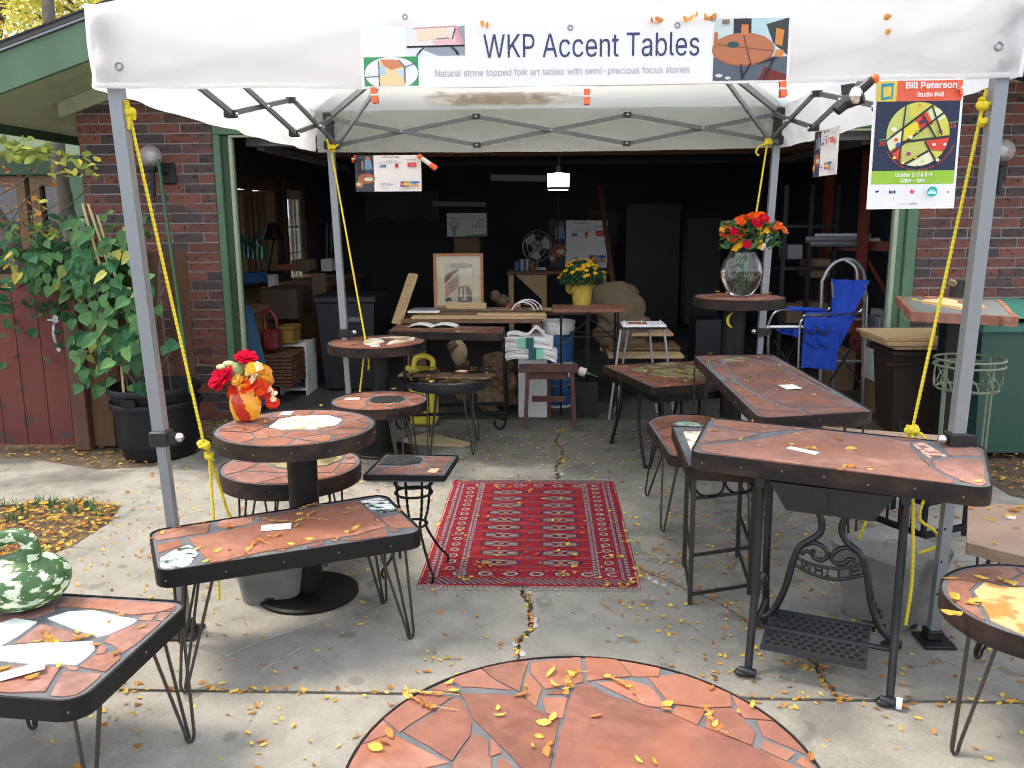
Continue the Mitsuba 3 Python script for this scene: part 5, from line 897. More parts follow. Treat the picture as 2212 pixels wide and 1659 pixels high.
for k in range(2): s = cr[0]+(cr[1]-cr[0])*(.25+.5*k); part(t, 'scroll', tube(np.array([(s[0]+.06*math.cos(q), s[1]-.004, .52+.05*math.sin(q)) for q in np.linspace(2.8, 6.6, 16)]), .005, 6), 'black_iron')
# ---- low slab table, right edge
z = .40; O19 = quad_round(W([(2088, 1172), (2300, 1225), (2290, 1100), (2092, 1082)], z), .01); t = thing('slab_table', 'low table of one mottled tan slab at the right edge behind the yellow centred table', 'table')
part(t, 'slab_top', prism(O19, z-.045, z), 'sandstone', r=(0, 0)); c = np.array(O19.centroid.coords[0])
for u, v in ((2120, 1225), (2142, 1222), (2300, 1270)): f = gz(u, v+60); hairpin(t, (f[0], f[1], z-.046), (f[0]-.02, f[1]-.02, 0), spread=.09, rods=2)
leaves_on(O19, 0, z, 'the low tan slab table', [(2100, 1092), (2135, 1100), (2160, 1095), (2190, 1105), (2180, 1118), (2140, 1125), (2196, 1142), (2098, 1100), (2205, 1098), (2150, 1175)], 1.9); card('white price card on the low tan slab table', 2170, 1120, 2192, 1124, .04, z, 'white_card')
# ---- round table with yellow centre, lower right
z = .455; E = np.array(W([(2040, 1285), (2070, 1261), (2110, 1246), (2160, 1240), (2050, 1305), (2100, 1349), (2160, 1385)], z)); A_ = np.column_stack([2*E, np.ones(len(E))]); s_ = lstsq(A_, (E**2).sum(1), rcond=None)[0]; C20 = s_[:2]; R20 = min(.36, max(.25, math.sqrt(s_[2]+s_[:2]@s_[:2])))
C20 = np.array(gz(2040, 1290, z)[:2])+np.array([R20*.99, -R20*.12]); O20 = circle(C20, R20); t = thing('round_table', 'round stone table with a broad golden yellow centre at the lower right corner', 'table')
yq = lambda L: [((2000+.452*x)*.7373, (1100+.452*y)*.7373) for x, y in L]
tabletop(t, O20, z, .062, focus=[(Polygon(W(yq([(1890, 1400), (1960, 1340), (2060, 1370), (2300, 1380), (2500, 1500), (2420, 1700), (2230, 1690), (2000, 1590), (1950, 1500)]), z)).buffer(0), 'inlay', (.62, .5))], n=20, seed=17, hue=(.2, .7), light=(.35, .9), rim='rust_rim', border=.010)
for (u, v), d in (((2062, 1632), (1, .2)), ((2112, 1425), (1, 0)), ((2290, 1450), (1, 0)), ((2330, 1700), (1, .3))): f = gz(u, v); e = C20-f[:2]; e /= np.linalg.norm(e)+1e-9; hairpin(t, (*(f[:2]+e*.07), z-.062), f, d=d, spread=.11, under=O20)
leaves_on(O20, 0, z, 'the yellow centred table', yq([(1750, 1450), (1870, 1480), (1910, 1470), (2050, 1340), (2090, 1345), (2140, 1360), (1770, 1560), (1720, 1555), (1735, 1325), (1930, 1325), (1880, 1490)]), 2.0)
# ---- iron grate table with a sandstone top, behind the treadle table
z = .55; q0, q1 = gz(1835, 965, z), gz(2105, 985, z); O21 = quad_round([q0[:2]+[-.1, -.0], q1[:2], q1[:2]+[.12, .34], q0[:2]+[0, .40]], .01); t = thing('grate_table', 'sandstone slab on a black iron fire grate stand with a leaf ornament', 'table')
part(t, 'slab_top', prism(O21, z-.04, z), 'sandstone', r=(0, 0)); A, B = gz(1842, 1118), gz(1992, 1178); d = (B-A)[:2]; L = np.linalg.norm(d); d /= L; e = np.array([-d[1], d[0]])
G = lambda s, h, y=0.: np.array([*(A[:2]+d*s+e*y), h])
for s in (0, L):
    for y in (0, .30): part(t, 'post', beam(G(s, .0+.004, y), G(s, z-.042, y), .022), 'black_iron')
for h in (.05, .22): part(t, 'rail', beam(G(0, h), G(L, h), .02, .03), 'black_iron'); part(t, 'rail', beam(G(L, h), G(L, h, .30), .02, .03), 'black_iron')
for i in range(1, 6): part(t, 'bar', beam(G(L*i/6, .05), G(L*i/6, z-.042), .010), 'black_iron')
part(t, 'rail', beam(G(L*.45, .02, -.06), G(L*.8, .02, -.05), .018), 'black_iron')
lf = Polygon([(0, 0), (.022, .02), (.018, .04), (.03, .06), (.012, .085), (.0, .11), (-.012, .085), (-.028, .06), (-.016, .04), (-.022, .02)]); part(t, 'leaf_ornament', upright(prism(lf, -.006, .006), G(L*.62, .24, -.012), (d[0], d[1], .3), (-.25*d[0], -.25*d[1], 1)), 'black_iron')
part(t, 'scroll', tube(np.array([G(L*.8+.07*math.cos(k), .30+.07*math.sin(k), -.01) for k in np.linspace(-2.6, 1.2, 14)]), .006, 6), 'black_iron')
# ---- tall round table with the glass vase
z = 1.105; C23, R23 = round_at(1499, 1695, 641, z); O23 = circle(C23, R23); t = thing('bar_table', 'tall round stone table on a dark pedestal holding the glass vase of flowers', 'table')
tabletop(t, O23, z, .062, n=14, seed=23, hue=(.1, .6), light=(.2, .6), rim='rust_rim'); pedestal(t, (C23[0]-.02, C23[1]+.02), z-.062, .07, .25)
leaves_on(O23, 0, z, 'the tall table with the glass vase', [(1550, 632), (1572, 634), (1660, 636)], 2.)
# ---- display stand, grey top with rock-cut edge
z = 1.07; O22 = Polygon(W([(1936, 640), (1968, 675), (2198, 686), (2160, 648)], z)); t = thing('display_stand', 'grey topped stand with a rough red rock edge on a black pedestal at the right', 'table')
part(t, 'rock_edge', prism(Polygon(chip(O22.buffer(.004), .008)[0]).difference(O22.buffer(-.022)), z-.05, z+.004), 'stone', r=(.3, .8)); part(t, 'grey_top', prism(O22.buffer(-.023), z-.03, z), 'grey_top'); c = np.array(O22.centroid.coords[0]); part(t, 'pedestal', bbox(c[0]-.055, c[0]+.055, c[1]-.055, c[1]+.055, .03, z-.052, .006), 'black_iron'); part(t, 'base_plate', bbox(c[0]-.22, c[0]+.22, c[1]-.22, c[1]+.22, .004, .028, .006), 'black_iron')
ws = thing('wood_sample', 'pale wood strip with two red blocks lying on the grey topped stand', 'wood'); P = W([(1990, 655), (2085, 672), (2130, 668), (2030, 647)], z); part(ws, 'strip', prism(Polygon(P), z+.001, z+.018), 'pine', r=(.2, 1))
for u, v in ((2010, 652), (2085, 662)): p = gz(u, v, z); part(ws, 'block', cbox((p[0], p[1], z+.026), (.07, .05, .014), .2), 'stone', r=(.7, .9))
leaves_on(O22, 0, z, 'the grey topped stand', [(1975, 650), (1985, 652), (1995, 655), (2003, 650)], 2.2)
rough('white_stone', lambda p, n, uv: mix((.62, .66, .62), (.84, .84, .82), fbm(p.x*12, p.y*12, 0., 3))*1.0, .4, lambda p, n, uv: fbm(p.x*25, p.y*25, p.z*25, 3), .004, spec=.5)
# ================================================================ rug
rug = thing('rug', 'red oriental rug with two rows of medallions lying on the driveway', 'rug')
RX0, RX1, RY0, RY1 = -.567, .430, 3.575, 5.150
def f_rug(p, n, uv):
    x, y = (p.x-RX0)/(RX1-RX0), (p.y-RY0)/(RY1-RY0); W_, H_ = RX1-RX0, RY1-RY0
    ex, ey = dr.minimum(x, 1-x)*W_, dr.minimum(y, 1-y)*H_
    red = mix((.165, .011, .017), (.235, .019, .027), fbm(p.x*14, p.y*90, 0., 2)); nav = mi.Color3f(.055, .022, .045); crm = mi.Color3f(.29, .22, .18)
    c = red
    def band(d, a, b): return dr.select((d > a) & (d < b), 1., 0.)
    # field medallions, two columns of ten
    fx, fy = .205, .20
    inf = (ex > fx) & (ey > fy)
    u, v = (x*W_-fx)/(W_-2*fx)*2, (y*H_-fy)/(H_-2*fy)*10
    gu, gv = (u-dr.floor(u)-.5), (v-dr.floor(v)-.5)
    au, av = dr.abs(gu)/.33, dr.abs(gv)/.33; r = dr.maximum(dr.maximum(au, av), (au+av)*.70)
    t = .5+.5*dr.sin(au*9.)*dr.sin(av*7.+1.); med = mix(crm*.72, nav, smoothstep(.35, .6, t)); med = mix(med, red*.5, dr.select((au < .30) & (av < .42), 1., 0.)); med = mix(med, crm*.8, dr.select((au < .12) & (av < .2), 1., 0.))
    ring = dr.select((r > .86) & (r < 1.06), 1., 0.); sel = dr.select(inf, 1., 0.); c = mix(c, dr.select(r < 1, med, c), sel); c = mix(c, nav, ring*sel); c = mix(c, crm*.75, dr.select((r > .72) & (r < .86), .8, 0.)*sel)
    cu, cv = u-dr.floor(u+.5), v-dr.floor(v+.5); s = dr.abs(cu)/.09+dr.abs(cv)/.30
    star = dr.select((s < 1) & (noise(cu*40+9, cv*12, 5.) > .42) & inf & (dr.abs(u-1) < .9), .85, 0.); c = mix(c, nav*1.6, star)
    ln = dr.select((dr.abs(dr.abs(cv)-.06) < .022) & (dr.abs(gu) < .5) & (dr.abs(cu) < .26) & inf, .45, 0.); c = mix(c, crm*.6, ln)
    # side borders
    inb = ~inf
    my = y*H_/.075; q1 = my-dr.floor(my)-.5; e1 = dr.abs(ex-.125)
    row = (e1 < .034) & (ey > .16)
    rr = dr.square((ex-.125)/.030)+dr.square(q1/.36); cc = mix(nav, crm, dr.select((rr > .22) & (rr < .62), 1., 0.)); cc = mix(cc, red, dr.select(rr < .10, 1., 0.)); c = dr.select(row & (rr < 1), cc, c)
    mx = x*W_/.118; q2 = mx-dr.floor(mx)-.5; row2 = (dr.abs(ey-.128) < .034) & (ex > .10); rr2 = dr.square((ey-.128)/.030)+dr.square(q2/.36); c2 = mix(nav, crm, dr.select((rr2 > .22) & (rr2 < .62), 1., 0.)); c2 = mix(c2, red, dr.select(rr2 < .10, 1., 0.)); c = dr.select(row2 & (rr2 < 1), c2, c)
    def dashes(d, along, a, b, step, k): w = along/step; return dr.select((d > a) & (d < b) & (w-dr.floor(w) < k), 1., 0.)
    edge_side = ey > .085
    for a, b, st, k in ((.035, .053, .030, .45), (.066, .078, .017, .5), (.172, .184, .017, .5), (.188, .203, .030, .45)):
        g = dr.select((ex > a-.006) & (ex < b+.006) & edge_side, 1., 0.); c = mix(c, nav*1.4, g*.7); c = mix(c, crm, dashes(ex, y*H_, a, b, st, k)*dr.select(edge_side, 1., 0.))
    d1 = (x*W_+ey*1.0)/.030; zig = dr.select((ey > .018) & (ey < .075) & (ex > .03), 1., 0.); c = mix(c, mix(nav*1.2, crm*.75, dr.select((d1-dr.floor(d1)) < .42, 1., 0.)), zig*dr.select(noise(x*W_*120, ey*120, 0.) > .25, .9, .25))
    g = dr.select((ey > .084) & (ey < .090) | (ey > .165) & (ey < .171), 1., 0.)*dr.select(ex > .09, 1., 0.); w3 = x*W_/.03; c = mix(c, crm*.7, g*dr.select(w3-dr.floor(w3) < .5, 1., 0.))
    return c*(.86+.28*noise(p.x*260, p.y*260, 0.))
rough('rug', f_rug, .95, lambda p, n, uv: noise(p.x*300, p.y*300, 0), .002, spec=.1)
plain('fringe', (.34, .32, .28), .9)
part(rug, 'pile', sheet(lambda u, v: (RX0+(RX1-RX0)*u+.006*(meshkit.fbm(np.stack([u*3, v*4, 0*u], -1), 2)-.5), RY0+(RY1-RY0)*v+.014*(meshkit.fbm(np.stack([u*4, v*2, 0*u+4], -1), 2)-.5)*np.where(v < .03, 1, .3), .011+.012*np.maximum(0, meshkit.fbm(np.stack([u*4, v*5, 0*u+9], -1), 3)-.55)+.012*np.exp(-((u-.45)/.05)**2)*np.exp(-v/.03)-.0085*((u < .001) | (u > .999) | (v < .001) | (v > .999))), 41, 61), 'rug', smooth=True)
part(rug, 'backing', box(RX0+.006, RX1-.006, RY0+.012, RY1-.012, .0025, .006), 'fringe')
V = []
for i in range(170):
    for y, s in ((RY0, -1), (RY1, 1)): x = RX0+(RX1-RX0)*(i+.5)/170; V.append(tube([(x, y+.004*-s, .007), (x+rnd(-.004, .004), y+s*.018, .005), (x+rnd(-.010, .010), y+s*rnd(.028, .042), .0035)], .0016, 3, False))
part(rug, 'fringe', join(V), 'fringe', kind='stuff')
rp = scatter(sbox(RX0, RY0, RX1, RY1), 120)
for cx_, cy_ in ((.30, 3.58), (.38, 3.60), (.42, 3.68), (-.28, 3.80), (.10, 3.70), (.36, 3.9)):
    rp += [(cx_+rnd(-.05, .05), cy_+rnd(-.03, .03)) for _ in range(7)]
litter('leaf_litter', 'small curled leaves dropped on the red rug', rp, .015, 1.1)
# ================================================================ gourd
def f_gourd(p, n, uv):
    a = fbm(p.x*34+2.5*fbm(p.x*12, p.y*12, p.z*12, 2), p.y*34, p.z*52, 4); s = smoothstep(.515, .60, a); g = mix((.020, .070, .020), (.055, .13, .035), fbm(p.x*30, p.y*30, p.z*30, 2)); pale = mix((.44, .55, .38), (.62, .67, .50), fbm(p.x*18, p.y*18, p.z*18, 2))
    return mix(g, pale, s)
rough('gourd_skin', f_gourd, .32, spec=.5)
gc = gz(36, 1322, .425); t = thing('gourd', 'large green and white mottled swan gourd resting on the corner table', 'gourd')
th = np.linspace(0, math.pi, 24); GR = .138; bod = lathe([(0, .002)]+[(GR*math.sin(a)**.8, .080-.080*math.cos(a)+.010*math.exp(-((a-math.pi)/.5)**2)) for a in th[1:-1]]+[(.0, .172)], 48, (0, 0, 0))
v = bod[0]; ang = np.arctan2(v[:, 1], v[:, 0]); v[:, :2] *= (1+.010*np.cos(9*ang))[:, None]
bx, by = gc[0], gc[1]+.05
part(t, 'body', (v+np.array([bx, by, .4265]), bod[1]), 'gourd_skin', smooth=True)
gp = lambda u, v: gy(u, v, by-.01)
nk = bez(gp(62, 1216), gp(65, 1196), gp(66, 1178), gp(56, 1163), gp(34, 1157), gp(6, 1162), gp(-22, 1180), gp(-46, 1206), n=8)
part(t, 'neck', tube(nk, np.interp(np.linspace(0, 1, len(nk)), [0, .13, .3, .5, .8, 1], [.046, .033, .026, .023, .024, .029]), 18), 'gourd_skin', smooth=True)
# ================================================================ flowers
def bloom(c, r, h, n=40, flat=.6, seed=0, li=.8, d=(0, 0, 1), wid=.42):
    """A double flower head: rings of petals about the axis d."""
    V, F, Rr, q = [], [], [], 0; x, y, dz = frame_of(np.asarray(d, float)); q0 = 0
    for i in range(n):
        s = (i+.5)/n; el = (1-s)*1.35*flat+.12+rnd(-.25, .25); a = i*2.39996+rnd(-.3, .3); L = r*(.55+.45*s)*rnd(.85, 1.1); o = (x*math.cos(a)+y*math.sin(a)); up_ = dz; w = np.cross(dz, o)*L*wid
        b = np.asarray(c); m1 = b+(o*math.cos(el)+up_*math.sin(el))*L*.6; tp_ = b+(o*math.cos(el*.75)+up_*math.sin(el*.8))*L
        V += [b, m1-w*.9, m1+w*.9, tp_-w*.55+up_*L*.05*rnd(-1, 1), tp_+w*.55+up_*L*.05*rnd(-1, 1)]; F += [[q, q+1, q+2], [q+1, q+3, q+4], [q+1, q+4, q+2]]; Rr += [(h+rnd(-.02, .02), li*rnd(.15, 1.15))]*5; q += 5
    return np.array(V), np.array(F), np.array(Rr)
def flower(t, c, r, h, n=40, name='bloom', **kw): V, F, Rr = bloom(c, r, h, n, **kw); return part(t, name, (V, F), 'petal', r=Rr)
def f_vase(p, n, uv):
    cx_, cy_ = VC[0], VC[1]; a = dr.atan2(p.y-cy_, p.x-cx_); w = dr.sin(a*3.0+p.z*20+2.2+.6*fbm(p.x*20, p.y*20, p.z*20, 2)); sp = fbm(p.x*90, p.y*90, p.z*90, 2)
    return mix((.80, .36, .02), (.50, .03, .012), smoothstep(.15, .35, w+.9*(sp-.5)))
VC = gz(533, 908, .765); t = thing('vase', 'orange and red swirled art glass vase on the round pedestal table', 'vase'); rough('swirl_glass', f_vase, .22, spec=.6)
part(t, 'body', lathe([(0, .001), (.042, .001), (.052, .01), (.066, .055), (.068, .085), (.058, .125), (.050, .15), (.053, .163), (.058, .170), (.053, .168), (.046, .15), (0, .14)], 32, (VC[0], VC[1], .7665)), 'swirl_glass', smooth=50)
b = thing('bouquet', 'bouquet of red, orange and yellow flowers with green buds in the swirled vase', 'flowers')
def VP(u, v, dy=0.): return gy(u, v, VC[1]+dy)
flower(b, VP(532, 775, .01), .050, .02, 130, d=(.2, -.5, 1), wid=.26); flower(b, VP(480, 818, -.03), .066, .02, 170, d=(-.5, -.7, .8), wid=.26)
for u, v, h, r in ((515, 838, .16, .05), (540, 835, .16, .052), (525, 845, .17, .05), (565, 838, .17, .045), (580, 850, .15, .04), (505, 848, .16, .04), (545, 850, .14, .045), (548, 796, .42, .045), (570, 808, .40, .045), (575, 822, .36, .042), (525, 812, .42, .04), (560, 825, .34, .04), (512, 822, .40, .035), (588, 870, .15, .035)): flower(b, VP(u, v, rnd(-.05, .04)), r*.85, h, 22, 'bloom', wid=.7, flat=.5, d=(rnd(-.4, .4), -.7, rnd(.3, 1)))
for u, v in ((535, 805), (548, 810), (560, 795), (583, 842), (592, 850), (590, 862), (535, 875), (529, 885), (556, 788), (545, 820)): flower(b, VP(u, v, -.05), .017, .62, 9, 'small_bloom', flat=.3, wid=.5, d=(rnd(-.3, .3), -.8, .4))
part(b, 'seed_head', ball(VP(512, 800, .0), .034, 3, .25, 3), 'green_head', smooth=True)
for u, v in ((480, 793), (494, 786), (500, 795), (482, 805)): part(b, 'bud', ball(VP(u, v, -.01), .017, 2, s=(1.5, 1, .8)), 'pale_bud', smooth=True)
for i in range(10): p = VP(rnd(505, 570), 860, rnd(-.03, .03)); q = VP(rnd(490, 590), rnd(800, 845), rnd(-.03, .03)); part(b, 'stem', tube([np.array([VC[0]+rnd(-.02, .02), VC[1], .86]), q], .003, 5), 'green_cane')
rough('green_head', lambda p, n, uv: mix((.12, .20, .06), (.36, .42, .2), fbm(p.x*120, p.y*120, p.z*120, 2)), .8); plain('pale_bud', (.55, .58, .26), .6)
def leaf_cloud(n, cfn, L0, L1, hfn, lifn, wr=(.45, .7)):
    ms, rs = [], []
    for i in range(n):
        c = cfn(); L = rnd(L0, L1); m = leaf_mesh((0, 0, 0), L, L*rnd(*wr), rnd(0, 6.3), rnd(.0, .25), rnd(-1, 1), rnd(-1, 1)); ms.append((m[0]+c, m[1])); rs.append(np.tile((hfn(), lifn()), (len(m[0]), 1)))
    return join(ms), np.vstack(rs)
# glass vase with the autumn bouquet
VB = np.array([C23[0]+.01, C23[1], 1.107]); t = thing('glass_vase', 'clear flattened round glass vase on the tall table', 'vase')
prof = [(.045, .004), (.07, .012), (.105, .05), (.130, .11), (.137, .16), (.128, .21), (.105, .25), (.085, .275), (.088, .285)]; inner_ = [(r-.006, zz) for r, zz in prof[::-1]]; inner_[-1] = (.04, .016)
part(t, 'glass_wall', lathe([(0, .001), (.045, .001)]+prof+inner_+[(0, .016)], 36, VB, 1, .62), 'glass', smooth=50)
part(t, 'water', lathe([(0, .0205), (.036, .021)]+[(r-.0075, zz) for r, zz in prof[1:5]]+[(.1265, .165), (0, .165)], 36, VB, 1, .62), 'water', smooth=50)
b = thing('bouquet', 'autumn bouquet of orange lilies, red carnations and yellow daisies in the glass vase', 'flowers')
def V2(u, v, dy=0.): return gy(u, v, VB[1]+dy)
for u, v, h, r in ((1598, 478, .26, .045), (1573, 490, .29, .045), (1560, 505, .28, .04), (1578, 515, .26, .045), (1680, 490, .27, .045), (1690, 497, .27, .045), (1668, 500, .27, .04), (1655, 488, .27, .04), (1625, 470, .18, .05), (1640, 468, .20, .05), (1590, 512, .17, .04), (1600, 505, .26, .04), (1622, 480, .22, .04), (1610, 470, .18, .035)): flower(b, V2(u, v, rnd(-.06, .05)), r, h, 14, wid=.5, flat=.4, d=(rnd(-.6, .6), -.6, rnd(.3, 1)))
for u, v, h in ((1584, 498, .03), (1613, 528, .02), (1635, 482, .02), (1650, 472, .05)): flower(b, V2(u, v, -.06), .036, h, 45, d=(0, -.7, .5))
for u, v in ((1560, 495), (1595, 532), (1603, 527), (1588, 538), (1640, 492), (1642, 505), (1638, 520), (1643, 534), (1655, 498)): flower(b, V2(u, v, -.05), .026, .42, 14, 'daisy', flat=.3, d=(rnd(-.3, .3), -.8, .5))
for u, v in ((1650, 530), (1646, 537)): flower(b, V2(u, v, -.06), .02, .62, 9, 'daisy', d=(0, -.8, .5))
for i in range(26): a = rnd(0, 6.3); e = V2(rnd(1560, 1685), rnd(480, 530), rnd(-.05, .05)); part(b, 'stem', tube(bez(VB+[rnd(-.05, .05), rnd(-.03, .03), .03], VB+[rnd(-.05, .05), rnd(-.03, .03), .26], e, n=5), .0028, 5), 'green_cane')
m, r = leaf_cloud(130, lambda: V2(rnd(1560, 1685), rnd(480, 535), rnd(-.07, .06)), .05, .10, lambda: rnd(.05, .28), lambda: rnd(.4, 1), (.3, .45)); part(b, 'foliage', m, 'leaf', kind='stuff', r=r)
# potted mum in the doorway
zt = .891; p = gz(1258, 660, .89); PC = np.array([p[0], p[1]+.10, zt]); t = thing('potted_mum', 'yellow chrysanthemum in a gold foil wrapped pot on the wire plant table', 'plant')
plain('gold_foil', (.55, .42, .08), .35, .3)
a = np.arange(30)*2*math.pi/30; secs = []
for r_, zz, am in ((.075, 0, 0), (.082, .06, .006), (.088, .12, .012), (.102, .155, .03), (.128, .185, .05)): secs.append(np.column_stack([PC[0]+(r_+am*.3*np.sin(a*7+zz*30))*np.cos(a), PC[1]+(r_+am*.3*np.sin(a*7))*np.sin(a), PC[2]+zz+am*np.sin(a*3+.4)+am*np.cos(a-.3)]))
F = [];
for i in range(4):
    for j in range(30): q_, s_ = i*30+j, i*30+(j+1) % 30; F += [[q_, s_, s_+30], [q_, s_+30, q_+30]]
part(t, 'foil_wrap', (np.vstack(secs), np.array(F)), 'gold_foil', smooth=50); part(t, 'pot', lathe([(0, .001), (.068, .001), (.080, .13), (0, .13)], 20, PC), 'black_plastic')
def dome(): d = rng.normal(size=3); d[2] = abs(d[2])*.9; d /= np.linalg.norm(d); return PC+[0, 0, .19]+d*np.array([.19, .17, .20])*rnd(.5, 1)**.5-[0, 0, .02]
m, r = leaf_cloud(900, dome, .025, .05, lambda: rnd(0, .16), lambda: rnd(.2, .8)); part(t, 'foliage', m, 'leaf', kind='stuff', r=r)
for i in range(46): a_ = rnd(0, 6.3); q_ = math.sqrt(rnd(0, 1)); flower(t, PC+[.19*q_*math.cos(a_), .17*q_*math.sin(a_), .19+.19*math.sqrt(max(0, 1-q_*q_*.9))+rnd(-.01, .02)-.02], .024, .43, 18, flat=.4, d=(.6*q_*math.cos(a_), -.35+.6*q_*math.sin(a_), 1))
# ================================================================ gate, post, fence
gate = thing('gate', 'weathered red plank gate with an iron thumb latch', 'gate'); GY = 5.85; gx0, gx1 = gy(-260, 800, GY)[0], gy(145, 800, GY)[0]
n = 8; wd = (gx1-gx0)/n
for i in range(n):
    x0 = gx0+wd*i; xm = (gx0+gx1)/2; top = lambda x: 1.145+.055*(1-((x-(gx0+gx1)/2-.1)/(gx1-gx0)*2)**2)
    part(gate, 'plank', (np.array([[x, y, (top(x) if k else .035)] for k in (0, 1) for y in (GY+rnd(0, .003), GY+.026) for x in (x0+.003, x0+wd-.003)]), BOXF), 'red_paint', r=(rnd(0, 1), .5))
for zz in (.2, .95): part(gate, 'rail', box(gx0, gx1, GY+.028, GY+.07, zz, zz+.09), 'red_paint', r=(.3, .5))
lx = gy(122, 700, GY)[0]; lz = gy(122, 700, GY)[2]
la = part(gate, 'latch', join(prism(Polygon([(0, .075), (.022, .05), (.014, .035), (.022, .02), (0, .0), (-.022, .02), (-.014, .035), (-.022, .05)]), 0, .006), prism(Polygon([(0, -.20), (.018, -.18), (.012, -.165), (.016, -.15), (0, -.135), (-.016, -.15), (-.012, -.165), (-.018, -.18)]), 0, .006)), 'galv_light'); v = scene[la]
mm = join(prism(Polygon([(0, .075), (.022, .05), (.014, .035), (.022, .02), (0, .0), (-.022, .02), (-.014, .035), (-.022, .05)]), 0, .006), prism(Polygon([(0, -.20), (.018, -.18), (.012, -.165), (.016, -.15), (0, -.135), (-.016, -.15), (-.012, -.165), (-.018, -.18)]), 0, .006), tube([(0, .01, .006), (0, -.01, .035), (0, -.06, .045), (0, -.12, .035), (0, -.14, .006)], [.007, .010, .012, .010, .007], 8), cbox((-.03, .03, .006), (.05, .012, .012)))
put(la, upright(mm, (lx, GY-.001, lz), (1, 0, 0), (0, 0, 1)), 'galv_light', smooth=40)
gx_ = gx1+.015; fp = thing('fence', 'dark stained wooden fence panel and post between the red gate and the brick wall', 'fence')
part(fp, 'post', bbox(gx_, gx_+.11, GY-.03, GY+.10, 0, 1.18, .006), 'stained_wood'); fx0 = gx_+.115
bw = .155; k = 0; xx = fx0
while xx < -2.62-.02 and k < 6: part(fp, 'board', box(xx, xx+bw-.004, GY+.03+.12*k, GY+.05+.12*k, .02, 1.40+.0*k), 'stained_wood'); xx += bw; k += 1
part(fp, 'tall_post', bbox(gx_+.07, gx_+.18, GY+.11, GY+.22, 0, 1.50, .006), 'stained_wood')
# ================================================================ nursery pot with the big leaved vine
pc = gz(336, 985); pc = np.array([pc[0]+.01, pc[1]+.06, 0.]); t = thing('plant_pot', 'large black plastic nursery pot, doubled, at the foot of the brick wall', 'pot')
part(t, 'outer_pot', lathe([(0, .004), (.235, .004), (.243, .02), (.285, .36), (.303, .362), (.306, .385), (.30, .40), (.286, .40), (.27, .1), (0, .08)], 44, pc), 'pot_black', smooth=30); part(t, 'inner_pot', lathe([(.25, .3), (.288, .46), (.31, .462), (.312, .485), (.305, .50), (.292, .50), (.27, .40), (0, .38)], 44, pc+[-.005, .0, 0]), 'pot_black', smooth=30)
part(t, 'lug', cbox(pc+[-.05, -.30, .425], (.10, .02, .05)), 'pot_black'); part(t, 'potting_soil', lathe([(0, .425), (.275, .405)], 24, pc), 'soil')
vine = thing('vine', 'big leaved green vine spreading over the gate and fence from the black pot', 'plant')
def vine_leaf(c, L, nrm, roll):
    # a heart shaped, slightly folded leaf hanging from its base
    P = np.array([(0, 0, 0), (-.20, .10, .03), (-.42, -.08, .05), (-.44, -.34, .04), (-.24, -.68, .02), (0, -1.0, -.05), (.24, -.68, .02), (.44, -.34, .04), (.42, -.08, .05), (.20, .10, .03), (0, -.35, -.04), (0, -.7, -.05)])
    F = np.array([[0, 1, 10], [1, 2, 10], [2, 3, 10], [3, 4, 11], [3, 11, 10], [4, 5, 11], [11, 5, 6], [11, 6, 7], [10, 11, 7], [10, 7, 8], [10, 8, 9], [10, 9, 0]])
    n_ = np.asarray(nrm, float); n_ /= np.linalg.norm(n_); dn = np.array([math.sin(roll), 0, -math.cos(roll)]); yv = -(dn-n_*(dn@n_)); yv /= np.linalg.norm(yv); xv = np.cross(yv, n_)
    P = P*L*np.array([rnd(.8, 1.05), 1, rnd(.4, 2.2)]); return np.asarray(c)+P[:, :1]*xv+P[:, 1:2]*yv+P[:, 2:3]*n_, F
zone = [((20, 260), (545, 620), 70), ((130, 330), (600, 760), 95), ((180, 340), (700, 830), 45), ((140, 300), (470, 620), 50)]
spots = []
for (u0, u1), (v0, v1), n in zone:
    for _ in range(n): spots.append((rnd(u0, u1), rnd(v0, v1)))
spots += [(345, 735), (372, 745), (395, 735), (330, 700), (335, 640), (310, 690), (352, 660), (205, 790), (225, 795), (180, 800), (172, 770), (345, 590), (320, 600), (300, 560), (260, 455), (238, 465), (300, 580), (20, 500), (35, 485), (12, 520), (90, 545), (70, 555), (100, 520), (25, 540), (10, 560), (250, 520), (285, 500), (310, 560), (335, 620)]
for u, v in spots:
    if v > 640 and u < 150: continue
    Y = 5.76-.0009*max(0, u-150)*1.6+rnd(-.12, .14) if u > 60 else 5.80+rnd(-.1, .2)
    c = gy(u, v, Y); c[1] -= .1 if u > 180 else 0
    part(vine, 'leaf', vine_leaf(c, rnd(.055, .115), (rnd(-.7, .7), -1, rnd(-.1, 1.3)), rnd(-.7, .7)), 'leaf', r=(rnd(.0, .26) if rnd(0, 1) < .93 else rnd(.33, .45), rnd(.3, 1.35)))
m, r = leaf_cloud(800, lambda: gy(rnd(0, 320), 470+rnd(0, 1)*330, 5.85+rnd(-.1, .35)) if rnd(0, 1) < .4 else gy(rnd(60, 300), rnd(520, 690), 5.8+rnd(-.05, .3)), .05, .10, lambda: rnd(0, .22), lambda: rnd(.15, .7), (.6, .85)); part(vine, 'leaf_mass', m, 'leaf', kind='stuff', r=r)
for i in range(9): p0 = pc+[rnd(-.16, .1), rnd(-.12, .1), .42]; q_ = gy(rnd(140, 345), rnd(560, 720), 5.6+rnd(-.1, .2)); part(vine, 'stem', tube(bez(p0, (p0+q_)/2+[rnd(-.05, .05), 0, rnd(0, .1)], q_, n=6), .006, 6), 'bark')
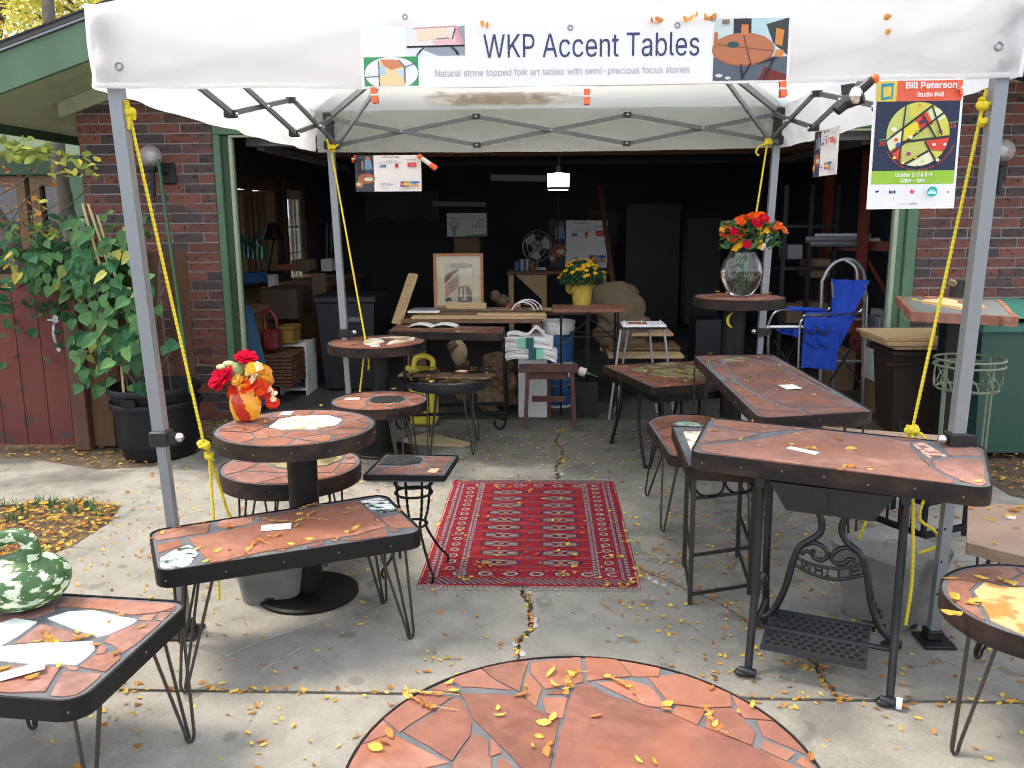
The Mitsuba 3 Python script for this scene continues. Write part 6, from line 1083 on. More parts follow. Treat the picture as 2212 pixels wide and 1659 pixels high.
for u0, v0, u1, v1 in ((345, 800, 390, 735), (240, 760, 150, 770), (330, 700, 355, 620)): part(vine, 'stem', tube(bez(gy(u0, v0, 5.45), gy((u0+u1)/2, (v0+v1)/2-8, 5.42), gy(u1, v1, 5.42), n=6), .0035, 5), 'bark')
for u0, v0, u1, v1 in ((222, 595, 178, 440), (240, 590, 190, 440), (250, 600, 210, 465), (268, 855, 262, 790)): single('bamboo_cane', tube(np.linspace(gy(u0, v0, 5.55), gy(u1, v1, 5.65), 8), [.009, .0085, .0095, .008, .009, .008, .009, .007], 7), 'cane', 'thin pale bamboo cane standing among the vine leaves by the brick wall', 'cane', 'bamboo canes in the vine')
single('plant_stake', tube(np.linspace(gy(412, 850, 5.45), gy(342, 345, 6.35), 12), .011, 8), 'green_cane', 'long green plant stake leaning from the black pot toward the wall lamp', 'stake')
# ================================================================ trees left of the house
def branchy(t, pts, r0, r1, n=8, name='trunk', mat='bark'): B = bez(*pts, n=6); return part(t, name, tube(B, np.linspace(r0, r1, len(B))*(1+.06*np.sin(np.arange(len(B))*1.7)), n), mat, smooth=True)
t = thing('tree', 'grey barked tree trunk standing between the house wing and the vine', 'tree'); Y = 8.4
branchy(t, [gy(190, 900, Y)*[1, 1, 0], gy(165, 560, Y), gy(148, 480, Y), gy(132, 390, Y), gy(122, 300, Y)+[-.05, .1, .1], gy(100, 150, Y)+[-.2, .5, .4], np.array([-5.3, 9.6, 5.6])], .098, .05, 14); ms, rs = [], []
for i in range(2600): d_ = rng.normal(size=3); d_ /= np.linalg.norm(d_); L = rnd(.07, .13); m = leaf_mesh(np.array([-5.4, 10., 5.9])+d_*rnd(.2, 1)**.4*[1.3, 1.3, .9], L, L*.6, rnd(0, 6.3), .1, rnd(-1, 1), rnd(-1, 1)); ms.append(m); rs.append(np.tile((rnd(.25, .56), rnd(.5, 1)), (15, 1)))
part(t, 'crown', join(ms), 'tree_leaf', kind='stuff', r=np.vstack(rs))
t2 = thing('tree', 'slim leaning tree trunk with dry curled leaves at the left edge of the picture', 'tree'); Y = 6.3
branchy(t2, [gy(90, 900, Y)*[1, 1, 0], gy(70, 640, Y), gy(42, 570, Y), gy(10, 500, Y), gy(-60, 380, Y), gy(-200, 100, Y)], .075, .05, 12)
for P in ([(10, 500), (50, 440), (90, 400), (130, 375)], [(20, 520), (60, 470), (100, 450)], [(42, 570), (90, 480), (110, 450)], [(0, 420), (50, 390), (90, 330), (140, 320)], [(60, 500), (80, 430), (70, 380)], [(0, 470), (40, 450), (80, 460), (125, 440)], [(85, 335), (150, 345), (200, 340)], [(120, 470), (165, 430), (200, 400)]):
    part(t2, 'twig', tube(bez(*[gy(u, v, Y-.2+rnd(-.1, .1)) for u, v in P], n=6), np.linspace(.006, .0025, 6*(len(P)-1)+1), 5), 'bark')
tw_ = lambda us, vs, n, h, L: leaf_cloud(n, lambda: gy(rnd(*us), rnd(*vs), Y-.25+rnd(-.2, .2)), *L, h, lambda: rnd(.5, 1))
for us, vs, n, h, L, nm in (((5, 70), (300, 350), 34, lambda: rnd(.0, .36), (.07, .12), 'leaf_cluster'), ((50, 110), (318, 350), 22, lambda: rnd(.0, .3), (.07, .12), 'leaf_cluster'), ((110, 210), (330, 385), 40, lambda: rnd(.1, .5), (.05, .09), 'leaf_cluster'), ((0, 130), (360, 520), 46, lambda: rnd(.72, .95), (.03, .06), 'dry_leaf_cluster'), ((70, 100), (430, 470), 5, lambda: rnd(.45, .55), (.07, .1), 'leaf_cluster'), ((80, 120), (480, 520), 18, lambda: rnd(.2, .33), (.06, .1), 'leaf_cluster'), ((0, 50), (560, 640), 14, lambda: rnd(.3, .8), (.04, .07), 'leaf_cluster')): m, r = tw_(us, vs, n, h, L); part(t2, nm, m, 'leaf' if 'dry' in nm else 'tree_leaf', kind='stuff', r=r)
# yellow crowns beyond the roof
def big_tree(label, x, y, h, cr, n, lobes, hues, cz=None):
    t = thing('tree', label, 'tree'); branchy(t, [(x, y, -.04), (x+.15, y, h*.3), (x-.1, y+.1, h*.6), (x+.1, y, h*.9)], .28, .10, 12); C = []
    for i in range(lobes):
        a = rnd(0, 6.3); q = math.sqrt(rnd(0, 1))*cr; c = np.array([x+q*math.cos(a), y+q*math.sin(a), h*rnd(.42, 1.)]); C.append((c, rnd(.5, 1.1)))
        branchy(t, [(x, y, h*rnd(.3, .55)), (c+[x, y, c[2]-.6])*[.5, .5, .5], c], .07, .02, 7, 'limb')
    ms, rs = [], []
    for i in range(n):
        c, r_ = C[int(rng.integers(lobes))]; d = rng.normal(size=3); d /= np.linalg.norm(d); p_ = c+d*r_*rnd(.3, 1)**.5*[1.2, 1.2, .8]; L = rnd(.07, .14)
        m = leaf_mesh((0, 0, 0), L, L*rnd(.5, .8), rnd(0, 6.3), rnd(0, .2), rnd(-1, 1), rnd(-1.2, 1.2)); ms.append((m[0]+p_, m[1])); rs.append(np.tile((hues(), rnd(.5, 1.05)), (15, 1)))
    part(t, 'crown', join(ms), 'tree_leaf', kind='stuff', r=np.vstack(rs))
YH = lambda: float(rng.choice([.30, .38, .46, .52, .6, .74], p=[.18, .2, .26, .2, .1, .06]))
big_tree('tree with yellow autumn leaves rising behind the garage roof at the upper left', -8.2, 17.5, 9.5, 2.6, 16000, 36, YH); big_tree('yellow green tree beyond the house wing at the far left', -12.2, 19., 9., 2.6, 9000, 24, YH)
big_tree('tree with yellow leaves behind the roof at the right of the first yellow tree', -4.4, 20., 9.5, 2.4, 9000, 22, YH)
# ================================================================ house wing behind
wing = thing('house_wing', 'sage green house wing with brown framed windows behind the trees at left', 'house'); WYY = 9.6
part(wing, 'wall', box(-9.5, -3.75, WYY+.1, WYY+.25, -.05, 3.2), 'sage_siding'); part(wing, 'beam', box(-9.5, -3.75, WYY-.05, WYY+.09, 2.12, 2.32), 'dark_green_paint')
for u in (157, 188): p = gy(u, 420, WYY); part(wing, 'post', box(p[0]-.09, p[0]+.09, WYY-.03, WYY+.09, 0, 2.11), 'green_paint')
p = gy(173, 420, WYY); part(wing, 'panel', box(p[0]-.07, p[0]+.07, WYY+.02, WYY+.09, 0, 2.11), 'pale_green_paint')
for u0, u1 in ((-120, 50), (62, 140), (183, 300)):
    a, b_ = gy(u0, 380, WYY)[0], min(gy(u1, 380, WYY)[0], -3.8); w = part(wing, 'window', join(box(a, a+.10, WYY, WYY+.09, 1.0, 2.1), box(b_-.10, b_, WYY, WYY+.09, 1.0, 2.1), box(a+.101, b_-.101, WYY, WYY+.09, 2.0, 2.1), box(a+.101, b_-.101, WYY, WYY+.09, .92, 1.02)), 'brown_wood', r=(.6, .5))
    part(w, 'pane', box(a+.1, b_-.1, WYY+.06, WYY+.066, 1.02, 2.0), 'dark_glass')
plain('dark_glass', (.008, .011, .010), .03, spec=1.)
# ================================================================ right side: bins, stands, chair
bn = thing('bin', 'green wheeled refuse bin with a domed lid at the right edge', 'bin'); bx0, bx1 = 2.83, 3.45; by0, by1 = 5.62, 6.3
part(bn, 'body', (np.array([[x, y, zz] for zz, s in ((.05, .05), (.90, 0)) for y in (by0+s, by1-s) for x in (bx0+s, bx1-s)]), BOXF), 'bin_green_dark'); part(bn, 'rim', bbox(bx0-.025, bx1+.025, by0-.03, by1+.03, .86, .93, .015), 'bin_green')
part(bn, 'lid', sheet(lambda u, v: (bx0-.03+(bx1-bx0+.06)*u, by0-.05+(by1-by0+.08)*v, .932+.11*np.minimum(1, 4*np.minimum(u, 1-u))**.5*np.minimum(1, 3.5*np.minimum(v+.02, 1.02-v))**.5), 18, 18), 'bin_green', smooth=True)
for x in (bx0+.1, bx1-.1): part(bn, 'wheel', tube([(x-.03, by1-.03, .12), (x+.03, by1-.03, .12)], .115, 18), 'black_plastic')
bb = thing('bin', 'dark brown plastic bin with raw boards stacked on it, right of the garage opening', 'bin'); p0, p1 = gy(1915, 900, 6.35)[0], gy(2080, 900, 6.35)[0]
part(bb, 'body', (np.array([[x, y, zz] for zz, s in ((.02, .05), (.66, 0)) for y in (6.30+s, 6.72-s) for x in (p0+s, p1+.15-s)]), BOXF), 'bin_brown'); part(bb, 'rim', bbox(p0-.02, p1+.17, 6.27, 6.74, .60, .65, .01), 'bin_brown'); part(bb, 'handle', tube([(p0-.06, 6.28, .54), (p0+.12, 6.26, .55)], .018, 8), 'bin_brown')
for i, (u0, u1, v0, th, dd) in enumerate(((1928, 2105, 752, .028, .0), (1908, 2150, 742, .026, -.03), (1905, 2125, 732, .022, .02))): a, b_ = gy(u0, v0, 6.2), gy(u1, v0, 6.2); single('board', bbox(a[0], b_[0], 6.15+dd, 6.70+dd, .672+.030*i, .672+.030*i+.026, .003), 'pine', ('thick tan board lying lowest on the brown bin', 'wide tan board in the middle of the boards on the brown bin', 'rough yellow board lying topmost on the brown bin')[i], 'board', r=(.15*i+.1, 1.))
ps = thing('plant_stand', 'round green wire plant stand with scrolled sides before the brown bin', 'stand'); c = gy(2092, 800, 4.95); R_ = .185; cz = gy(2092, 775, 4.95)[2]; zb = gy(2092, 838, 4.95)[2]
th = np.linspace(0, 2*math.pi, 33); rg = lambda r_, zz: np.stack([c[0]+r_*np.cos(th), 4.95+r_*np.sin(th), zz+0*th], 1)
plain('green_wire', (.16, .19, .125), .5, .2)
for r_, zz in ((R_, cz), (R_, cz-.035), (R_*.88, zb)): part(ps, 'ring', tube(rg(r_, zz), .007, 6), 'green_wire')
for i in range(8): a = i*math.pi/4; k_ = lambda a_, zz: (c[0]+R_*.95*math.cos(a_), 4.95+R_*.95*math.sin(a_), zz); part(ps, 'scroll', tube(bez(k_(a, cz-.03), k_(a+.25, cz-.08), k_(a+.55, zb+.06), k_(a+.65, zb+.01), k_(a+.35, zb+.02), k_(a+.25, zb+.07), k_(a+.45, zb+.08), n=5), .0045, 5), 'green_wire')
for i in range(4): a = i*math.pi/2+.4; part(ps, 'leg', tube([(c[0]+R_*.9*math.cos(a), 4.95+R_*.9*math.sin(a), cz), (c[0]+R_*.86*math.cos(a), 4.95+R_*.86*math.sin(a), .003)], .007, 6), 'green_wire')
st_ = thing('tree_stump', 'sawn off dark shrub stem with two pale cuts in front of the brick wall', 'stump'); Y = 5.9
part(st_, 'stem', tube(bez(gy(2068, 900, Y)*[1, 1, 0], gy(2066, 700, Y), gy(2064, 650, Y), gy(2068, 605, Y), n=6), np.linspace(.05, .04, 19), 10), 'dark_bark'); part(st_, 'branch', tube([gy(2070, 640, Y), gy(2084, 622, Y), gy(2088, 606, Y)], [.02, .016, .013], 8), 'dark_bark'); part(st_, 'cut', tube([gy(2058, 610, Y-.04), gy(2057, 612, Y-.045)], .028, 10), 'bone'); part(st_, 'cut', tube([gy(2088, 606, Y), gy(2088, 604, Y)], .014, 8), 'bone')
rough('dark_bark', lambda p, n, uv: mix((.02, .017, .015), (.07, .06, .05), fbm(p.x*30, p.y*30, p.z*8, 3)), .9)
# ---- blue folding chair
ch = thing('folding_chair', 'blue canvas folding director chair with side pockets in the garage doorway', 'chair'); YN, YR = 6.55, 7.1
def CP(u, v, Y): return gy(u, v, Y)
part(ch, 'side_frame', tube(bez(CP(1658, 850, YN), CP(1660, 720, YN), CP(1664, 690, YN), CP(1680, 671, YN+.02), CP(1710, 669, YN+.15), CP(1780, 672, YR-.1), CP(1792, 664, YR-.05), CP(1798, 650, YR)), .0105, 8), 'chrome')
part(ch, 'side_frame', tube(bez(CP(1722, 870, YN-.02), CP(1727, 720, YN-.02), CP(1733, 690, YN-.02), CP(1748, 680, YN), CP(1840, 678, YR-.15), CP(1862, 668, YR-.1), CP(1868, 650, YR-.05)), .0105, 8), 'chrome')
part(ch, 'back_post', tube([CP(1862, 895, YR-.05), CP(1874, 640, YR-.05), CP(1868, 615, YR-.05)], .0105, 8), 'chrome'); part(ch, 'back_post', tube([CP(1800, 860, YR), CP(1800, 640, YR), CP(1797, 610, YR)], .0105, 8), 'chrome')
cl = lambda P, nu=10, nv=10, sag=.05: sheet(lambda u, v: tuple((np.array(P[0])[k]*(1-u)*(1-v)+np.array(P[1])[k]*u*(1-v)+np.array(P[2])[k]*u*v+np.array(P[3])[k]*(1-u)*v)+(sag*(4*u*(1-u)) if k == 1 else 0)+.03*(meshkit.fbm(np.stack([u*5, v*3, 0*u], -1), 2)-.5)*np.minimum(1, 6*np.minimum(u, 1-u)) for k in range(3)), nu, nv)
part(ch, 'back_rest', cl([CP(1795, 600, YR), CP(1880, 606, YR-.05), CP(1838, 690, YR-.12), CP(1796, 640, YR)], 14, 12, .05), 'blue_cloth', smooth=True); part(ch, 'back_rest', cl([CP(1797, 638, YR), CP(1852, 676, YR-.1), CP(1806, 765, YR-.2), CP(1796, 700, YR-.15)], 10, 10, .03), 'blue_cloth', smooth=True)
part(ch, 'seat', cl([CP(1670, 712, YN), CP(1800, 716, YN-.03), CP(1820, 722, YR-.1), CP(1700, 716, YR-.1)], 12, 8, .0), 'blue_cloth', smooth=True); part(ch, 'seat_front', cl([CP(1672, 710, YN-.01), CP(1730, 712, YN-.02), CP(1726, 728, YN), CP(1690, 722, YN)], 6, 4, .0), 'blue_cloth', smooth=True); part(ch, 'seat_bar', tube([CP(1656, 706, YN), CP(1735, 706, YN)], .011, 8), 'white_paint')
part(ch, 'arm_rest', tube([CP(1700, 667, YN+.12), CP(1775, 670, YR-.15)], .017, 8), 'blue_cloth'); part(ch, 'arm_rest', tube([CP(1742, 679, YN), CP(1815, 679, YR-.25)], .017, 8), 'blue_cloth')
sp_ = part(ch, 'side_panel', cl([CP(1738, 681, YN-.02), CP(1818, 685, YN-.0), CP(1806, 798, YN), CP(1730, 796, YN-.02)], 10, 12, .0), 'blue_cloth', smooth=True)
for u in (1752, 1780): part(sp_, 'pocket', cl([CP(u-14, 708, YN-.035), CP(u+14, 709, YN-.03), CP(u+14, 748, YN-.02), CP(u-14, 746, YN-.025)], 6, 6, -.02), 'blue_cloth', smooth=True); part(sp_, 'piping', tube(bez(CP(u-14, 705, YN-.04), CP(u-8, 720, YN-.055), CP(u+8, 720, YN-.05), CP(u+14, 704, YN-.035), n=6), .005, 6), 'black_plastic')
for a, b_ in (((1672, 735), (1730, 830)), ((1722, 735), (1670, 830)), ((1850, 735), (1790, 830)), ((1800, 745), (1860, 830))): part(ch, 'cross_bar', beam(CP(*a, YN+.2), CP(*b_, YN+.2), .02, .012), 'black_plastic')
# hand truck behind it
ht = thing('hand_truck', 'grey hand truck with a hooped handle standing behind the blue chair', 'hand truck'); Y = 7.35
part(ht, 'frame', tube(bez(CP(1772, 880, Y), CP(1775, 640, Y), CP(1780, 600, Y), CP(1800, 570, Y), CP(1830, 560, Y), CP(1855, 572, Y), CP(1868, 605, Y), CP(1866, 700, Y), CP(1862, 900, Y), n=8), .016, 9), 'galv_light', smooth=True); part(ht, 'loop', tube(bez(CP(1826, 561, Y), CP(1848, 578, Y-.05), CP(1852, 610, Y-.06), CP(1844, 640, Y-.03), n=8), .014, 8), 'galv_light', smooth=True)
for v in (690, 780): part(ht, 'rung', tube([CP(1774, v, Y), CP(1866, v, Y)], .011, 8), 'galv_light')
part(ht, 'toe_plate', box(CP(1770, 880, Y)[0], CP(1866, 880, Y)[0], Y-.2, Y, .01, .02), 'galv')
# ================================================================ inside the garage
def gbox(name, label, cat, u0, u1, vt, Y, d, mat, zb=None, b=.006, group=None): a, b_ = gy(u0, vt, Y), gy(u1, vt, Y); return single(name, bbox(a[0], b_[0], Y, Y+d, (gy(u0, zb, Y)[2] if zb else .006), a[2], b), mat, label, cat, group)
# hanging lamp
lp = thing('hanging_lamp', 'lit frosted pendant lamp hanging in the middle of the garage opening', 'lamp'); Y = 7.0; c = gy(1206, 392, Y)
M('lamp_glow', {'type': 'diffuse', 'reflectance': rgb((.8, .8, .8))}); a, b_ = gy(1182, 375, Y), gy(1230, 412, Y); hw = (b_[0]-a[0])/2; hh = (a[2]-b_[2])
g = part(lp, 'shade', lathe([(hw*.95, -hh*.33), (hw*.98, -hh*.32), (hw, hh*.45), (.02, hh*.5)], 26, c), 'lamp_glow', smooth=40); scene[g]['emitter'] = {'type': 'area', 'radiance': rgb((.30, .34, .32))}
part(lp, 'band', lathe([(hw*.97, -hh*.34), (hw*1.0, -hh*.36), (hw, -hh*.44), (hw*.97, -hh*.46)], 26, c), 'black_plastic', smooth=30); g = part(lp, 'lens', lathe([(0, -hh*.55), (hw*.8, -hh*.52), (hw*.96, -hh*.47)], 26, c), 'lamp_glow', smooth=40); scene[g]['emitter'] = {'type': 'area', 'radiance': rgb((.32, .36, .34))}
part(lp, 'chain', tube([c+[0, 0, hh*.5], c+[.01, 0, hh*.5+.12], c+[0, 0, hh*.5+.22]], .005, 5), 'black_iron'); part(lp, 'cap', lathe([(0, hh*.5), (.02, hh*.5), (.02, hh*.5+.05), (0, hh*.5+.06)], 10, c+[0, 0, .002]), 'black_iron'); part(lp, 'pull_cord', tube([c+[.0, -hw, -hh*.5], c+[.0, -hw, -.45]], .002, 4), 'black_iron')
# work bench with planks at the back centre
wb = thing('workbench', 'timber workbench cluttered with planks in the doorway behind the tables', 'workbench'); Y0, Y1 = 7.15, 7.85; a, b_ = gy(862, 690, Y0), gy(1185, 686, Y0); zt_ = a[2]
for i in range(4): part(wb, 'top_plank', bbox(a[0]+rnd(0, .05), b_[0]-rnd(0, .1), Y0+.17*i, Y0+.17*i+.165, zt_-.035, zt_, .003), 'brown_wood', r=(rnd(0, 1), 1.))
for x in (a[0]+.1, b_[0]-.1):
    for y in (Y0+.05, Y1-.1): part(wb, 'leg', box(x-.04, x+.04, y-.04, y+.04, .005, zt_-.037), 'brown_wood', r=(.3, 0))
def plank(label, u0, u1, v, Y, d, th, mat='pine', z0=None, r=.3): a, b_ = gy(u0, v, Y), gy(u1, v, Y); z_ = a[2] if z0 is None else z0; return single('plank', bbox(a[0], b_[0], Y, Y+d, z_, z_+th, .002), mat, label, 'plank', r=(r, 1.))
plank('long tan plank at the front edge of the workbench', 868, 1182, 0, Y0, .14, .022, 'pine', zt_+.001, .1); plank('dark weathered plank laid across the workbench under the framed print', 880, 1150, 0, Y0+.1, .25, .02, 'brown_wood', zt_+.024, .9); plank('short pale plank below the framed print', 1020, 1180, 0, Y0-.01, .10, .02, 'pine', zt_+.0245, .8); plank('grey topmost plank under the framed print', 905, 1160, 0, Y0+.16, .2, .018, 'driftwood', zt_+.046, .5)
fz = zt_+.066; Y = Y0+.25; a, b_ = gy(938, 668, Y), gy(1043, 549, Y); hF = b_[2]-a[2]; wF = b_[0]-a[0]; fr = thing('framed_print', 'framed black and white WOOD print leaning on the workbench', 'picture')
part(fr, 'frame', upright(prism(sbox(0, 0, wF, hF).difference(sbox(.022, .022, wF-.022, hF-.022)), -.02, .004), (a[0], Y, fz), (1, 0, 0), (0, .02, .9998)), 'frame_wood', r=(.6, 0)); rough('frame_wood', f_wood((.26, .11, .045), (.40, .19, .09)), .5)
itm = [(R(0, 0, 1, 1), (.50, .45, .33)), (R(.18, .16, .82, .93), (.42, .38, .29)), ([(.19, .42), (.30, .33), (.55, .22), (.52, .27), (.36, .40), (.19, .56)], (.10, .10, .09)), ([(.19, .60), (.5, .36), (.5, .6), (.2, .86)], (.24, .22, .18)), (R(.51, .25, .80, .57), (.50, .46, .36)), (R(.68, .26, .80, .31), (.58, .54, .44)), ([(.2, .86), (.3, .82), (.36, .9), (.2, .92)], (.06, .06, .055)), ([(.48, .62), (.72, .60), (.80, .75), (.80, .93), (.48, .93)], (.14, .135, .12)), (R(.53, .64, .58, .84), (.38, .36, .28)), (R(.62, .63, .67, .84), (.38, .36, .28)), ([(.55, .88), (.65, .83), (.7, .9)], (.45, .43, .36))]+[([(.2+.05*i, .5+.07*(i % 5)), (.26+.05*i, .48+.07*(i % 5)), (.24+.05*i, .51+.07*(i % 5))], (.10, .10, .09)) for i in range(6)]+[(R(.30, .145, .68, .25), (.42, .38, .29)), (txt_layer('WOOD', .32, .235, .34, wF/hF, True, .085), (.10, .10, .09)), (R(.68, .16, .80, .175), (.2, .2, .18)), (R(.68, .19, .8, .2), (.25, .25, .2)), (R(.70, .215, .8, .225), (.25, .25, .2))]
m, c_ = layers(itm, (a[0]+.022, Y+.004, fz+.022), np.array([1., 0, 0]), np.array([0, .02, .9998]), wF-.044, hF-.044, -.012); part(fr, 'print', m, 'vc', color=c_); part(fr, 'glazing', upright(prism(sbox(.022, .022, wF-.022, hF-.022), -.0045, -.003), (a[0], Y, fz), (1, 0, 0), (0, .02, .9998)), 'pane')
single('plank', beam(gy(856, 700, 7.2), gy(893, 592, 7.35), .10, .03), 'pine', 'weathered board leaning upright at the left end of the workbench', 'plank', r=(.5, 1.)); plank('thin lath lying in front of the framed print', 950, 1042, 0, Y0+.2, .03, .05, 'pine', fz, .6)
for i, (u0, u1, mt) in enumerate(((880, 948, 'white_card'), (888, 940, 'galv'))): gb_ = gy(u0, 660, Y0+.1); single('booklet', bbox(gb_[0], gy(u1, 660, Y0+.1)[0], Y0+.08, Y0+.25, zt_+.045+.016*i, zt_+.060+.016*i, .002), mt, ('white booklet lying on planks beside the framed print', 'grey booklet on top of the white one beside the framed print')[i], 'booklet')
t = thing('cable', 'coil of white cable on the workbench right of the framed print', 'cable'); c = gy(1130, 668, 7.3); th = np.linspace(.2, 2.9, 14)
for k_ in range(3): part(t, 'coil', tube(np.stack([c[0]+(.10+.012*k_)*np.cos(th)+.02*k_, c[1]+.02*k_+0*th, c[2]-.03+(.09+.01*k_)*np.sin(th)], 1), .005, 5), 'white_paint')
t = thing('wood_offcuts', 'pile of bark and wood offcuts at the back of the workbench', 'offcuts')
for i in range(24): p_ = gy(rnd(1050, 1190), rnd(655, 680), 7.5+rnd(-.2, .2)); part(t, 'offcut', cbox(p_, (rnd(.03, .10), .03, rnd(.01, .03)), rnd(0, 3)), rng.choice(['brown_wood', 'pine', 'stained_wood', 'terracotta']), r=(rnd(0, 1), 1))
for u, v, r_ in ((1070, 640, .05), (1085, 650, .06), (1095, 660, .04)): part(t, 'bark_piece', ball(gy(u, v, 7.7), r_, 2, .6, int(u)), 'driftwood')
# stool, white panel, newspapers
sl_ = thing('stool', 'small reddish brown wooden stool on the driveway in front of the doorway', 'stool'); Y = 6.5; a, b_ = gy(1120, 797, Y), gy(1250, 797, Y); zs = a[2]
part(sl_, 'seat', bbox(a[0], b_[0], Y, Y+.24, zs-.03, zs, .004), 'stool_wood'); rough('stool_wood', lambda p, n, uv: mix((.06, .025, .022), (.115, .055, .045), fbm(p.x*12, p.y*12, p.z*40, 3)), .7)
for s, (uf, ut) in ((-1, (1150, 1134)), (1, (1222, 1242))):
    for y, dy in ((Y+.03, -.03), (Y+.2, .03)):
        xt = gy(ut, 800, Y)[0]; part(sl_, 'leg', beam((xt-s*.02, y, zs-.031), (xt+s*.0-(.0), y+dy, .004), .03, .05), 'stool_wood')
part(sl_, 'stretcher', beam((a[0]+.10, Y+.12, zs*.45), (b_[0]-.10, Y+.12, zs*.45), .02, .045), 'stool_wood'); part(sl_, 'apron', beam((a[0]+.08, Y+.03, zs-.06), (b_[0]-.08, Y+.03, zs-.06), .015, .05), 'stool_wood')
single('panel', bbox(gy(1120, 880, 6.86)[0], gy(1182, 880, 6.86)[0], 6.86, 7.02, .006, gy(1120, 772, 6.86)[2], .004), 'white_paint', 'tall white painted box behind the stool, under the newspapers', 'box'); single('board', bbox(gy(1183, 880, 6.87)[0]+.004, gy(1190, 880, 6.87)[0], 6.87, 7.0, .006, gy(1120, 790, 6.86)[2], .002), 'stained_wood', 'narrow brown board standing beside the white box', 'board')
zt_2 = gy(1120, 772, 6.86)[2]+.002; cx_ = gy(1145, 770, 6.86)[0]; k_ = 0
for s in range(2):
    nb = thing('newspaper_bundle', ('lower', 'upper')[s]+' bundle of folded white newspapers with a green band on the white box', 'newspapers'); z0_ = zt_2+.088*s
    for i in range(9):
        L = .20-.012*s; o_ = rnd(-.012, .012)
        f_ = lambda u, v, i=i, o_=o_, L=L: (cx_+o_+(u-.5)*2*L*(1.0+.08*v)-.02*s, 6.76+.30*v+0*u, z0_+.0095*i+.006*np.sin(u*3+i)-.07*np.maximum(0, np.abs(u-.45)*2-.62)**1.5*(1.3 if s == 0 else .7))
        v1 = sheet(f_, 12, 5); v2 = (v1[0]+[0, 0, .0075], v1[1]); nv = len(v1[0]); e = join(v1, v2); rimf = []
        for j in range(11): a_ = j*5; rimf += [[a_, a_+5, a_+5+nv], [a_, a_+5+nv, a_+nv]]
        part(nb, 'paper', (e[0], np.vstack([e[1], rimf])), 'white_card')
    bz = z0_+.1; part(nb, 'band', box(cx_-.01-.02*s, cx_+.05-.02*s, 6.745, 6.757, z0_-.002, z0_+.086), 'teal_band'); part(nb, 'band', box(cx_+(.051 if s == 0 else -.075)-.02*s, cx_+(.105 if s == 0 else -.012)-.02*s, 6.746, 6.757, z0_+.004, z0_+.084), 'mint_band')
single('newspaper', sheet(lambda u, v: (cx_-.18+.30*u, 6.78+.25*v, zt_2+.186+.05*np.exp(-((u-.75)/.13)**2)+.01*np.sin(u*9)), 20, 5), 'white_card', 'loose folded newspaper lying on top of the newspaper bundles', 'newspaper', smooth=True)
plain('teal_band', (.006, .085, .085), .5); plain('mint_band', (.22, .55, .40), .5)
# buckets
def bucket(label, u, v, r_, h, Y, mat, body2=None, z0=.004):
    t = thing('bucket', label, 'bucket'); c = gy(u, v, Y); part(t, 'body', lathe([(0, 0), (r_*.86, 0), (r_*.98, h*.8), (r_, h*.8), (r_, h*.86), (r_*.98, h*.86), (r_, h*.93), (r_*1.03, h*.94), (r_*1.03, h), (r_*.95, h), (r_*.9, h*.6), (0, h*.55)], 28, (c[0], Y, z0)), mat, smooth=30)
    if body2: part(t, 'label_band', lathe([(r_*.875, h*.06), (r_*.985, h*.72), (r_*.99, h*.72), (r_*.88, h*.06)], 28, (c[0], Y, z0)), body2, smooth=30)
    part(t, 'handle', tube(bez((c[0]-r_, Y, z0+h*.85), (c[0]-r_*.6, Y-r_*.9, z0+h*.55), (c[0]+r_*.6, Y-r_*.9, z0+h*.55), (c[0]+r_, Y, z0+h*.85)), .004, 5), 'galv'); return t
bucket('white and blue plastic bucket at the bottom of the stack behind the stool', 1204, 890, .15, .37, 7.35, 'white_paint', 'blue_plastic'); bucket('white and blue plastic bucket stacked on top of another behind the stool', 1204, 760, .15, .37, 7.35, 'white_paint', 'blue_plastic', .376); bucket('white bucket with a small label under the long console table', 1617, 910, .15, .37, 6.1, 'white_paint')
bt = thing('wine_bottle', 'dark wine bottle with a cream label lying on its side near the stool', 'bottle'); a, b_ = gy(1248, 800, 6.9), gy(1292, 815, 6.85); d = b_-a; part(bt, 'glass_body', tube([a, a+d*.02, a+d*.55, a+d*.72, a+d*.75, a+d], [.03, .036, .036, .018, .014, .014], 14), 'bottle_glass', smooth=40); part(bt, 'label', tube([a+d*.08, a+d*.42], .0368, 14, False), 'paper', smooth=True); plain('bottle_glass', (.008, .012, .008), .08)
part(bt, 'prop', box(a[0]-.03, b_[0], 6.86, 6.94, .006, a[2]-.09), 'black_plastic')
# metal stool with the binder
ms_ = thing('metal_stool', 'square topped metal stool with grey tube legs holding an open ring binder', 'stool'); Y = 6.75; a, b_ = gy(1335, 708, Y), gy(1440, 708, Y); zt3 = a[2]; part(ms_, 'top', bbox(a[0], b_[0], Y, Y+.34, zt3-.015, zt3, .003), 'black_plastic')
for ut, uf, y in ((1342, 1330, Y+.03), (1367, 1352, Y+.3), (1412, 1420, Y+.3), (1436, 1446, Y+.03)): x0 = gy(ut, 710, Y)[0]; x1 = gy(uf, 800, Y)[0]; part(ms_, 'leg', tube([(x0, y, zt3-.016), (x0+(x1-x0)*2.2, y, .004)], .010, 8), 'galv_light')
bd = thing('ring_binder', 'open ring binder with white pages on the metal stool', 'binder'); part(bd, 'pages', bbox(a[0]+.04, b_[0]-.0, Y+.01, Y+.27, zt3+.002, zt3+.02, .002), 'white_card'); part(bd, 'photo', box(a[0]+.09, a[0]+.24, Y+.06, Y+.2, zt3+.0205, zt3+.0215), 'terracotta')
for k_ in (.06, .20, .35): part(bd, 'ring', tube(np.array([(a[0]+k_, Y+.14+.02*math.cos(q), zt3+.02+.03*math.sin(q)) for q in np.linspace(0, math.pi, 8)]), .004, 5), 'chrome')
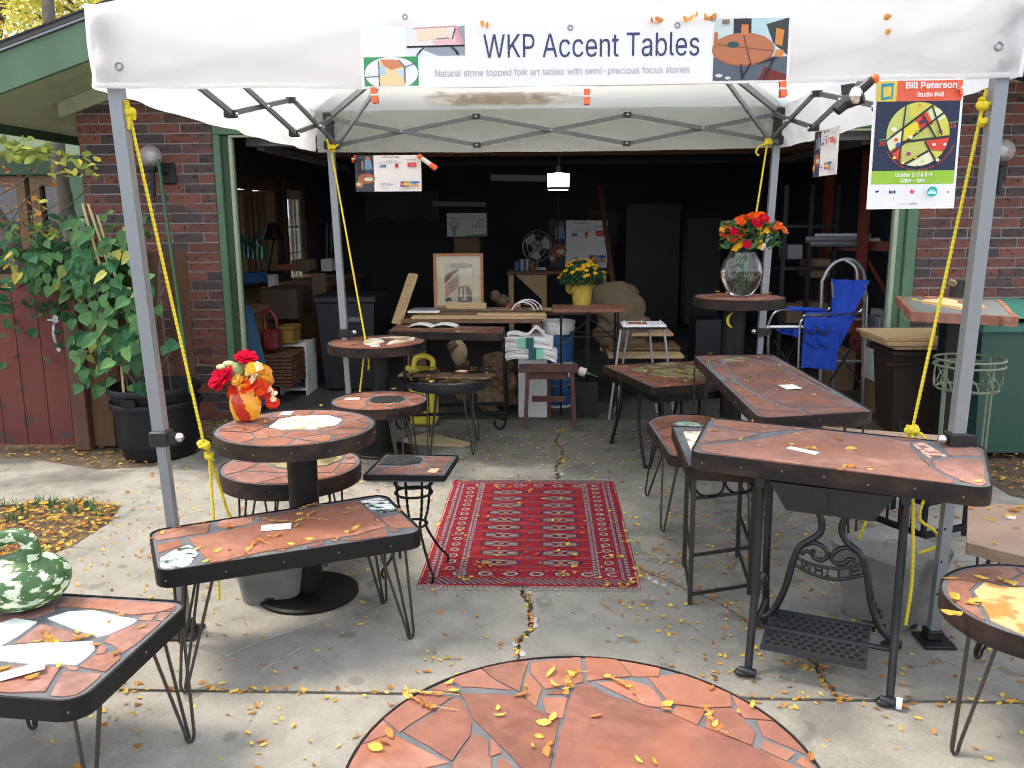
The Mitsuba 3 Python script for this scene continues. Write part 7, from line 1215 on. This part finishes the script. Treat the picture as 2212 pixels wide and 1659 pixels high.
# lumber shelf behind it
for i, (u0, u1, v, Y, mt, lb) in enumerate(((1315, 1478, 770, 7.3, 'pine', 'wide plywood board on the floor pile behind the metal stool'), (1315, 1470, 752, 7.5, 'brown_wood', 'dark board stacked above the plywood behind the metal stool'), (1345, 1455, 722, 7.7, 'pine', 'tan board under the metal stool top at the back'))): a, b_ = gy(u0, v, Y), gy(u1, v, Y); single('board', bbox(a[0], b_[0], Y, Y+.45, a[2]-.02, a[2]+.008, .003), mt, lb, 'board', r=(.3*i, 1.))
t = thing('lumber_rack', 'low dark trestle carrying the boards behind the metal stool', 'trestle')
for u in (1335, 1460): part(t, 'trestle_leg', box(gy(u, 800, 7.4)[0]-.04, gy(u, 800, 7.4)[0]+.04, 7.4, 7.7, .006, gy(u, 772, 7.4)[2]), 'stained_wood')
# roots, sacks, yellow can, panel on the floor
dw = thing('driftwood', 'big gnarled root ball lying beneath the glass table at the doorway', 'driftwood'); c = gy(1068, 840, 6.95)
part(dw, 'root', ball(c+[0, .1, -.0], .20, 4, 1.1, 5, (1.05, .8, .85)), 'driftwood', smooth=True); part(dw, 'knot', ball(c+[.04, .1, .20], .14, 3, 1., 8, (1, .8, .7)), 'driftwood', smooth=True)
for i in range(8): a_ = rnd(0, 6.3); part(dw, 'root_arm', tube(bez(c+[.1*math.cos(a_), 0, .06*math.sin(a_)], c+[.17*math.cos(a_), -.08, .12*math.sin(a_)], c+[.22*math.cos(a_+.4), -.05, .19*math.sin(a_+.4)], n=5), np.linspace(.05, .02, 11), 8), 'driftwood', smooth=True)
lg = thing('log', 'pale wooden mallet-like log end leaning behind the dark table', 'log'); part(lg, 'head', ball(gy(992, 762, 7.05), .085, 3, .3, 2, (.8, .8, 1.25)), 'bone', smooth=True); part(lg, 'stub', tube([gy(975, 745, 7.05), gy(985, 755, 7.0)], .045, 10), 'driftwood'); part(lg, 'post', tube([gy(1000, 860, 7.1), gy(998, 780, 7.1)], .06, 10), 'driftwood')
yc = thing('watering_can', 'yellow plastic jug with a loop handle standing behind the glass table', 'jug'); Y = 6.55; a, b_ = gy(886, 905, Y), gy(938, 800, Y)
part(yc, 'body', bbox(a[0], b_[0], Y, Y+.22, .01, b_[2], .02), 'yellow_plastic'); part(yc, 'handle', tube(bez((a[0]+.02, Y+.1, b_[2]-.01), (a[0]+.04, Y+.1, b_[2]+.07), (a[0]+.10, Y+.1, b_[2]+.10), (b_[0]-.03, Y+.1, b_[2]+.07), (b_[0]-.02, Y+.1, b_[2]-.01)), .022, 9), 'yellow_plastic', smooth=True); part(yc, 'spout', tube([(a[0]+.03, Y+.05, b_[2]-.02), (a[0]-.02, Y+.02, b_[2]+.02)], .02, 8), 'yellow_plastic')
single('stone_slab', prism(Polygon(W([(868, 955), (925, 940), (1016, 962), (1000, 968), (900, 962)], 0.)), .003, .022), 'bone', 'pale flat slab lying on the driveway under the glass table', 'slab')
# left interior: bench, shelves, bottles
sb = thing('storage_bench', 'long cluttered bench along the left garage wall', 'bench'); part(sb, 'top', bbox(GX0+.02, -2.55, 7.4, 12.2, .80, .84, .004), 'brown_wood', r=(.5, 0)); part(sb, 'front', box(GX0+.05, -2.62, 7.45, 7.5, .02, .79), 'wall_dark'); part(sb, 'side', box(-2.64, -2.6, 7.5, 12.1, .02, .79), 'brown_wood', r=(.2, 0))
def bottle(label, u, v, Y, h, r_): t = thing('glass_bottle', label, 'bottle'); c = gy(u, v, Y); part(t, 'body', lathe([(0, 0), (r_, 0), (r_, h*.55), (r_*.4, h*.75), (r_*.35, h), (0, h)], 14, c), 'green_glass', smooth=40)
plain('green_glass', (.02, .10, .07), .1)
for u, v, h, w_ in ((527, 560, .26, 'leftmost'), (536, 560, .22, 'second from left'), (556, 562, .32, 'tallest'), (546, 560, .18, 'shortest'), (565, 562, .24, 'rightmost')): bottle(w_+' of the green glass bottles on the bench by the left garage window', u, v, 9.0, h, .045)
wl = thing('work_lamp', 'dark angled work lamp standing by the left garage window', 'lamp'); Y = 9.1; part(wl, 'shade', lathe([(.02, .12), (.05, .1), (.11, -.05), (.10, -.06)], 16, gy(590, 505, Y)), 'black_plastic', smooth=40); part(wl, 'arm', tube([gy(592, 510, Y), gy(585, 555, Y), gy(580, 590, Y)], .012, 6), 'black_plastic'); part(wl, 'post', box(gy(578, 600, Y)[0], gy(595, 600, Y)[0], Y, Y+.1, gy(578, 680, Y)[2], gy(578, 590, Y)[2]), 'white_paint'); part(wl, 'weight', cbox(gy(586, 588, Y), (.2, .15, .03)), 'black_plastic')
gbox('cabinet', 'low brown cabinet under the left window bench', 'cabinet', 560, 640, 625, 7.9, .5, 'brown_box', 690); plain('brown_box', (.05, .032, .02), .7)
rc = thing('fuel_can', 'red plastic can with a looped handle on the basket at the left of the garage', 'can'); Y = 7.35; a, b_ = gy(564, 760, Y), gy(596, 715, Y); part(rc, 'body', bbox(a[0], b_[0], Y, Y+.2, a[2], b_[2], .03), 'can_red'); part(rc, 'handle', tube(bez((a[0]+.02, Y+.1, b_[2]-.01), (a[0]+.01, Y+.1, b_[2]+.12), (a[0]+.06, Y+.1, b_[2]+.17), (b_[0]-.03, Y+.1, b_[2]+.1), (b_[0]-.02, Y+.1, b_[2])), .018, 8), 'can_red', smooth=True)
yb2 = thing('yellow_box', 'ochre yellow box with a lid beside the red can', 'box'); a, b_ = gy(598, 742, 7.6), gy(634, 706, 7.6); part(yb2, 'body', bbox(a[0]+.01, b_[0]-.01, 7.6, 7.85, a[2], b_[2]-.03, .005), 'ochre'); part(yb2, 'lid', bbox(a[0], b_[0], 7.59, 7.86, b_[2]-.028, b_[2], .005), 'ochre')
bk_ = thing('wicker_basket', 'brown wicker trunk on the floor inside the left jamb', 'basket'); a, b_ = gy(566, 825, 7.3), gy(628, 768, 7.3)
for i in range(9): part(bk_, 'weave', bbox(a[0]-.004*(i % 2), b_[0]+.004*(i % 2), 7.3-.004*(i % 2), 7.75, a[2]-.05+(b_[2]-a[2]+.05)*i/9+.001, a[2]-.05+(b_[2]-a[2]+.05)*(i+1)/9-.004, .008), 'wicker')
rough('wicker', lambda p, n, uv: mix((.04, .02, .012), (.17, .085, .045), noise(p.x*90, p.y*90, p.z*60)), .8)
ws_ = thing('white_shelf', 'small white shelf unit on the floor of the left garage', 'shelf'); a, b_ = gy(605, 838, 7.75), gy(660, 742, 7.75); part(ws_, 'side', box(b_[0]-.02, b_[0], 7.75, 8.1, .006, b_[2]), 'white_paint'); part(ws_, 'side', box(a[0], a[0]+.02, 7.75, 8.1, .006, b_[2]), 'white_paint'); part(ws_, 'shelf', box(a[0]+.021, b_[0]-.021, 7.75, 8.1, b_[2]-.03, b_[2]-.01), 'white_paint'); part(ws_, 'shelf', box(a[0]+.021, b_[0]-.021, 7.75, 8.1, .05, .07), 'white_paint')
single('tarp', sheet(lambda u, v: (gy(520, 750, 7.0)[0]+.02+.16*u*(.3+v), 7.02+.12*u+0*v, .05+.85*(1-v)+.02*np.sin(u*12)), 10, 14), 'tarp', 'folded blue tarp hanging just inside the left door jamb', 'tarp', smooth=True)
wbn = thing('bin', 'dark wheeled waste bin stencilled U60550 inside the garage', 'bin'); a, b_ = gy(690, 840, 7.9), gy(808, 640, 7.9); part(wbn, 'body', (np.array([[x, y, zz] for zz, s in ((.03, .05), (b_[2], 0)) for y in (7.9+s, 8.45-s) for x in (a[0]+s, b_[0]-s)]), BOXF), 'bin_dark'); plain('bin_dark', (.013, .016, .022), .5); part(wbn, 'rim', bbox(a[0]-.02, b_[0]+.02, 7.87, 8.47, b_[2]-.06, b_[2]+.0, .01), 'bin_dark'); part(wbn, 'stencil', text('U60550', gy(752, 694, 7.9)-[0, .012, 0], (1, 0, 0), gy(779, 694, 7.9)[0]-gy(752, 694, 7.9)[0], (0, 0, 1), .038, True), 'letter_grey')
# boxes in the middle
lb = thing('carton', 'white LED light bulb carton standing on a brown box at the back of the garage', 'box'); Y = 11.2; a, b_ = gy(966, 511, Y), gy(1050, 460, Y); part(lb, 'carton_body', bbox(a[0], b_[0], Y, Y+.2, a[2], b_[2], .003), 'white_card'); wL, hL = b_[0]-a[0], b_[2]-a[2]; g1 = (.20, .21, .21)
m, c_ = layers([(R(0, 0, 1, 1), (.62, .64, .62)), (El(.185, .47, .11, .13), g1), (El(.185, .47, .09, .10), (.5, .52, .5)), ([(.09, .55), (.28, .55), (.24, .78), (.13, .78)], (.30, .31, .31)), (R(.15, .78, .22, .95), (.25, .26, .26)), (R(.05, .22, .36, .26), g1), (R(.82, .26, .94, .31), g1), (txt_layer('LED', .65, .63, .26, wL/hL, False, .22), g1), ([(.45, 1), (.5, .93), (.7, .92), (.98, .86), (.98, 1)], (.16, .34, .20))], (a[0], Y-.001, a[2]), np.array([1., 0, 0]), np.array([0, 0, 1.]), wL, hL); part(lb, 'print', m, 'vc', color=c_)
gbox('carton', 'plain brown carton under the LED carton', 'box', 980, 1036, 513, 11.22, .3, 'cardboard', 640)
fn = thing('desk_fan', 'round desk fan standing on the shelf left of the sign board', 'fan'); c = gy(1160, 532, 10.6); th = np.linspace(0, 2*math.pi, 29)
for r_ in (.175, .12, .06): part(fn, 'grille', tube(np.stack([c[0]+r_*np.cos(th), c[1]-.02+0*th, c[2]+r_*1.08*np.sin(th)], 1), .005, 5), 'galv')
for i in range(14): a_ = i*math.pi/7; part(fn, 'grille_wire', tube([c+[0, -.03, 0], c+[.175*math.cos(a_), -.02, .19*math.sin(a_)]], .0025, 4), 'galv')
for i in range(3): a_ = i*2.09+.3; part(fn, 'blade', sheet(lambda u, v, a_=a_: (c[0]+.155*u*np.cos(a_+(v-.5)*1.1), c[1]+.02*(v-.5), c[2]+.155*u*np.sin(a_+(v-.5)*1.1)), 5, 5), 'galv', smooth=True)
part(fn, 'motor', tube([c+[0, .02, 0], c+[0, .16, 0]], .055, 12), 'galv'); part(fn, 'stand', tube([c+[0, .08, -.04], c+[0, .08, -.26]], .018, 8), 'galv'); part(fn, 'foot', cbox(c+[0, .06, -.27], (.22, .2, .03)), 'galv')
sh = thing('work_table', 'plain wooden table carrying the fan and cans at the back of the garage', 'table'); a, b_ = gy(1104, 592, 10.4), gy(1250, 592, 10.4); zt4 = c[2]-.286; part(sh, 'top', bbox(a[0]-.05, b_[0]+.4, 10.35, 11.0, zt4-.04, zt4, .004), 'brown_wood', r=(.4, 0))
for x in (a[0], a[0]+.4, b_[0]+.3): part(sh, 'leg', box(x-.03, x+.03, 10.4, 10.48, .005, zt4-.042), 'pine', r=(.4, 0))
part(sh, 'shelf', box(a[0]-.02, b_[0]+.35, 10.4, 10.9, .45, .48), 'brown_wood', r=(.3, 0)); part(sh, 'gusset', upright(prism(Polygon([(.0, .0), (.32, 0), (.32, -.3)]), 0, .02), (a[0]+.05, 10.42, zt4-.045), (1, 0, 0), (0, 0, 1)), 'pine', r=(.2, 0))
for i, (u, mt) in enumerate(((1128, 'galv'), (1139, 'galv'), (1150, 'terracotta'), (1117, 'blue_plastic'))): p_ = gy(u, 590, 10.45); single('paint_can', lathe([(0, 0), (.03, 0), (.032, .005), (.032, .13-.03*(i > 1)), (.028, .14-.03*(i > 1)), (0, .14-.03*(i > 1))], 14, (p_[0], 10.45, zt4+.001)), mt, ('first silver spray can left of the fan', 'second silver spray can left of the fan', 'small terracotta can nearest the fan', 'short blue can at the left end of the cans')[i], 'can', smooth=40)
t = thing('burlap_sack', 'slumped burlap sacks heaped behind the wire plant table', 'sack'); part(t, 'sack', ball(gy(1335, 660, 7.9), .26, 3, .7, 4, (.9, .6, .9)), 'sack', smooth=True); part(t, 'sack', ball(gy(1345, 720, 7.85), .26, 3, .7, 7, (1, .6, .8)), 'sack', smooth=True)
single('pole', beam(gy(1295, 400, 10.5), gy(1330, 650, 9.4), .05, .03), 'stained_wood', 'long timber leaning beside the sign board in the dark garage', 'pole')
single('plywood_sheet', bbox(gy(1352, 500, 12.6)[0], gy(1470, 500, 12.6)[0], 12.6, 12.64, .01, gy(1352, 440, 12.6)[2], .004), 'black_plastic', 'black sheet standing at the back wall of the garage', 'sheet'); single('wall_panel', box(gy(1272, 460, 13.0)[0], gy(1560, 460, 13.0)[0], 13.2, 13.26, 1.2, gy(1272, 455, 13.0)[2]), 'wall_grey', 'grey panel on the back wall of the garage', 'panel')
pn = thing('wall_sheet', 'pale wall board with a scalloped lower edge on the back wall of the garage', 'panel'); Y = 12.9; a, b_ = gy(790, 500, Y), gy(950, 500, Y); sc = [(a[0], gy(0, 420, Y)[2]), (b_[0], gy(0, 420, Y)[2])]; xs = np.linspace(b_[0], a[0], 25); part(pn, 'board', upright(prism(Polygon([(x, z) for x, z in sc]+[(x, gy(0, 490, Y)[2]+.10*abs(math.sin((x-a[0])*6))) for x in xs]), 0, .02), (0, Y, 0), (1, 0, 0), (0, 0, 1)), 'wall_grey')
# red storage rack on the right
rk = thing('storage_rack', 'red steel pallet rack along the right side of the garage', 'rack'); Y = 8.3
for u, YY in ((1868, 8.2), (1788, 9.2)): p_ = gy(u, 500, YY); part(rk, 'upright', box(p_[0]-.04, p_[0]+.04, YY, YY+.08, .006, 2.2), 'rust_red')
for v in (530, 705): a, b_ = gy(1785, v, 8.6), gy(1925, v, 8.2); part(rk, 'beam', beam(a, (b_[0], 8.24, a[2]), .05, .09), 'rust_red')
part(rk, 'brace', beam(gy(1872, 560, 8.25), gy(1925, 650, 8.25), .03), 'rust_red')
for i, (v, u0, u1, mt) in enumerate(((512, 1760, 1880, 'white_card'), (517, 1740, 1860, 'galv'), (521, 1765, 1900, 'white_card'), (526, 1750, 1870, 'galv'))): single('paper_roll', tube([gy(u0, v, 8.45), gy(u1, v, 8.35)], .035, 10), mt, ('white paper roll topmost on the red rack', 'grey roll second from the top on the red rack', 'long white roll third from the top on the red rack', 'grey roll lowest on the red rack')[i], 'roll')
for i, (u0, u1, vt, vb, mt, lb_) in enumerate(((1738, 1790, 655, 690, 'cardboard', 'cardboard box low on the dark shelf right of the tall table'), (1754, 1788, 668, 700, 'white_paint', 'pale box at the front of the dark shelf right of the tall table'), (1905, 1926, 672, 700, 'white_paint', 'white carton on the red rack beside the right jamb'), (1700, 1740, 660, 700, 'cardboard', 'brown carton on the dark shelf left of the blue chair'))): gbox('carton', lb_, 'box', u0, u1, vt, 8.5, .3, mt, vb)
single('shelf_unit', join(*[box(gy(1690, 600, 8.45)[0], gy(1800, 600, 8.45)[0], 8.45, 8.9, z_, z_+.03) for z_ in (.55, 1.1, 1.5)]+[box(gy(u, 600, 8.45)[0]-.02, gy(u, 600, 8.45)[0]+.02, 8.45, 8.49, .006, 1.9) for u in (1690, 1745, 1800)]), 'bin_dark', 'dark steel shelf unit behind the blue chair', 'shelf')
cr_ = thing('crate_stack', 'stack of white and dark crates beside the right door jamb', 'crates'); a, b_ = gy(1892, 800, 6.95), gy(1925, 800, 6.95)
for i in range(3): part(cr_, 'crate', bbox(a[0], b_[0]-.03, 6.95, 7.25, .01+.27*i, .01+.27*i+.255, .006), ['cardboard', 'white_paint', 'galv'][i])
bs = thing('sticker', 'yellow crescent shaped sticker on the dark pedestal of the tall table', 'sticker'); cs_ = gy(1575, 692, C23[1]-.06); th = np.linspace(1.9, 4.4, 12); part(bs, 'crescent', tube(np.stack([cs_[0]+.04+.05*np.cos(th), cs_[1]+0*th, cs_[2]+.05*np.sin(th)], 1), np.sin(np.linspace(.15, 3, 12))*.009+.001, 6), 'yellow_rope')
# leaf at left frame edge: blossoming shrub tip
hb = thing('shrub', 'dark leaved shrub with a pale flower head at the left edge before the red gate', 'plant'); Y = 4.6; m, r = leaf_cloud(26, lambda: gy(rnd(-60, 22), rnd(600, 700), Y+rnd(-.1, .1)), .07, .12, lambda: rnd(0, .1), lambda: rnd(.2, .6), (.6, .8)); part(hb, 'foliage', m, 'leaf', kind='stuff', r=r); flower(hb, gy(2, 620, Y), .05, .62, 30); part(hb, 'stem', tube(bez(gy(-80, 1000, Y)*[1, 1, 0], gy(-60, 800, Y), gy(-30, 650, Y)), .008, 6), 'bark')

# ---- clutter deep in the garage
def item(name, label, cat, u0, u1, vt, vb, Y, d, mat): a, b_ = gy(u0, vb, Y), gy(u1, vt, Y); return single(name, bbox(a[0], b_[0], Y, Y+d, a[2], b_[2], .004), mat, label, cat)
for a_ in (('toolbox', 'blue toolbox on the left bench beyond the green bottles', 'toolbox', 528, 556, 590, 612, 8.6, .3, 'blue_plastic'), ('carton', 'open pale carton on the left bench near the garage door', 'box', 630, 668, 562, 586, 9.4, .3, 'cardboard'), ('folded_cloth', 'pale folded cloth hanging over the left bench edge', 'cloth', 676, 702, 590, 650, 9.0, .04, 'sack'), ('toolbox', 'orange case on the left bench beside the work lamp', 'toolbox', 598, 622, 572, 584, 9.2, .25, 'terracotta'), ('paper_stack', 'stack of papers on the left bench near the back', 'paper', 694, 716, 560, 586, 10.2, .3, 'paper'), ('carton', 'grey carton high on the dark shelf unit', 'box', 1700, 1735, 528, 560, 8.5, .3, 'galv'), ('carton', 'brown carton in the middle of the dark shelf unit', 'box', 1745, 1795, 560, 600, 8.5, .3, 'cardboard'), ('carton', 'cardboard box on the garage floor under the red rack', 'box', 1800, 1850, 760, 850, 8.0, .4, 'cardboard'), ('speaker', 'dark box on the floor behind the tall table', 'box', 1500, 1560, 690, 800, 8.4, .4, 'bin_dark'), ('cabinet', 'tall dark cabinet against the back wall right of centre', 'cabinet', 1480, 1560, 470, 700, 12.2, .5, 'wall_grey'), ('carton', 'small carton on the work table right of the sign board', 'box', 1236, 1262, 566, 590, 10.5, .25, 'cardboard')): item(*a_)
for i, (u, v0, v1, lb_) in enumerate(((706, 480, 560, 'first'), (716, 478, 556, 'second'), (726, 482, 562, 'third'), (736, 478, 540, 'fourth'))): single('hand_saw' if i == 3 else 'chisel', tube([gy(u, v0, 12.9), gy(u, (v0+v1)/2, 12.9), gy(u, v1, 12.9)], [.012, .02, .012], 6), 'galv', lb_+' steel tool from the left hanging on the back wall above the waste bin', 'tool')
for i, (u0, v0, u1, v1) in enumerate(((1060, 384, 1182, 386), (935, 440, 1050, 442))): t = thing('strip_light', ('unlit strip light nearest under the garage ceiling left of the lamp', 'unlit strip light deeper under the garage ceiling above the LED carton')[i], 'lamp'); part(t, 'housing', beam(gy(u0, v0, 9+2*i), gy(u1, v1, 9+2*i), .10, .06), 'dim_white')
for i, x_ in enumerate((-2.2, -1.2, -.2, .8, 1.8, 2.8)): part(house, 'joist', box(x_, x_+.045, 9.7, 13.2, 2.50, 2.615), 'brown_wood', r=(.3, 0))
